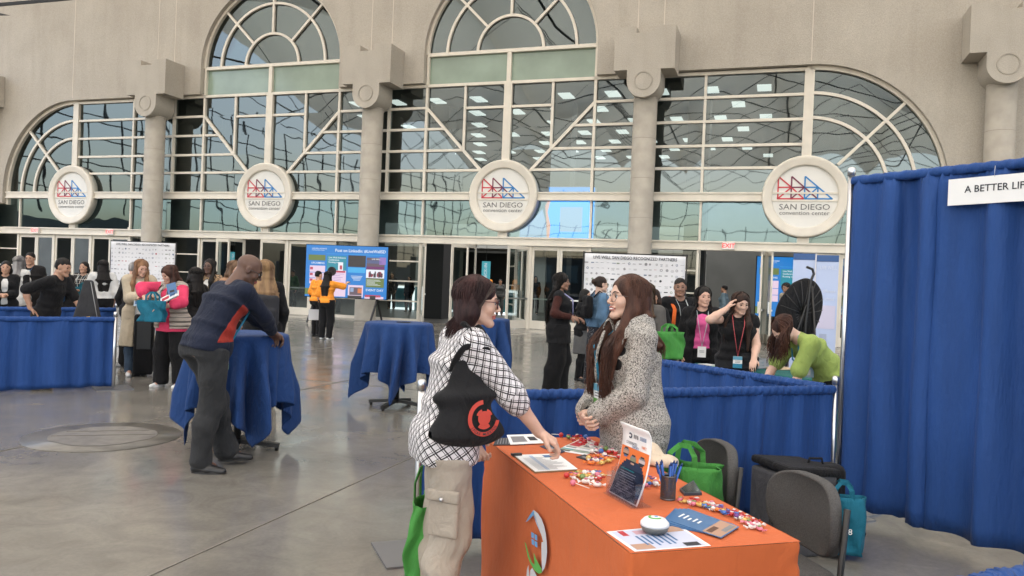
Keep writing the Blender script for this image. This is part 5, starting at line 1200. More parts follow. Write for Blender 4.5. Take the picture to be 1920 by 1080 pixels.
nx, ny = at(838, 3.42, 800)
N1 = Person(nx, ny, 70, H=1.60, g=1.0, sk='fair', vox=.0062, lean=3, bend=14, nod=4, yaw=14, label='woman in white lattice blouse and beige cargo trousers with a black shoulder bag', rh=(.16, .50, .845), re=(.9, -.5, -.4), lh=(-.16, .16, .88), lf=(-.10, .0, 0), rf=(.12, -.03, 0), rp=(-.1, .1, -1, .3, .9, -.55), fingers=.85)
N1.body(det=True, vox=.0042)
o = N1.top(lattice(), inf=.018, sleeve=1.25, hem=-.11, flare=.004, loose=.006, fold=.0065, name='blouse', cuff=.006, vox=.006); uv_garment(o, N1)
beige = cloth('beige_trousers', (.36, .315, .26), .85, bs=420, var=.08)
o = N1.pants(beige, inf=.011, fold=.017, r=(.095, .073, .068, .062), vox=.0065, top=-.07)
N1.shoes(whs); N1.glasses(mat('maroon_frame', (.05, .008, .015), .3), w_=.0022)
# cargo pocket with flap and button on her right thigh
S_ = N1.s; K = N1.HR*.45+N1.KR*.55; wv = N1.root.matrix_basis; o = SDF(); out = unit(npv((.75, -.65, 0))); sd_ = unit(np.cross((0, 0, 1), out)); Mx = np.stack([sd_, out, npv((0, 0, 1))], 1)
o.box(K+out*.078-npv((0, 0, .07)), (.072, .014, .085), .004, M=Mx, rd=.012); pk = obj_from(o, 'cargo_pocket', .006, beige, N1.root, .003)
o = SDF(); o.box(K+out*.086+npv((0, 0, .022)), (.077, .014, .026), .004, M=Mx, rd=.008); obj_from(o, 'flap', .006, beige, pk, .002)
g = MB(); g.lathe([(0, -.004), (.009, -.003), (.009, .003), (0, .005)], K+out*.103+npv((0, 0, .012)), 14, M=Matrix([list(r_) for r_ in np.stack([sd_, npv((0, 0, 1)), out], 1)])); g.build('button', mat('pewter', (.5, .5, .5), .3, metal=.9), pk)
NH = hairm('hair_maroon_brown', (.060, .024, .022), (.018, .008, .008))
N1.hair(NH, 'bob', L=.27, vol=1.01, vox=.0055)
def pth(rs):
    th = rs.choice([-1, 1])*rs.uniform(62, 178); y0 = rs.uniform(-.6, 1); p0 = N1.hp((rs.uniform(-.008, .008), -.02+.085*y0*.8, .036+.092*math.sqrt(max(0, 1-(y0*.8)**2)))); k = rs.uniform(1.0, 1.06)
    p1 = scalp(N1, th*.7 if y0 > .2 else th, 50, k); p2 = scalp(N1, th, 88, k); p3 = N1.hp((.082*math.sin(R(th))*k, -.04+.06*math.cos(R(th)), -.06)); e = rs.uniform(-.20, -.12)
    bk = .035*(abs(th)/180); p4 = N1.hp((.075*math.sin(R(th)), -.05-bk+.055*math.cos(R(th)), e)); return [p0, p1, p2, p3, p4]
strands(N1, NH, 520, pth, 3, .0024, parent=N1.hairo)
NG = hairm('hair_greying', (.16, .12, .10), (.05, .035, .03))
def pt2(rs):
    sg = rs.choice([-1, 1]); p0 = N1.hp((sg*rs.uniform(.02, .055), rs.uniform(.05, .07), rs.uniform(.06, .095))); return [p0, N1.hp((sg*.074, rs.uniform(.02, .045), rs.uniform(.03, .05))), N1.hp((sg*.082, rs.uniform(-.005, .02), .0)), N1.hp((sg*.083, rs.uniform(-.03, -.01), -.05))]
strands(N1, NG, 110, pt2, 4, .002, name='temple_strands', parent=N1.hairo)
# shoulder bag
def lw(pr, p): return pr.root.matrix_basis @ Vector(p)
rb = N1.Rb; shp = N1.SR+rb@npv((-.035, .0, .062)); bagc = N1.P+npv((.185, .03, .15))
bt = thing('shoulder_bag', tuple(lw(N1, bagc)), -R(62), 'black cloth shoulder bag with a red ring print hanging on the near woman', 'bag')
o = SDF(); Q = lambda x, y, z: npv((x, y, z))
o.seg(Q(0, 0, -.11), Q(-.01, .0, .05), .042, .142, .034, .105, Q(1, 0, 0), .06, ex=2.4); o.seg(Q(-.01, 0, .05), Q(-.025, -.01, .20), .034, .105, .012, .042, Q(1, 0, 0), .06, ex=2.4); o.ell(Q(.0, .01, -.11), (.048, .145, .055), .06)
bago = obj_from(o, 'bag_body', .006, cloth('black_canvas', (.016, .016, .017), .85, bs=300), bt, .004, 17, 8, (1, 1, .8))
for dy, dx in ((-.035, 0), (.03, .012)):
    top = shp+rb@npv((dx, dy*.9, .0)); g = MB(); b0 = Q(-.045+dx, dy*1.2-.01, .18); ts = top-bagc
    pts = [b0-Q(0, 0, .03), b0+Q(.03, 0, .02), b0*.5+ts*.5+Q(.075, dy*.3, 0), ts+Q(.080, 0, -.08), ts+Q(.066, 0, -.03), ts+Q(.03, 0, .004), ts+Q(-.03, 0, .012), ts+Q(-.085, -.01, -.05)]
    P_ = []
    for a in range(len(pts)-1):
        p0, p1, p2, p3 = [npv(pts[max(0, min(len(pts)-1, a+j))]) for j in (-1, 0, 1, 2)]
        for t in np.linspace(0, 1, 6)[:-1]: P_.append(.5*((2*p1)+(-p0+p2)*t+(2*p0-5*p1+4*p2-p3)*t*t+(-p0+3*p1-3*p2+p3)*t**3))
    g.tube(P_, .017, 8, flat=.22, up=(1, 0, 0)); g.build('strap', MATS['black_canvas'], bt)
redp = mat('red_print', (.50, .055, .035), .7); g = MB()
def onbag(y, z):   # print wrapped on the outer face of the bag
    dd = .125-.06*max(0, (z-.0)/.2); xx = .050-.02*max(0, (z+.02)/.2) ; return (xx*(max(0, 1-abs(y/ (dd+.06))**2.4))**(1/2.4)+.014, y, z)
def ring_(r0, r1, a0, a1, n_=36):
    cs_ = (.055, -.035)
    for i in range(n_):
        A, B_ = R(a0+(a1-a0)*i/n_), R(a0+(a1-a0)*(i+1)/n_); g.poly([onbag(cs_[0]+r*math.cos(a), cs_[1]+r*math.sin(a)) for r, a in ((r0, A), (r1, A), (r1, B_), (r0, B_))])
ring_(.058, .076, 95, 350); ring_(.0, .030, 0, 360, 18); ring_(.03, .04, 20, 70, 4); ring_(.03, .04, 110, 160, 4); ring_(.03, .046, 230, 310, 6)
g.build('ring_print', redp, bt, recalc=False); g = MB()
for i, ch in enumerate('JFCAS MUERTOS'):
    A = R(215+i*9.2); c = onbag(.055+.067*math.cos(A), -.035+.067*math.sin(A)); up = -npv((0, math.cos(A), math.sin(A))); text_mb(g, ch, .0165, frame_M((c[0]+.002, c[1], c[2]), (0, -math.sin(A), math.cos(A)), tuple(up)), ink, bold=.02)
g.build('lettering', None, bt, recalc=False)

# ---- woman in the speckled coat
boucle = bpy.data.materials.new('boucle_wool'); boucle.use_nodes = True; n = boucle.node_tree; b = n.nodes['Principled BSDF']; b.inputs['Roughness'].default_value = .95; tcx = n.nodes.new('ShaderNodeTexCoord'); O = tcx.outputs['Object']
f1 = noi(boucle, O, 175, 2, 1.2, .5); f2 = noi(boucle, O, 240, 2, .5)
n.links.new(mixc(boucle, ramp(boucle, f1, [(.38, (.05, .045, .042)), (.45, (.24, .22, .20)), (.54, (.56, .53, .48))]), ramp(boucle, f2, [(.35, (.6, .6, .6)), (.6, (1, 1, 1))]), .7), b.inputs['Base Color'])
bp = n.nodes.new('ShaderNodeBump'); bp.inputs['Strength'].default_value = .8; bp.inputs['Distance'].default_value = .006; n.links.new(f1, bp.inputs['Height']); n.links.new(bp.outputs[0], b.inputs['Normal'])
kx, ky = at(1188, 3.92, 700)
K1 = Person(kx, ky, 251, H=1.63, g=.93, sk='fair', vox=.0062, lean=3, bend=3, nod=-3, yaw=0, tilt=0, label='smiling woman in a grey speckled coat with long auburn hair behind the orange table', rh=(.05, .235, .955), lh=(-.02, .225, .965), re=(.8, -.4, -.5), le=(-.8, -.4, -.5), rp=(-.6, -.7, .3, -.75, .45, -.3), lp=(.6, -.7, .2, .75, .45, -.35), fingers=.75)
K1.body(det=True, vox=.0042, smile=True)
K1.top(blk, inf=.008, sleeve=1.99, hem=-.05, name='black_top', neck=.055, fold=.003, cuff=.004, vox=.008); K1.pants(blk, vox=.01); K1.shoes(bls)
o = K1.T(.022, bust=False); g_, S_ = K1.g, K1.s; o.seg(K1.P, K1.C+npv((0, 0, .02)), .185, .142, .165, .138, npv((1, 0, 0)), .05); z1 = npv((0, 0, .42*S_)); o.seg(z1, K1.P, .168*g_*S_+.065, .118*g_*S_+.06, .17*g_*S_+.028, .125*g_*S_+.03, npv((1, 0, 0)), .06)
for q in (-1, 1): K1.arm(o, q, .028, 1.90, .03, extra=.016)
o.plane(z1, (0, 0, -1)); o.ell(K1.N+K1.Rb@npv((0, .03, .04))*S_, npv((.062, .07, .075))*S_, .004, '-', K1.Rb)
for (a, b_, r0, r1) in ((K1.N+K1.Rb@npv((0, .14, .02)), K1.Wt+npv((0, .215, 0)), .055, .04), (K1.Wt+npv((0, .215, 0)), z1+npv((0, .30, -.1)), .04, .075)): o.cone(a, b_, r0, r1, .006, '-')
coat = obj_from(o, 'coat', .006, boucle, K1.root, .007, 13, 5, (1, 1, .6))
# stand collar and lapels
def ribbon_shell(pr, rows, name, m, parent, th=.012):
    g = MB(); n_ = len(rows[0]); g.add([p for r_ in rows for p in r_], [(i*n_+j, i*n_+j+1, (i+1)*n_+j+1, (i+1)*n_+j) for i in range(len(rows)-1) for j in range(n_-1)], None, True); o = g.build(name, m, parent, recalc=False); md = o.modifiers.new('s', 'SOLIDIFY'); md.thickness = th; md.offset = 0; md = o.modifiers.new('u', 'SUBSURF'); md.levels = 2; md.render_levels = 2; return o
Nn = K1.N; rb = K1.Rb; V3 = lambda x, y, z: Nn+rb@(npv((x, y, z))*S_)
ang = [150, 120, 90, 60, 30, 0, -30]
for sg in (-1, 1):
    rows = []
    for (rr_, z_, f_) in ((.078, -.02, 0), (.090, .060, .0), (.115, .078, .01), (.140, .030, .02), (.150, -.025, .03)):
        rows.append([V3(sg*rr_*math.sin(R(a))*1.05, -rr_*math.cos(R(180-a))*-1*.95+(.0), z_-.03*(1-(a/150))-(f_*.6 if a < 60 else 0)) if 0 else V3(sg*rr_*math.sin(R(t_)), -rr_*math.cos(R(t_))*.95+.01, z_-.035*(t_/150)**1.5) for t_ in (0, 25, 50, 75, 100, 125, 150)])
    ribbon_shell(K1, rows, 'collar', boucle, coat)
    ch_ = K1.C; rows = []
    for k_, (x0_, x1_, y_, z_) in enumerate(((.040, .115, .085, .15), (.035, .135, .120, .09), (.030, .125, .150, .02), (.030, .095, .160, -.06), (.035, .055, .158, -.12))):
        rows.append([ch_+rb@npv((sg*(x0_+(x1_-x0_)*f_)*g_*S_, (y_+.022+.02*math.sin(f_*3.1)-.045*f_)*g_**.5, z_*S_)) for f_ in (0, .25, .5, .75, 1)])
    ribbon_shell(K1, rows, 'lapel', boucle, coat, .011)
g = MB(); zz = npv((0, 0, 1))
for q in (0,): g.tube([K1.SL+rb@npv((.045, .06, .03)), K1.SL+rb@npv((.04, .085, -.1)), K1.Wt+npv((-.10*g_, .105*g_, 0)), K1.P+npv((-.12*g_, .12*g_, -.05))], .0035, 5)
g.build('seam', blackf, coat)
K1.glasses(mat('grey_frame', (.12, .12, .13), .3, metal=.6), r=.026, w_=.0013)
KH = hairm('hair_auburn_long', (.11, .048, .03), (.03, .014, .010))
K1.hair(KH, 'long', L=.34, vol=1.04, front=True, vox=.0055)
def pk1(rs):
    sg = rs.choice([-1, 1]); y0 = rs.uniform(-.8, .95); k = rs.uniform(1.0, 1.08); p0 = K1.hp((rs.uniform(-.01, .006), -.022+.09*y0*.85, .036+.092*math.sqrt(1-(y0*.85)**2)))
    fr_ = rs.random() < .78; th = sg*(rs.uniform(66, 125) if fr_ else rs.uniform(100, 178)); p1 = scalp(K1, th*(.75 if y0 > .2 else 1), 48, k); p2 = scalp(K1, th, 86, k)
    e = rs.uniform(-.05, .05)
    if fr_:
        x_ = sg*rs.uniform(.06, .125); c = K1.C+rb@npv((x_*g_, .135*g_+rs.uniform(.0, .03), .09)); p3 = K1.hp((sg*rs.uniform(.078, .094), rs.uniform(-.02, .02), -.075)); L_ = rs.uniform(.16, .36)
        return [p0, p1, p2, p3, c, c+npv((sg*-.01, .018, -L_*.5)), c+npv((sg*rs.uniform(-.03, .02), rs.uniform(-.0, .03), -L_))]
    c = K1.C+rb@npv((sg*rs.uniform(.0, .11), -.135*g_, .07)); p3 = K1.hp((.085*math.sin(R(th)), -.05+.04*math.cos(R(th)), -.08)); return [p0, p1, p2, p3, c, c+npv((0, -.01, -rs.uniform(.02, .10)))]
strands(K1, KH, 620, pk1, 6, .0026, wav=.011, parent=K1.hairo, wf=34)
o_ = K1.lanyard(lany, drop=.27, bc=bgr, fwd=.055); 
g = MB()
for q in (-1, 1): g.sweep([K1.hp((q*(.083+.0*math.cos(a)), -.012+.006*math.cos(a), -.038+.009*math.sin(a))) for a in np.linspace(0, 6.28, 11)[:-1]], .002, .004, (1, 0, 0), closed=True)
g.build('earrings', mat('silver', (.7, .7, .7), .2, metal=1), K1.root)
g = MB(); g.sweep([K1.hp((x*.021, .0945-.012*abs(x), -.0615-.0035*(1-x*x))) for x in np.linspace(-1, 1, 8)], .006, .002, (0, 1, 0)); g.build('teeth', mat('teeth', (.75, .73, .68), .3), K1.root)

# ---- bending man at the high table
mx_, my_ = at(397, 6.06, 700)
M1 = Person(mx_, my_, 40, H=1.80, g=1.10, fem=False, sk='dark', vox=.0085, hipz=.93, hipy=-.05, lean=17, bend=20, nod=26, yaw=30, label='bald man in a navy sweater and grey trousers leaning on the high table', rh=(-.02, .50, 1.01), lh=(-.10, .56, 1.01), re=(1.0, .5, -.8), le=(-.8, .4, -.8), lf=(-.06, .22, 0, 35), rf=(.05, -.06, 0, 45), fingers=.6)
M1.body(det=True, vox=.006); M1.top(knit, inf=.016, sleeve=1.9, hem=-.055, fold=.006, name='sweater', vox=.0085, neck=.058)
M1.pants(greyt, inf=.008, fold=.012, r=(.095, .074, .068, .062), vox=.009, top=-.015); M1.shoes(bls, sole=mat('sole_dark', (.02, .02, .02), .6)); M1.glasses(w_=.0025)
red_side = cloth('red_side_panel', (.30, .032, .022), .8); o = M1.T(.0185)
up = M1.Rl@npv((0, 0, 1)); fr_ = M1.Rl@npv((0, 1, 0)); o.plane(M1.P+up*-.03, -up); c = M1.P+M1.Rl@npv((.10, -.02, 0)); o.plane(c, -unit(M1.Rl@npv((.30, 1.0, -.32)))); o.plane(M1.P+M1.Rl@npv((.055, 0, 0)), (-1, 0, 0)); o.plane(M1.C+M1.Rb@npv((0, 0, .02)), M1.Rb@npv((0, 0, 1)))
obj_from(o, 'red_panel', .008, red_side, M1.root, .006, 20, 1)
M1.lanyard(lany, drop=.46, bc=bgr, off=.10)

# ---- everyone else, coarser
def person(x, Z, ytop, face, label, sk='light', fem=True, g=1.0, my=640, vox=.013, dh=0, **k):
    X, Y = at(x, Z, my); return Person(X, Y, face, H=max(1.45, hgt(x, ytop, Z))+dh, g=g, fem=fem, sk=sk, vox=vox, label=label, **k)
# pink top
L10 = person(322, 10.25, 499, 196, 'woman in a pink top and pale quilted vest reaching into a blue bag', g=1.12, vox=.010, nod=22, yaw=18, tilt=-4, lean=3, rh=(.20, .30, 1.20), re=(1, .2, .5), lh=(-.12, .33, 1.12), le=(-.9, -.2, -.2), lf=(-.14, 0, 0), rf=(.14, .05, 0), dh=.03)
L10.body(); L10.top(cloth('pink_top', (.62, .05, .12), .8), inf=.016, sleeve=1.45, hem=-.16, flare=.02, loose=.014, name='top'); L10.pants(blk, r=(.1, .08, .08, .078), inf=.014); L10.shoes(whs, sole=whs); L10.hair(HA(), 'long', L=.36, front='l', vol=1.1)
vest = cloth('quilted_vest', (.42, .36, .31), .7); n = vest.node_tree; wv_ = n.nodes.new('ShaderNodeTexWave'); wv_.wave_type = 'BANDS'; wv_.bands_direction = 'Z'; wv_.inputs['Scale'].default_value = 5.5; tcx = n.nodes.new('ShaderNodeTexCoord'); n.links.new(tcx.outputs['Object'], wv_.inputs[0]); bpp = n.nodes.new('ShaderNodeBump'); bpp.inputs['Strength'].default_value = 1; bpp.inputs['Distance'].default_value = .04; n.links.new(wv_.outputs[1], bpp.inputs['Height']); n.links.new(bpp.outputs[0], n.nodes['Principled BSDF'].inputs['Normal'])
L10.top(vest, inf=.038, sleeve=0, hem=-.12, open_=.075, neck=.08, name='vest', flare=.015); L10.lanyard(lanw, drop=.36, bc=None)
# beige cardigan
L9 = person(257, 11.25, 484, 150, 'fair haired woman in a long beige cardigan reading a leaflet', g=.98, vox=.010, nod=18, yaw=-20, rh=(.02, .33, 1.14), lh=(-.13, .30, 1.16), rf=(.10, .12, 0), lf=(-.10, -.05, 0))
L9.body(); L9.top(whc, inf=.012, sleeve=0, hem=-.08, name='top'); L9.pants(jean, r=(.085, .062, .058, .048)); L9.shoes(whs, sole=whs); L9.hair(hairm('hair_strawberry', (.30, .16, .08), (.14, .07, .04)), 'long', L=.36)
L9.top(cloth('beige_knit', (.45, .38, .28), .9), inf=.03, sleeve=1.9, hem=-.5, flare=.05, open_=.05, neck=.075, name='cardigan', loose=.012)
# leaflet, papers and bag (held things are things of their own)
def wpt(pr, p): return pr.root.matrix_basis @ Vector(tuple(npv(p)*pr.s))
def flat(name, c, d, rx, rz, m, label, cat='paper', ex=None, ry=0):
    t = thing(name, c, rz, label, cat); g = MB(); g.box((0, 0, 0), d, rx=rx, ry=ry, mt=m)
    o = g.build('sheet', None, t)
    if ex:
        g = MB()
        from mathutils import Euler
        Mr = Euler((rx, ry, 0)).to_matrix()
        for (cx_, cz_, w_, h_, mm) in ex: g.box(Mr @ Vector((cx_*d[0], -d[1]/2-.0015, cz_*d[2])), (w_*d[0], .002, h_*d[2]), M=Mr, mt=mm)
        g.build('print', None, t)
    return t
c = PD(262, 562, 10.95); flat('leaflet', c, (.14, .003, .20), -.5, .3, mat('print_ice', (.35, .45, .55), .5), 'pale blue leaflet in the hands of the woman in the beige cardigan', 'leaflet', [(0, .3, .8, .2, whc), (0, -.2, .8, .3, inkb)])
c = PD(318, 557, 9.85); flat('book', c, (.30, .02, .08), -.4, -.35, white, 'white booklet held by the woman in the pink top', 'booklet', [(-.2, 0, .4, .5, pred), (.2, .1, .3, .4, inkb)], ry=-.42)
c = PD(322, 541, 9.80); flat('leaflet', c, (.12, .004, .14), -.2, 0, pblue, 'blue leaflet standing in the booklet of the woman in pink', 'leaflet', [(0, -.25, .5, .2, ink)], ry=-.3)
pgb = PD(285, 600, 9.88); tote('tote_bag', (pgb.x, pgb.y, pgb.z-.02), -.15, .32, .27, .12, teal, 'blue tote bag on the arm of the woman in the pink top', .1, .02, 2)
# grey haired head behind beige cardigan, black hair head, leopard top, sunglasses head, blond in black
L8 = person(246, 12.1, 489, 20, 'grey haired person in black mostly hidden behind the beige cardigan', fem=False, sk='light', g=1.05, label_=None) if 0 else person(247, 12.1, 490, 20, 'grey haired person in black mostly hidden behind the beige cardigan', fem=False, g=1.05)
L8.body(); L8.top(blk, hem=-.1); L8.pants(blk, r=(.1, .08, .08, .07)); L8.shoes(bls); L8.hair(HG(), 'short')
L11 = person(361, 11.0, 500, 300, 'woman with black hair seen from behind, right of the pink top', sk='tan', vox=.014); L11.body(); L11.top(blk2, hem=-.12); L11.pants(blk); L11.shoes(bls); L11.hair(HB(), 'long', L=.42, vol=1.08)
leo = mat('leopard', (.3, .2, .11), .85); n = leo.node_tree; tcx = n.nodes.new('ShaderNodeTexCoord'); n.links.new(ramp(leo, noi(leo, tcx.outputs['Object'], 34, 3, 1.0), [(.45, (.02, .012, .008)), (.52, (.32, .21, .12))]), n.nodes['Principled BSDF'].inputs['Base Color'])
L12 = person(388, 12.6, 484, 184, 'woman with dark braids and glasses in a leopard print jacket', sk='dark', vox=.012); L12.body(); L12.top(whc, inf=.01, sleeve=0); L12.top(leo, inf=.026, sleeve=1.9, hem=-.1, open_=.05, name='jacket'); L12.pants(blk); L12.shoes(bls); L12.hair(HB(), 'long', L=.42); L12.glasses()
L13 = person(432, 11.2, 487, 120, 'woman with sunglasses pushed up, half hidden behind the bending man', vox=.013, nod=10); L13.body(); L13.top(cloth('tan_top', (.35, .2, .12)), hem=-.1); L13.pants(blk); L13.shoes(bls); L13.hair(hairm('hair_light_brown', (.2, .12, .07), (.09, .05, .03)), 'long', L=.34); L13.glasses()
L14 = person(492, 9.0, 487, 336, 'woman with long wavy blond hair and black jacket seen from behind', vox=.009, g=1.08, lh=(-.18, .12, .95)); L14.body(); L14.top(blk, inf=.022, sleeve=1.9, hem=-.2, name='jacket'); L14.pants(blk); L14.shoes(bls); L14.hair(HL(), 'long', L=.43, vol=1.12, front=False)
def pl14(rs):
    th = rs.choice([-1, 1])*rs.uniform(75, 179); k = rs.uniform(1.04, 1.14); c = L14.C+L14.Rb@npv((.13*math.sin(R(th)), -.14, .06)); return [scalp(L14, th, 8, k), scalp(L14, th, 50, k), scalp(L14, th, 90, k), L14.hp((.095*math.sin(R(th)), -.06+.04*math.cos(R(th)), -.08)), c, c+npv((0, -.01, -rs.uniform(.1, .26)))]
strands(L14, HL(), 200, pl14, 8, .0045, wav=.018, parent=L14.hairo, wf=36)
def pack(pr, m, label, w_=.3, h_=.42, d_=.14, zoff=-.06, cat='backpack', name='backpack'):
    c = pr.C+pr.Rb@npv((0, -.19*pr.g, zoff)); wc = pr.root.matrix_basis @ Vector(tuple(c)); t = thing(name, wc, pr.root.rotation_euler.z, label, cat); o = SDF(); o.box((0, 0, 0), (w_/2, d_/2, h_/2), 0, rd=.05); o.box((0, -d_*.5, -.06), (w_*.36, .03, h_*.24), .02, rd=.025); obj_from(o, 'bag_body', .012, m, t, .005)
    g = MB()
    for q in (-1, 1): rel = lambda p: pr.Rb@npv(p)-0*c; g.tube([npv((q*.07, .06, h_*.42)), npv((q*.09, .14, .30-zoff-.08)), npv((q*.10, .30, .22-zoff-.1)), npv((q*.115, .30, .02)), npv((q*.12, .12, -.12))], .02, 6, flat=.35, up=(0, 1, 0))
    g.build('strap', m, t); return t
pack(L14, cloth('pack_grey', (.03, .03, .034)), 'dark grey backpack on the blond woman', .28, .36, .14, -.14)
# left edge group
L3 = person(52, 15, 472, 172, 'bearded man in a dark suit and pale shirt with a lanyard', sk='tan', fem=False, g=1.05, vox=.013); L3.body(); L3.top(cloth('pale_shirt', (.4, .47, .53)), inf=.012, sleeve=0); L3.top(blk2, inf=.028, sleeve=1.9, hem=-.12, open_=.05, name='jacket'); L3.pants(blk2, r=(.1, .08, .078, .07)); L3.shoes(bls); L3.hair(HB(), 'short'); L3.glasses(); L3.lanyard(mat('lanyard_navy', (.03, .08, .2), .5))
L2 = person(31, 14, 479, 8, 'woman with long grey hair and white vest over black sleeves', vox=.013); L2.body(); L2.top(blk, sleeve=1.9, inf=.012); L2.top(whc, inf=.028, sleeve=0, hem=-.14, name='vest'); L2.pants(blk2, r=(.1, .08, .078, .07)); L2.shoes(bls); L2.hair(HG(), 'long', L=.5, front=False)
L1 = person(6, 13, 488, 150, 'woman in black cardigan cut off by the left edge holding her hands together', sk='tan', vox=.013, rh=(.04, .3, 1.1), lh=(-.04, .3, 1.1)); L1.body(); L1.top(whc, sleeve=0); L1.top(blk, inf=.026, sleeve=1.9, hem=-.15, open_=.05, name='cardigan'); L1.pants(blk); L1.shoes(bls); L1.hair(HB(), 'bob', L=.25)
L5 = person(116, 13.6, 489, 15, 'person with dark curly hair and a blue backpack seen from behind', sk='brown', vox=.013); L5.body(); L5.top(blk2, hem=-.1, inf=.022); L5.pants(blk); L5.shoes(bls); L5.hair(HD(), 'long', L=.3, vol=1.15, front=False); pack(L5, cloth('pack_navy', (.012, .045, .10)), 'blue backpack worn by the curly haired person at the left', .34, .42, .16, -.1)
plaid = mat('plaid', (.02, .02, .02), .85); n = plaid.node_tree; tcx = n.nodes.new('ShaderNodeTexCoord'); br = n.nodes.new('ShaderNodeTexBrick'); br.offset = 0; br.inputs['Scale'].default_value = 7; br.inputs['Mortar Size'].default_value = .03; br.inputs['Brick Width'].default_value = .6; br.inputs['Row Height'].default_value = .6; br.inputs[1].default_value = br.inputs[2].default_value = (.012, .012, .012, 1); br.inputs[3].default_value = (.45, .42, .38, 1); mpp = n.nodes.new('ShaderNodeMapping'); mpp.inputs['Rotation'].default_value = (R(90), 0, 0); n.links.new(tcx.outputs['Object'], mpp.inputs[0]); n.links.new(mpp.outputs[0], br.inputs[0]); n.links.new(br.outputs[0], n.nodes['Principled BSDF'].inputs['Base Color'])
L6 = person(153, 15, 489, 178, 'woman in a black and white plaid jacket holding a blue bag', sk='tan', vox=.013, rh=(.08, .3, 1.1), lh=(-.08, .3, 1.12)); L6.body(); L6.top(plaid, inf=.028, sleeve=1.9, hem=-.12, loose=.01, name='jacket'); L6.pants(blk); L6.shoes(bls); L6.hair(HB(), 'bob', L=.22); L6.lanyard(lanw, drop=.4)
pgb = PD(157, 556, 14.7); tote('tote_bag', (pgb.x, pgb.y, pgb.z-.12), .1, .3, .3, .1, teald, 'dark teal bag held by the woman in plaid', .08, .01)
L7 = person(188, 14.4, 487, 322, 'woman in a white sweater with long black hair seen from behind', sk='tan', vox=.013, lh=(-.16, .25, 1.05)); L7.body(); L7.top(whc, inf=.03, sleeve=1.9, hem=.04, loose=.02, name='sweater'); L7.pants(blk, top=.12); L7.shoes(bls); L7.hair(HB(), 'long', L=.42, vol=1.1, front=False)
L4 = person(88, 10.1, 489, 92, 'young man in a black polo with his hand on his hip inside the left booth', sk='tan', fem=False, g=1.0, vox=.010, lean=14, bend=8, nod=10, dh=.08, rh=(.26, -.05, 1.0), re=(.5, -1, .1), lh=(-.12, .45, .92), rp=(-.3, .2, -1, -.5, .5, -.6), my=560); L4.body(vox=.009); L4.top(blk, inf=.016, sleeve=.95, hem=-.04, loose=.01, name='polo'); L4.pants(blk2); L4.shoes(bls); L4.hair(HB(), 'short', vol=1.08); pass
# orange shirts at the screen
O1 = person(610, 18.7, 508, 18, 'woman in an orange shirt and black trousers pointing at the video screen', sk='light', vox=.012, g=1.05, rh=(.30, .42, 1.42), re=(1, -.3, -.6), rf=(.1, .02, 0), lf=(-.08, -.02, 0)); O1.body(); O1.top(orng, inf=.022, sleeve=.95, hem=-.02, loose=.018, name='shirt'); O1.pants(blk, r=(.1, .075, .065, .055), inf=.014); O1.shoes(whs); O1.hair(HB(), 'long', L=.44, vol=1.06, front=False)
O2 = person(592, 19.6, 507, 40, 'helper in an orange shirt with black sleeves behind the pointing woman', sk='light', vox=.012, lf=(-.06, 0, 0), rf=(.06, .05, 0)); O2.body(); O2.top(blk, inf=.01, sleeve=1.8); O2.top(orng, inf=.024, sleeve=.9, loose=.018, name='shirt'); O2.pants(blk, r=(.085, .06, .055, .045)); O2.shoes(bls); O2.hair(HB(), 'short')
c = PD(588, 590, 18.9); flat('paper', c, (.24, .004, .26), .1, .2, mat('paper_grey', (.6, .6, .62), .6), 'white sheets held low by the helper in orange')
# right of centre
C1 = person(1047, 10.9, 511, 98, 'woman with very long black curly hair, brown sleeves and black trousers, hand on waist', sk='brown', vox=.009, g=1.08, rh=(.19, .16, 1.10), re=(.7, -1, -.1), rp=(-.6, .3, -.6, -.3, .8, -.2), lh=(-.2, .2, 1.08), lf=(-.07, .05, 0), rf=(.07, -.05, 0)); C1.body(); C1.top(cloth('sheer_brown', (.045, .014, .011)), inf=.012, sleeve=1.9, name='sheer_top', neck=.05); C1.top(blk, inf=.028, sleeve=0, hem=-.2, name='vest', flare=.02); C1.pants(blk, r=(.11, .1, .1, .1), inf=.016, flare=.0); C1.shoes(bls); C1.hair(HB(), 'long', L=.56, vol=1.12, front=False); C1.lanyard(mat('lanyard_lilac', (.3, .3, .5), .5), badge=False)
def pc1(rs):
    th = rs.choice([-1, 1])*rs.uniform(75, 179); k = rs.uniform(1.04, 1.16); c = C1.C+C1.Rb@npv((.12*math.sin(R(th)), -.16, .06)); return [scalp(C1, th, 8, k), scalp(C1, th, 50, k), scalp(C1, th, 90, k), C1.hp((.09*math.sin(R(th)), -.07+.04*math.cos(R(th)), -.08)), c, c+npv((0, -.02, -rs.uniform(.2, .42)))]
strands(C1, HB(), 170, pc1, 9, .005, wav=.02, parent=C1.hairo, wf=40)
C2 = person(1093, 12.7, 541, 118, 'short woman in black cardigan and grey skirt holding a coffee cup', sk='tan', vox=.012, rh=(.05, .33, 1.2), re=(1, -.2, -.6)); C2.body(); C2.top(blk, inf=.02, sleeve=1.9, hem=.0, name='cardigan'); C2.skirt(cloth('grey_skirt', (.10, .10, .10)), .5, .03); C2.pants(blk, inf=.006); C2.shoes(bls); C2.hair(HB(), 'long', L=.4)
c = wpt(C2, (.05, .40, 1.22)); t = thing('coffee_cup', c, 0, 'paper coffee cup with white lid in the hand of the short woman', 'cup'); g = MB(); g.lathe([(.028, -.07), (.04, .05), (0, .05)], seg=20); g.build('cup_body', cloth('cup_olive', (.22, .2, .12)), t); g = MB(); g.lathe([(.043, .05), (.041, .065), (0, .067)], seg=20); g.build('lid', white, t)
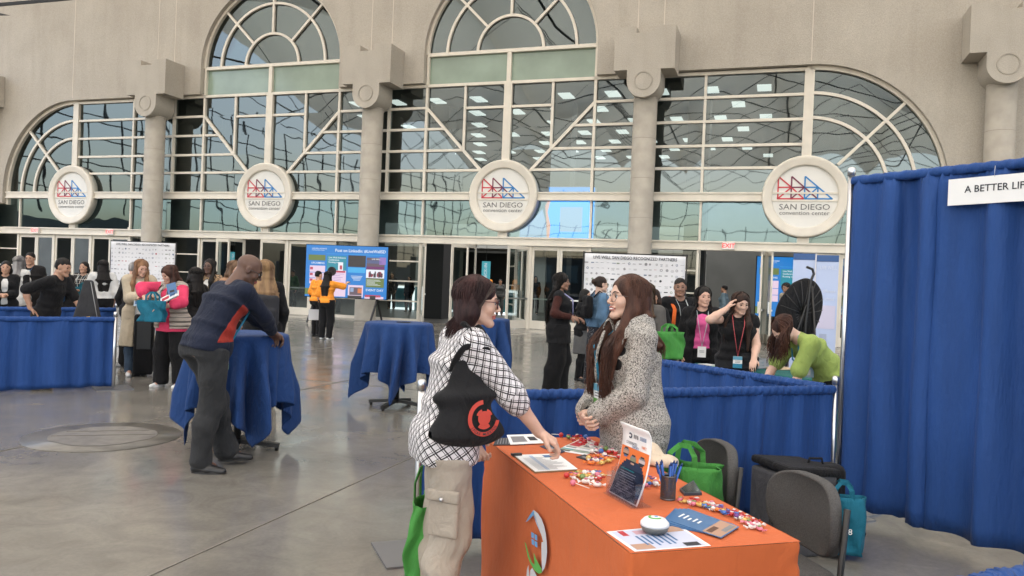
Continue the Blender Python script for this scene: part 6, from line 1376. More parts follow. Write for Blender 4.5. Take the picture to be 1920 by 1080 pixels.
dots = mat('dotted_cloth', (.012, .014, .022), .85); n = dots.node_tree; tcx = n.nodes.new('ShaderNodeTexCoord'); vo = n.nodes.new('ShaderNodeTexVoronoi'); vo.inputs['Scale'].default_value = 42; n.links.new(tcx.outputs['Object'], vo.inputs[0]); n.links.new(ramp(dots, vo.outputs[0], [(.18, (.6, .6, .6)), (.24, (.012, .014, .022))]), n.nodes['Principled BSDF'].inputs['Base Color'])
C3 = person(1121, 11.4, 517, 72, 'woman in a blue denim shirt and dotted dress with her hair tied back', sk='fair', vox=.010, lf=(-.06, 0, 0), rf=(.06, 0, 0)); C3.body(); C3.top(cloth('denim_shirt', (.09, .17, .27), .85, var=.2), inf=.022, sleeve=1.75, hem=.02, loose=.014); C3.skirt(dots, .12, .05, inf=.02, name='dress'); C3.shoes(whs); C3.hair(HD(), 'bun'); C3.glasses(); pack(C3, blk, 'black backpack on the woman in the denim shirt', .24, .34, .1, -.02)
C4 = person(1209, 8.4, 529, 20, 'person with long brown hair and grey top right behind the speckled coat', vox=.012, g=1.0); C4.body(); C4.top(cloth('grey_top', (.10, .095, .09)), inf=.02, sleeve=1.9, hem=-.1); C4.pants(blk); C4.shoes(bls); C4.hair(hairm('hair_mid_brown', (.10, .06, .035), (.04, .025, .016)), 'long', L=.5, front=False)
C5 = person(1222, 9.6, 540, 215, 'woman with glasses and black sleeves reaching towards the green bag', sk='tan', vox=.012, lh=(-.42, .2, 1.12), le=(-.3, -.2, -1)); C5.body(); C5.top(blk, hem=-.1); C5.pants(blk); C5.shoes(bls); C5.hair(HD(), 'bob', L=.3); C5.glasses()
C6 = person(1271, 10.0, 520, 172, 'smiling young man in black with an orange backpack strap', sk='brown', fem=False, g=1.02, vox=.010, yaw=18, lh=(-.12, .24, 1.0), rh=(.2, .08, .9)); C6.body(); C6.top(blk, inf=.02, sleeve=1.92, hem=-.05, name='shirt', loose=.01); C6.pants(blk2); C6.shoes(bls); C6.hair(HB(), 'short', vol=1.03); C6.lanyard(lanw, drop=.42)
g = MB(); q_ = C6; g.tube([q_.SR+q_.Rb@npv((-.06, -.12, .0)), q_.SR+q_.Rb@npv((-.06, -.02, .075)), q_.C+q_.Rb@npv((.11, .135, .03)), q_.C+q_.Rb@npv((.12, .14, -.15)), q_.Wt+npv((.15, .08, -.05))], .026, 8, flat=.3, up=(0, 1, 0)); o = g.build('backpack_strap', cloth('strap_orange', (.7, .14, .03)), None); o.matrix_basis = C6.root.matrix_basis.copy(); tag(o, 'bright orange backpack strap over the shoulder of the young man in black', 'strap')
pgb = PD(1253, 672, 7.6); tote('tote_bag', (pgb.x, pgb.y, pgb.z), .3, .27, .26, .14, green, 'green tote bag held in front of the young man in black', .07, .015, 1, group='green tote bags')
C7 = person(1316, 8.5, 536, 190, 'smiling woman in a black cardigan over a bright pink top', sk='light', vox=.010, g=1.12, yaw=-18, my=600, rh=(.2, .05, .88)); C7.body(smile=True); C7.top(cloth('bright_pink', (.62, .10, .28), .8), inf=.014, sleeve=0, hem=.05, name='top', neck=.075, vneck=.02); C7.top(blk, inf=.03, sleeve=1.9, hem=-.3, open_=.095, name='cardigan', flare=.02, vneck=.05); C7.pants(blk); C7.shoes(bls); C7.hair(HB(), 'long', L=.34, vol=1.04, front=False); C7.lanyard(lanw, drop=.40)
C8 = person(1384, 7.9, 545, 193, 'woman in a black sleeveless top with her hand in her hair', sk='fair', vox=.009, g=1.2, nod=14, yaw=-22, my=600, rh=(.13, .12, 1.50), re=(1, .4, -.9), rp=(-.6, -.2, -.3, -.5, -.3, .8), lh=(-.16, .30, .98)); C8.body(); C8.top(blk, inf=.014, sleeve=.12, hem=.0, name='top', neck=.05); C8.pants(cloth('dark_denim', (.02, .021, .024)), inf=.014, top=.1); C8.shoes(bls); C8.hair(HD(), 'long', L=.45, vol=1.05, front='l'); C8.lanyard(mat('lanyard_red', (.5, .08, .09), .5), drop=.42, bc=lany)
C9 = Person(*at(1535, 6.75, 700), 262, H=1.62, g=1.0, sk='fair', vox=.009, hipy=-.14, hipz=.90, lean=36, bend=24, nod=50, yaw=6, label='woman in a lime green shirt bending over the teal table', rh=(.10, .52, .74), lh=(-.14, .36, .66), re=(.6, .3, .6), le=(-.6, .2, .6)); C9.body(); C9.top(cloth('lime_shirt', (.29, .38, .10), .8), inf=.02, sleeve=.9, hem=-.02, loose=.014, name='shirt'); C9.pants(cloth('black_leggings', (.012, .013, .015))); C9.shoes(bls)
C9.hair(HA(), 'short', vol=1.08)
def pc9(rs):
    th = rs.choice([-1, 1])*rs.uniform(60, 179); k = rs.uniform(1.04, 1.15); p2 = scalp(C9, th, 90, k); return [scalp(C9, th, 8, k), scalp(C9, th, 50, k), p2, p2+npv((rs.uniform(-.02, .02), rs.uniform(0, .05), -.10)), p2+npv((rs.uniform(-.04, .04), rs.uniform(.0, .09), -rs.uniform(.2, .33)))]
strands(C9, HA(), 300, pc9, 11, .0055, wav=.012, parent=C9.hairo, wf=30)
g = MB(); a_ = C9.WL; d_ = unit(C9.WL-C9.EL); g.tube([a_-d_*.035, a_-d_*.005], .031, 14); g.build('watch', black, C9.root); C9.lanyard(lany, drop=.1, bc=bgr)
# loose strands on every other long haired head
def loose(pr, n_=110, Lr=(.08, .22), r=.0045, front=True):
    def pa(rs):
        th = rs.choice([-1, 1])*rs.uniform(70, 179); k = rs.uniform(1.0, 1.10); bk = max(0, (abs(th)-95)/85); sg = 1 if th > 0 else -1
        c = pr.C+pr.Rb@npv((sg*(.115-.07*bk)*pr.g**.5, -.13*bk-.02+(.13 if bk == 0 and front else 0), .07)); return [scalp(pr, th*.5, 10, k), scalp(pr, th, 50, k), scalp(pr, th, 90, k), pr.hp((.088*math.sin(R(th)), -.05*bk+.01, -.08)), c, c+npv((rs.uniform(-.02, .02), 0, -rs.uniform(*Lr)))]
    strands(pr, pr.hairo.data.materials[0], n_, pa, 21, r, wav=.012, parent=pr.hairo, wf=34)
for pr in (L9, L10, L11, L12, L13, C4, C8, C7): loose(pr)
for pr in (L2, L5, L7, O1): loose(pr, 90, front=False)
# people inside the lobby
def lob(x, Z, yt, face, label, top, bot, hair, hs='short', sk='tan', fem=True, **k):
    p = person(x, Z, yt, face, label, sk=sk, fem=fem, vox=.02, **k); p.body(); p.top(top, inf=.024, sleeve=1.9, hem=-.08); p.pants(bot, inf=.016, vox=.016); p.shoes(bls); p.hair(hair, hs, L=.35); return p
gs_ = cloth('grey_suit', (.09, .09, .09)); tanp = cloth('khaki', (.3, .26, .2))
lob(937, 36, 523, 180, 'woman in a grey suit standing before the glowing lobby counter', gs_, gs_, HB(), 'short', my=560)
p = lob(817, 34, 516, 10, 'visitor in khaki trousers with a grey backpack in the lobby', blk, tanp, HB(), my=560); pack(p, cloth('pack_pale', (.22, .22, .22)), 'pale grey backpack of the visitor in the lobby', .34, .5, .18)
lob(766, 36, 517, 200, 'dark figure behind the side window left of the open doors', blk, blk, HB(), 'bob', my=560)
lob(734, 38, 510, 190, 'dark figure seated low behind the counter at the left', blk, blk, HB(), 'bob', my=560)
for x, l in ((888, 'lobby helper in black left of the first teal hanging sign'), (905, 'lobby helper with long hair under the teal hanging sign'), (1003, 'dark visitor behind the closed doors right of the lobby'), (1032, 'second dark visitor behind the closed doors near the tall woman')): lob(x, 38.5, 517, 180, l, blk, blk, HB(), 'bob', my=550)
for x, l in ((970, 'lobby helper in an orange shirt behind the counter'), (913, 'lobby helper in orange bending behind the counter'), (1040, 'lobby helper in orange seen through the closed glass doors')): lob(x, 39.5, 513, 180, l, orng, blk, HB(), 'short', my=550)
p = lob(1357, 25, 534, 300, 'visitor in a pale blue shirt with a black bag before the dark lobby door', cloth('pale_blue', (.16, .23, .28)), blk, HB(), 'short', my=580)
lob(1473, 22.5, 531, 250, 'young man in a tan shirt before the right video screen', tanp, blk, HB(), 'short', 'brown', False, my=580)
for x, y, l in ((548, 506, 'visitor in green seen through the open door left of the screen'),): lob(x, 33, y, 200, l, cloth('dull_green', (.05, .12, .05)), gs_, HB(), my=560)

# ============================================================ SCREENS, BANNERS AND THE REST
def panel_frame(px, py, Z, rz):       # origin at a photo point, panel axes: x along, z up
    c = PD(px, py, Z); return c
def emi(name, c, s_=1.0): return mat(name, tuple(v*.06 for v in c), .4, emis=c, estr=s_*.27)
eb = emi('led_blue', (.012, .21, .62)); eb2 = emi('led_light_blue', (.06, .42, .8)); eg = emi('led_green', (.14, .20, .05)); ew = emi('led_pink_white', (.80, .62, .78)); et = emi('led_teal', (.02, .27, .36)); ek = emi('led_dark', (.035, .028, .03)); er = emi('led_red', (.5, .05, .1)); ep = emi('led_photo', (.13, .09, .12)); ewh = emi('led_white', (.85, .88, .95)); ev = emi('led_violet', (.30, .18, .50)); eo = emi('led_orange', (.7, .2, .07))
# big screen left of centre
SZ = 25.0; a = PD(575, 459, SZ); b_ = PD(728, 463, SZ*.985); c_ = PD(580, 555, SZ)
sxd = b_-a; sxd.z = 0; SW = sxd.length; sxd.normalize(); srz = math.atan2(sxd.y, sxd.x); top_z = (a.z+b_.z)/2; bot_z = PD(725, 563, SZ*.985).z+.02; SH = top_z-bot_z
def led_screen(origin, rz, W_, H_, z0, label, text, flip=0):
    t = thing('video_screen', (origin.x, origin.y, z0), rz, label, 'screen'); g = MB(); g.box((W_/2, .06, H_/2), (W_+.04, .1, H_+.04)); g.build('housing', blackf, t)
    g = MB(); y = [.0]
    def r(x0, z0_, x1, z1, m, d=1): g.poly([(x0*W_, -.002*d, z0_*H_), (x1*W_, -.002*d, z0_*H_), (x1*W_, -.002*d, z1*H_), (x0*W_, -.002*d, z1*H_)], m)
    r(0, 0, 1, 1, eb, 1)
    r(.03, .70, .24, .81, eg, 2); r(.05, .25, .24, .60, ew, 2); r(.05, .465, .24, .475, eb, 3); r(.05, .355, .24, .365, eb, 3); r(.0, .04, .05, .16, eg, 2); r(.055, .52, .09, .57, er, 3); r(.055, .41, .09, .455, er, 3); r(.055, .30, .09, .345, er, 3)
    r(.26, .52, .50, .80, et, 2); r(.30, .02, .50, .52, ew, 2); r(.38, .48, .49, .515, er, 3); r(.40, .52, .46, .68, ewh, 3); r(.42, .54, .45, .62, er, 4); g.lathe([(0, -.0), (.055*W_, 0)], (.325*W_, -.008, .50*H_), 16, ek, M=Matrix.Rotation(R(90), 3, 'X'))
    for i in range(9): r(.34, .45-i*.033, .34+random.uniform(.08, .15), .457-i*.033, ev, 3)
    r(.52, .60, .735, .82, ek, 2); r(.52, .49, .735, .59, eb2, 2); r(.53, .02, .715, .25, ew, 2); r(.55, .06, .70, .21, ep, 3); r(.56, .12, .60, .2, emi('led_sky', (.3, .4, .6)), 4); r(.65, .1, .70, .19, eo, 4); r(.53, .0, .70, .05, ek, 4)
    r(.745, .22, .965, .79, ep, 2); r(.745, .68, .93, .74, emi('led_mountain', (.10, .12, .25)), 3); r(.745, .57, .965, .62, emi('led_purple', (.16, .02, .14)), 3); r(.745, .40, .965, .56, ewh, 3); r(.90, .66, .98, .80, ev, 3); r(.745, .22, .965, .39, eg, 3)
    for i in range(26): x = .76+random.random()*.17; r(x, .41+random.random()*.04, x+.018, .47+random.random()*.06, random.choice((ek, ep, ek, er)), 4)
    for i in range(6): r(.755, .36-i*.02, .755+random.uniform(.1, .17), .366-i*.02, ewh, 4)
    r(.735, .0, .965, .045, ew, 2); r(.74, .03, .93, .075, er, 2); r(.80, .0, .87, .06, ek, 3)
    for i in range(4): r(.56+.01*i, .42-i*.025, .70-.008*i, .428-i*.025, ewh, 2)
    r(.25, .835, .96, .840, eb2, 2)
    g.build('screen_image', None, t, recalc=False); g = MB()
    def tx(s_, size, u, v, al='LEFT', sx=1, m=None): text_mb(g, s_, size, frame_M((u*W_, -.011, v*H_), (1, 0, 0), (0, 0, 1)), m or ewh, align=al, sx=sx, bold=.012)
    tx(text, .135, .975, .905, 'RIGHT', .98); tx('LIVE WELL ADVANCE', .052, .07, .93, 'LEFT', 1.0); tx('Conference & School Summit', .035, .07, .90); tx('UPCOMING', .085, .15, .65, 'CENTER'); tx('Live Well Advance', .075, .28, .765); tx('Conference', .075, .28, .72); tx('Routing now', .075, .28, .675); tx('EVENT DAY', .10, .855, .165, 'CENTER', 1.1); tx('LIVE WELL', .06, .86, .76, 'CENTER')
    g.build('lettering', None, t, recalc=False)
    g = MB()
    for x in (.12, .88):
        g.bar((x*W_, .1, 0), (x*W_-.12, -.25, -z0+.02), .05, .04, (0, 0, 1)); g.bar((x*W_, .1, 0), (x*W_+.05, .6, -z0+.02), .05, .04, (0, 0, 1)); 
    g.build('stand', black, t); return t
led_screen(a, srz, SW, SH, bot_z, 'large blue video screen with conference posts between the doors', 'Post on LinkedIn: #LiveWellSD')
a2 = PD(1420, 484, 25.5); led_screen(a2, -PHI*.6, 2.9, 1.95, PD(1420, 592, 25.5).z, 'blue video screen inside the lobby behind the pale lilac panels', 'Post on LinkedIn: #LiveWellSD')
# high display behind the upper glass (the square code on it is left out)
dp = F(CB[2]+.35, .75, 3.17); t = thing('hanging_display', dp, -PHI, 'tall blue and white display hanging behind the glass beside the centre logo sign', 'display')
g = MB(); g.box((1.35, .05, .85), (2.7, .06, 1.76)); g.box((1.75, .05, .85+.45), (1.6, .05, 1.0)); g.build('panel', white, t)
ob = emi('display_blue', (.01, .24, .75), 4.2); ol_ = emi('display_white', (.32, .35, .52), 2.6); oo = emi('display_orange', (.85, .25, .15), 2.6); g = MB()
g.poly([(0, 0, 0), (1.0, 0, 0), (.95, 0, .5), (.8, 0, 1.0), (.55, 0, .7), (.2, 0, .35), (0, 0, .25)], ol_); g.poly([(1.0, -.001, 0), (1.12, -.001, 0), (1.12, -.001, .4), (1.0, -.001, .9), (1.1, -.001, 1.3), (1.0, -.001, 1.3), (.9, -.001, 1.1), (.98, -.001, .5)], oo)
g.poly([(1.1, -.002, 0), (2.65, -.002, 0), (2.65, -.002, 1.76), (1.0, -.002, 1.76), (1.1, -.002, 1.35), (1.0, -.002, .9), (1.12, -.002, .45)], ob); g.poly([(1.45, -.004, .22), (2.25, -.004, .22), (2.25, -.004, 1.08), (1.45, -.004, 1.08)], ol_); g.build('display_image', None, t, recalc=False)
g = MB(); text_mb(g, 'Download Mobile App Now', .11, frame_M((1.8, -.008, 1.62), (1, 0, 0), (0, 0, 1)), ewh); text_mb(g, 'Connected WiFi: San Diego Hall', .07, frame_M((.5, -.008, .07), (1, 0, 0), (0, 0, 1)), ink); g.build('lettering', None, t, recalc=False)
# partner banners
def banner(x0, x1, yt, Z, label, zb, ext=0):
    p0 = PD(x0, yt, Z); p1 = PD(x1, yt+(x1-x0)*.042, Z*.985); d = p1-p0; d.z = 0; W_ = d.length; zt_ = (p0.z+p1.z)/2; H_ = zt_-zb; t = thing('partner_banner', (p0.x, p0.y, 0), math.atan2(d.y, d.x), label, 'banner', 'white partner logo banners')
    bw = mat('banner_cloth', (.66, .66, .68), .7, var=.03, vscale=2); g = MB()
    def fn(u, v): return (u*W_, .015*math.sin(u*9+v*5)+.01*math.sin(v*11), zb+v*H_)
    g.grid(fn, 24, 16); g.build('banner_sheet', bw, t, solid=.004, recalc=False)
    g = MB(); inks = [mat('ink_dark', (.02, .022, .03), .6), pgrey, pgrey, mat('ink_mid', (.28, .28, .3), .6), mat('ink_mid', (.28, .28, .3), .6), mat('ink_steel', (.12, .16, .24), .6), mat('ink_wine', (.35, .03, .05), .6), mat('ink_moss', (.22, .26, .2), .6)]; rb_ = random.Random(int(x0))
    nr, nc = 12, 19
    for i in range(nr):
        for j in range(nc):
            if rb_.random() < .07: continue
            u = (j+.5)/nc+rb_.uniform(-.008, .008); v = .90-(i+.3)/nr*.88; kd = rb_.random(); m = inks[rb_.choice((0, 1, 2, 3, 3, 4, 4, 4, 5, 5, 7, 6 if rb_.random() < .4 else 4))]; w_ = rb_.uniform(.024, .04)*W_; h_ = w_*rb_.uniform(.15, .5); c = fn(u, v); y = c[1]-.007
            if kd < .5:
                for q in range(rb_.choice((1, 2, 3))):
                    zq = c[2]-q*.022; ww = w_*rb_.uniform(.6, 1); n_ = rb_.randint(2, 5)
                    for s_ in range(n_): x0_ = c[0]-ww/2+ww*s_/n_; g.poly([(x0_, y, zq), (x0_+ww/n_*.7, y, zq), (x0_+ww/n_*.7, y, zq+.011), (x0_, y, zq+.011)], m)
            elif kd < .82:
                r_ = w_*.42; n_ = rb_.choice((3, 4, 6, 10)); rot = rb_.random()*3; pts = [(c[0]+r_*math.cos(rot+k_*6.2832/n_), c[2]+r_*math.sin(rot+k_*6.2832/n_)) for k_ in range(n_)]; r2 = .55 if rb_.random() < .6 else .05
                for k_ in range(n_): A, B_ = pts[k_], pts[(k_+1) % n_]; g.poly([(A[0], y, A[1]), (B_[0], y, B_[1]), (c[0]+(B_[0]-c[0])*r2, y, c[2]+(B_[1]-c[2])*r2), (c[0]+(A[0]-c[0])*r2, y, c[2]+(A[1]-c[2])*r2)], m)
            else: g.poly([(c[0]-w_/2, y, c[2]-h_/2), (c[0]+w_/2, y, c[2]-h_/2), (c[0]+w_/2, y, c[2]+h_/2), (c[0]-w_/2, y, c[2]+h_/2)], m)
    g.build('partner_logos', None, t, recalc=False); g = MB(); text_mb(g, 'LIVE WELL SAN DIEGO RECOGNIZED PARTNERS', .105, frame_M((W_/2, -.03, zt_-.09), (1, 0, 0), (0, 0, 1)), ink, sx=W_/2.75, bold=.012); g.build('lettering', None, t, recalc=False)
    for x in (-.03, W_+.03): g = MB(); g.tube([(x, .02, 0), (x, .02, zt_+.05)], .016, 8); g.bar((x-.0, -.3, .02), (x, .3, .02), .04, .03, (0, 0, 1)); g.build('post', black, t)
    g = MB(); g.tube([(-.03, .02, zt_+.02), (W_+.03, .02, zt_+.02)], .014, 8); g.build('crossbar', black, t); g = MB(); g.grid(lambda u, v: (u*W_, .06+.03*math.sin(u*40), .05+v*(zb-.0)), 60, 4); g.build('skirt_cloth', cloth('grey_skirt_cloth', (.12, .12, .15)), t, solid=.004, recalc=False)
    return t
banner(209, 329, 452, 28.5, 'white partner logo banner left, before the first full column', .42)
banner(1097, 1286, 474, 18.9, 'larger white partner logo banner behind the group at the right', .55)
# lobby counters with glowing rims
tealp = mat('counter_teal', (.02, .11, .12), .4); glow = mat('counter_glow', (.9, .9, .9), .5, emis=(.9, .95, 1), estr=.6)
def counter(px0, px1, Z, label):
    p0, p1 = PD(px0, 560, Z), PD(px1, 560, Z); p0.z = p1.z = 0; W_ = (p1-p0).dot(SV); t = thing('lobby_counter', p0, -PHI, label, 'counter', 'glowing lobby counters'); g = MB(); g.box((W_/2, .45, .58), (W_, .8, 1.16)); g.build('body', tealp, t)
    g = MB(); g.box((W_/2, -.02, 1.12), (W_, .1, .11), mt=glow); g.box((W_/2, -.02, .06), (W_, .1, .10), mt=glow); g.box((.05, -.02, .59), (.1, .1, 1.0), mt=glow); g.box((W_-.05, -.02, .59), (.1, .1, 1.0), mt=glow); g.build('glowing_rim', None, t); g = MB(); g.box((W_/2, .45, 1.19), (W_+.1, 1.0, .05)); g.build('top', cream, t); return t
t = counter(912, 976, 37.2, 'glowing lobby counter behind the woman in the grey suit'); g = MB(); text_mb(g, 'LIVE WELL ADVANCE', .16, frame_M((.85, -.03, .98), (1, 0, 0), (0, 0, 1)), ewh); g.build('lettering', None, t, recalc=False)
counter(733, 784, 38.5, 'glowing lobby counter seen through the side window left of the doors'); counter(790, 868, 38.5, 'glowing lobby counter behind the visitor with the grey backpack')
for x, l in ((911, 'teal vertical sign hanging left in the dark lobby recess'), (979, 'teal vertical sign hanging right in the dark lobby recess')):
    c = PD(x, 512, 38.0); t = thing('hanging_sign', c, -PHI, l, 'sign', 'teal check-in signs'); g = MB(); g.box((0, 0, 0), (.42, .08, 1.15)); g.build('panel', mat('sign_teal', (.03, .16, .19), .5, emis=(.03, .16, .19), estr=.4), t)
    g = MB(); text_mb(g, 'CHECK-IN', .22, frame_M((0, -.045, 0), (0, 0, 1), (-1, 0, 0)), ewh, sx=.95); g.build('lettering', None, t, recalc=False)
    g = MB(); g.tube([(0, 0, .57), (0, 0, 1.6)], .012, 6); g.build('hanger', black, t)
# hanging name card on the tall blue wall
p0 = P(1775, 372, 2.16); wd = td; nn_ = Vector((wd.y, -wd.x, 0)); 
if nn_.y > 0: nn_ = -nn_
d0 = ray(1778, 360); o0 = Vector((0, 0, CH)); t_ = ((tc_+nn_*.06-o0).dot(nn_))/d0.dot(nn_); q0_ = o0+d0*t_
zt1 = (o0+ray(1779, 337)*t_).z; zb1 = (o0+ray(1777, 386)*t_).z
t = thing('name_card', (q0_.x, q0_.y, zb1), math.atan2(wd.y, wd.x), 'white name card pinned to the top of the tall blue curtain', 'sign'); Hc = zt1-zb1
g = MB(); g.box((.56, 0, Hc/2), (1.12, .004, Hc)); g.build('card', white, t); g = MB(); text_mb(g, 'A BETTER LIFE', .060, frame_M((.105, -.004, Hc*.56), (1, 0, 0), (0, 0, 1)), ink, align='LEFT', bold=.012); g.build('lettering', None, t, recalc=False)
for x in (.28, .9): g = MB(); g.tube([(x, -.003, Hc-.01), (x, 0, Hc+.06)], .0012, 5); g.build('hook', chrome, t)
# pale lilac double panel at the right booth
c0 = PD(1488, 471, 12.2); c1_ = PD(1574, 478, 11.9); d = c1_-c0; d.z = 0; W_ = d.length; t = thing('pop_up_panel', (c0.x, c0.y, 0), math.atan2(d.y, d.x), 'pale lilac two part panel with blue top strip behind the black oval frame', 'banner')
lil = mat('panel_lilac', (.42, .50, .70), .35, var=.03, vscale=1.5); g = MB(); g.box((W_*.25, 0, 1.14), (W_*.49, .02, 2.1)); g.box((W_*.755, 0, 1.12), (W_*.48, .02, 2.1)); g.build('panel', lil, t)
g = MB(); zt2 = c0.z; g.box((W_*.25, -.012, 2.145), (W_*.49, .006, .10), mt=navy if 0 else mat('strip_blue', (.02, .08, .24), .4)); g.box((W_*.755, -.012, 2.125), (W_*.48, .006, .10), mt=MATS['strip_blue']); g.build('top_strip', None, t); g = MB(); g.box((W_*.503, -.014, 1.13), (.02, .03, 2.14)); g.build('joint', mat('pale_post', (.6, .6, .66), .4), t)
g = MB(); pw2 = mat('panel_print', (.62, .66, .76), .5)
for (u, z, w_, s_) in ((.72, 1.62, 0, 'for a different'), (.72, 1.50, 0, 'for all school'), (.78, 1.98, 0, 'LIVE WELL'), (.25, 1.72, 0, 'Advance the')): text_mb(g, s_, .075, frame_M((W_*u, -.016, z), (1, 0, 0), (0, 0, 1)), pw2, sx=.7)
g.box((W_*.76, -.013, 1.22), (W_*.40, .004, .36), mt=mat('panel_blush', (.52, .50, .64), .5)); g.box((W_*.72, -.013, .8), (W_*.16, .004, .32), mt=mat('panel_slate', (.33, .38, .52), .5)); g.build('print', None, t, recalc=False)
# black oval frame on a stand (back of a round display stand)
c = PD(1497, 588, 8.3); t = thing('oval_frame', c, .25, 'large black oval dish shaped frame with hooked top and leg behind the lime shirted woman', 'display stand')
o = SDF(); Mt = rotm((0, 1, 0), R(22)); o.ell((0, 0, 0), (.265, .07, .40), 0, '+', Mt); o.ell((0, .06, 0), (.245, .09, .38), .01, '-', Mt); obj_from(o, 'dish', .012, blackf, t, .004, 30)
g = MB()
for k_ in range(9): a_ = R(22+20*k_); v_ = Mt@npv((.25*math.cos(a_), -.03, .38*math.sin(a_))); g.tube([Mt@npv((0, -.075, 0)), v_*.55+npv((0, -.045, 0)), v_], .006, 5); g.tube([Mt@npv((0, -.075, 0)), -v_*.55+npv((0, -.07, 0)), -v_+npv((0, -.06, 0))], .006, 5)
g.build('ribs', mat('rib_black', (.012, .012, .012), .5), t)
g = MB(); g.tube([(.02, -.09, -.72), (.03, -.085, -.1), (.10, -.05, .36), (.14, -.04, .43), (.12, -.04, .48), (.05, -.04, .50)], .014, 8); g.tube([(.03, -.085, .1), (-.16, -.1, -.45)], .009, 6); g.build('leg', black, t)
g = MB(); g.tube([(.10, -.07, .3), (.22, -.1, -.9), (.23, -.11, -c.z+.01)], .013, 8); g.tube([(.1, 0, .2), (-.1, .35, -c.z+.01)], .013, 8); g.build('stand_leg', black, t)
# teal table of the right booth with its goods
ta_, tb_ = P(1300, 681, .76), P(1480, 707, .76); far_ = P(1350, 668, .76); d = tb_-ta_; d.z = 0; L_ = d.length+.35; rz_ = math.atan2(d.y, d.x); cc = (ta_+tb_)/2; nrm = Vector((-d.y, d.x, 0)).normalized(); cc = cc+nrm*.30
tt = thing('booth_table', (cc.x, cc.y, 0), rz_, 'folding table under the teal cloth in the right booth', 'table'); g = MB(); g.box((0, 0, .735), (L_, .62, .03)); g.build('table_top', MATS['table_grey'], tt); g = MB(); [g.tube([(sx*L_*.4, sy*.25, 0), (sx*L_*.4, sy*.25, .72)], .014, 6) for sx in (-1, 1) for sy in (-1, 1)]; g.build('leg_frame', black, tt)
g = MB(); g.box((0, 0, .39), (L_+.03, .66, .75)); o = g.build('tablecloth', cloth('teal_cloth', (.01, .11, .10), .7)); o.location = (cc.x, cc.y, .003); o.rotation_euler = (0, 0, rz_); md = o.modifiers.new('b', 'BEVEL'); md.width = .02; md.segments = 3; tag(o, 'dark teal cloth on the table in the right booth', 'tablecloth')
def basket(px, py, w_, d_, h_, label):
    p = P(px, py, .77); t = thing('basket', (p.x, p.y, .772), rz_, label, 'basket', 'grey storage baskets'); g = MB(); m = mat('basket_grey', (.33, .35, .38), .6); x_, y_ = w_/2, d_/2
    for z in np.arange(.008, h_, .016): g.sweep([(-x_, -y_, z), (x_, -y_, z), (x_, y_, z), (-x_, y_, z)], .01, .011, (0, 0, 1), m, closed=True)
    for k_ in range(12): g.tube([(-x_+w_*k_/11, -y_-.004, 0), (-x_+w_*k_/11, -y_-.004, h_)], .003, 4, m)
    g.box((0, 0, .006), (w_-.01, d_-.01, .006), mt=m); g.build('woven_wall', None, t); return t
basket(1390, 683, .16, .2, .06, 'low grey woven basket on the teal table'); basket(1418, 689, .22, .22, .10, 'taller grey woven basket on the teal table')
for i in range(5):
    p = P(1378+i*7, 680, .80); g = MB(); g.box((0, 0, 0), (.03, .05, .03), rz=i, rx=.4); o = g.build('packet', mat('pack_dark%d' % (i % 2), (.05, .05, .06) if i % 2 else (.4, .4, .42), .5)); o.location = (p.x, p.y, .80); tag(o, 'small packet lying in the low grey basket', 'packet', 'packets in the low basket')
p = P(1456, 690, .775); t = thing('round_board', (p.x, p.y, .767), 0, 'round pale wooden board beside the grey basket', 'board'); g = MB(); g.lathe([(0, 0), (.14, 0), (.15, .006), (.15, .012), (.14, .018), (0, .018)], seg=36); g.build('board_disc', mat('pale_wood', (.5, .38, .24), .5, var=.1), t)
for i, (x, y, m, l) in enumerate(((1330, 684, white, 'white sheet lying farthest left on the teal table'), (1352, 688, mat('print_mint', (.25, .45, .4), .5), 'mint sheet next to the white one on the teal table'), (1440, 683, teal, 'small teal book on the teal table behind the board'))):
    p = P(x, y, .77); t = thing('leaflet', (p.x, p.y, .771+i*.002), rz_+.2*i, l, 'leaflet'); g = MB(); g.box((0, 0, 0), (.2, .14, .003 if i < 2 else .02)); g.build('page', m, t)
p = P(1450, 680, .86); t = thing('apple', (p.x, p.y, .80), 0, 'lime green apple between basket and board', 'apple') if 0 else None
pv = PD(1508, 697, 6.75); t = thing('info_box', pv, .2, 'small clear box of pale blue cards by the lime shirted woman', 'box'); g = MB(); g.box((0, 0, 0), (.13, .09, .09)); g.build('box_body', mat('pale_blue_card', (.3, .42, .5), .4), t); g = MB(); g.box((0, -.047, .0), (.06, .003, .05)); g.build('print', whc, t)
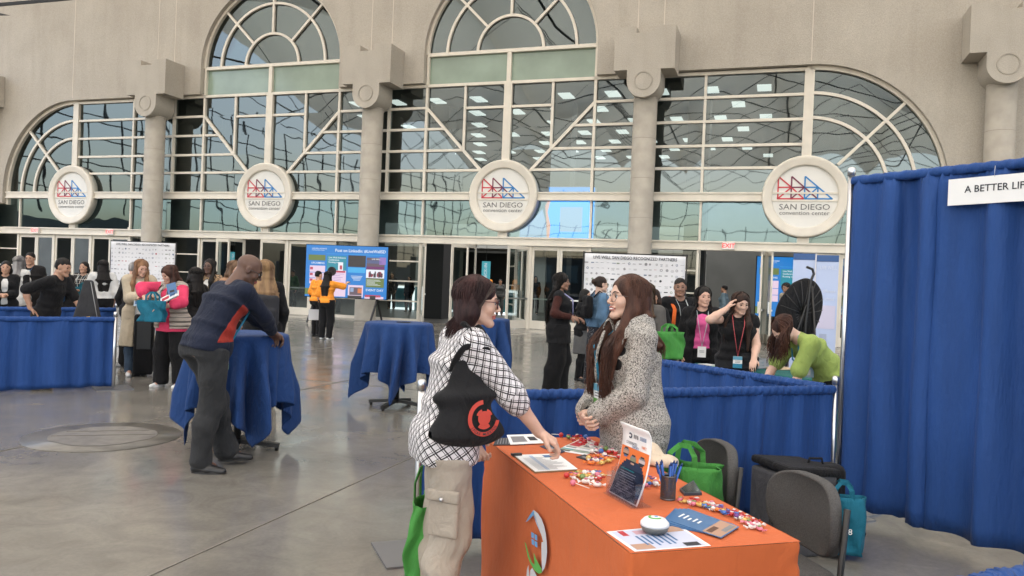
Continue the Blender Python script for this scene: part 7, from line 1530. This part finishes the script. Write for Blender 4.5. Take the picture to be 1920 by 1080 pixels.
# triangular instrument case in the left booth, on a table
cx0, cz0 = PD(152, 592, 9.75), None; tb = thing('booth_table', (cx0.x-.1, cx0.y+.38, 0), math.atan2(qd.y, qd.x), 'table hidden behind the front curtain of the left booth', 'table'); g = MB(); g.box((-.3, 0, .735), (1.2, .45, .03)); g.build('table_top', MATS['table_grey'], tb); g = MB(); [g.tube([(-.4+sx*.6, sy*.22, 0), (-.4+sx*.6, sy*.22, .72)], .014, 6) for sx in (-1, 1) for sy in (-1, 1)]; g.build('leg_frame', black, tb)
t = thing('instrument_case', (cx0.x, cx0.y+.12, .752), .25, 'dark grey tapering case with a yellow label standing in the left booth', 'case')
g = MB(); casem = cloth('case_grey', (.035, .035, .038), .8); g.add([(-.17, -.09, 0), (.19, -.09, 0), (.06, -.06, .62), (-.03, -.06, .62), (-.17, .09, 0), (.19, .09, 0), (.06, .06, .62), (-.03, .06, .62)], [(0, 1, 2, 3), (5, 4, 7, 6), (1, 5, 6, 2), (4, 0, 3, 7), (3, 2, 6, 7), (0, 4, 5, 1)]); g.build('case_body', casem, t, bevel=.025)
g = MB(); g.add([(-.085, -.094, .06), (.065, -.094, .085), (.065, -.088, .165), (-.085, -.088, .14)], [(0, 1, 2, 3)]); g.build('label_tag', mat('tag_yellow', (.72, .42, .04), .6), t); g = MB(); g.tube([(.175, -.1, .03), (.055, -.07, .60)], .005, 5); g.build('zip', mat('zip_grey', (.25, .25, .25), .4), t)
# equipment by the left booth post
p = P(219, 712); t = thing('rolling_case', (p.x+.10, p.y+.55, 0), .4, 'black case with a glossy front behind the post of the left booth', 'case'); g = MB(); g.box((0, 0, .46), (.26, .45, .86)); g.build('case_body', blackf, t, bevel=.03); g = MB(); g.box((0, -.23, .6), (.18, .012, .4)); g.build('front_pocket', bls, t); g = MB(); g.box((0, 0, .9), (.2, .25, .04)); g.build('top_grip', white, t)
# steel frame corner of the roof structure, top left
t = thing('roof_truss', PD(0, 10, 9), 0, 'dark steel roof truss corner at the top left', 'truss'); o_ = PD(0, 10, 9)
g = MB(); q = lambda x, y, Z: PD(x, y, Z)-o_; g.bar(q(-60, 14, 9), q(135, -3, 9.6), .035, .035, (0, 0, 1)); g.bar(q(-60, 2, 9.4), q(100, -12, 9.9), .03, .03, (0, 0, 1)); g.build('chord', black, t); g = MB(); g.add([q(-20, 20, 9), q(20, 29, 9), q(-20, 30, 9), q(-20, 20, 9.05), q(20, 29, 9.05), q(-20, 30, 9.05)], [(0, 1, 2), (3, 5, 4), (0, 3, 4, 1), (1, 4, 5, 2), (2, 5, 3, 0)]); g.build('gusset', black, t)
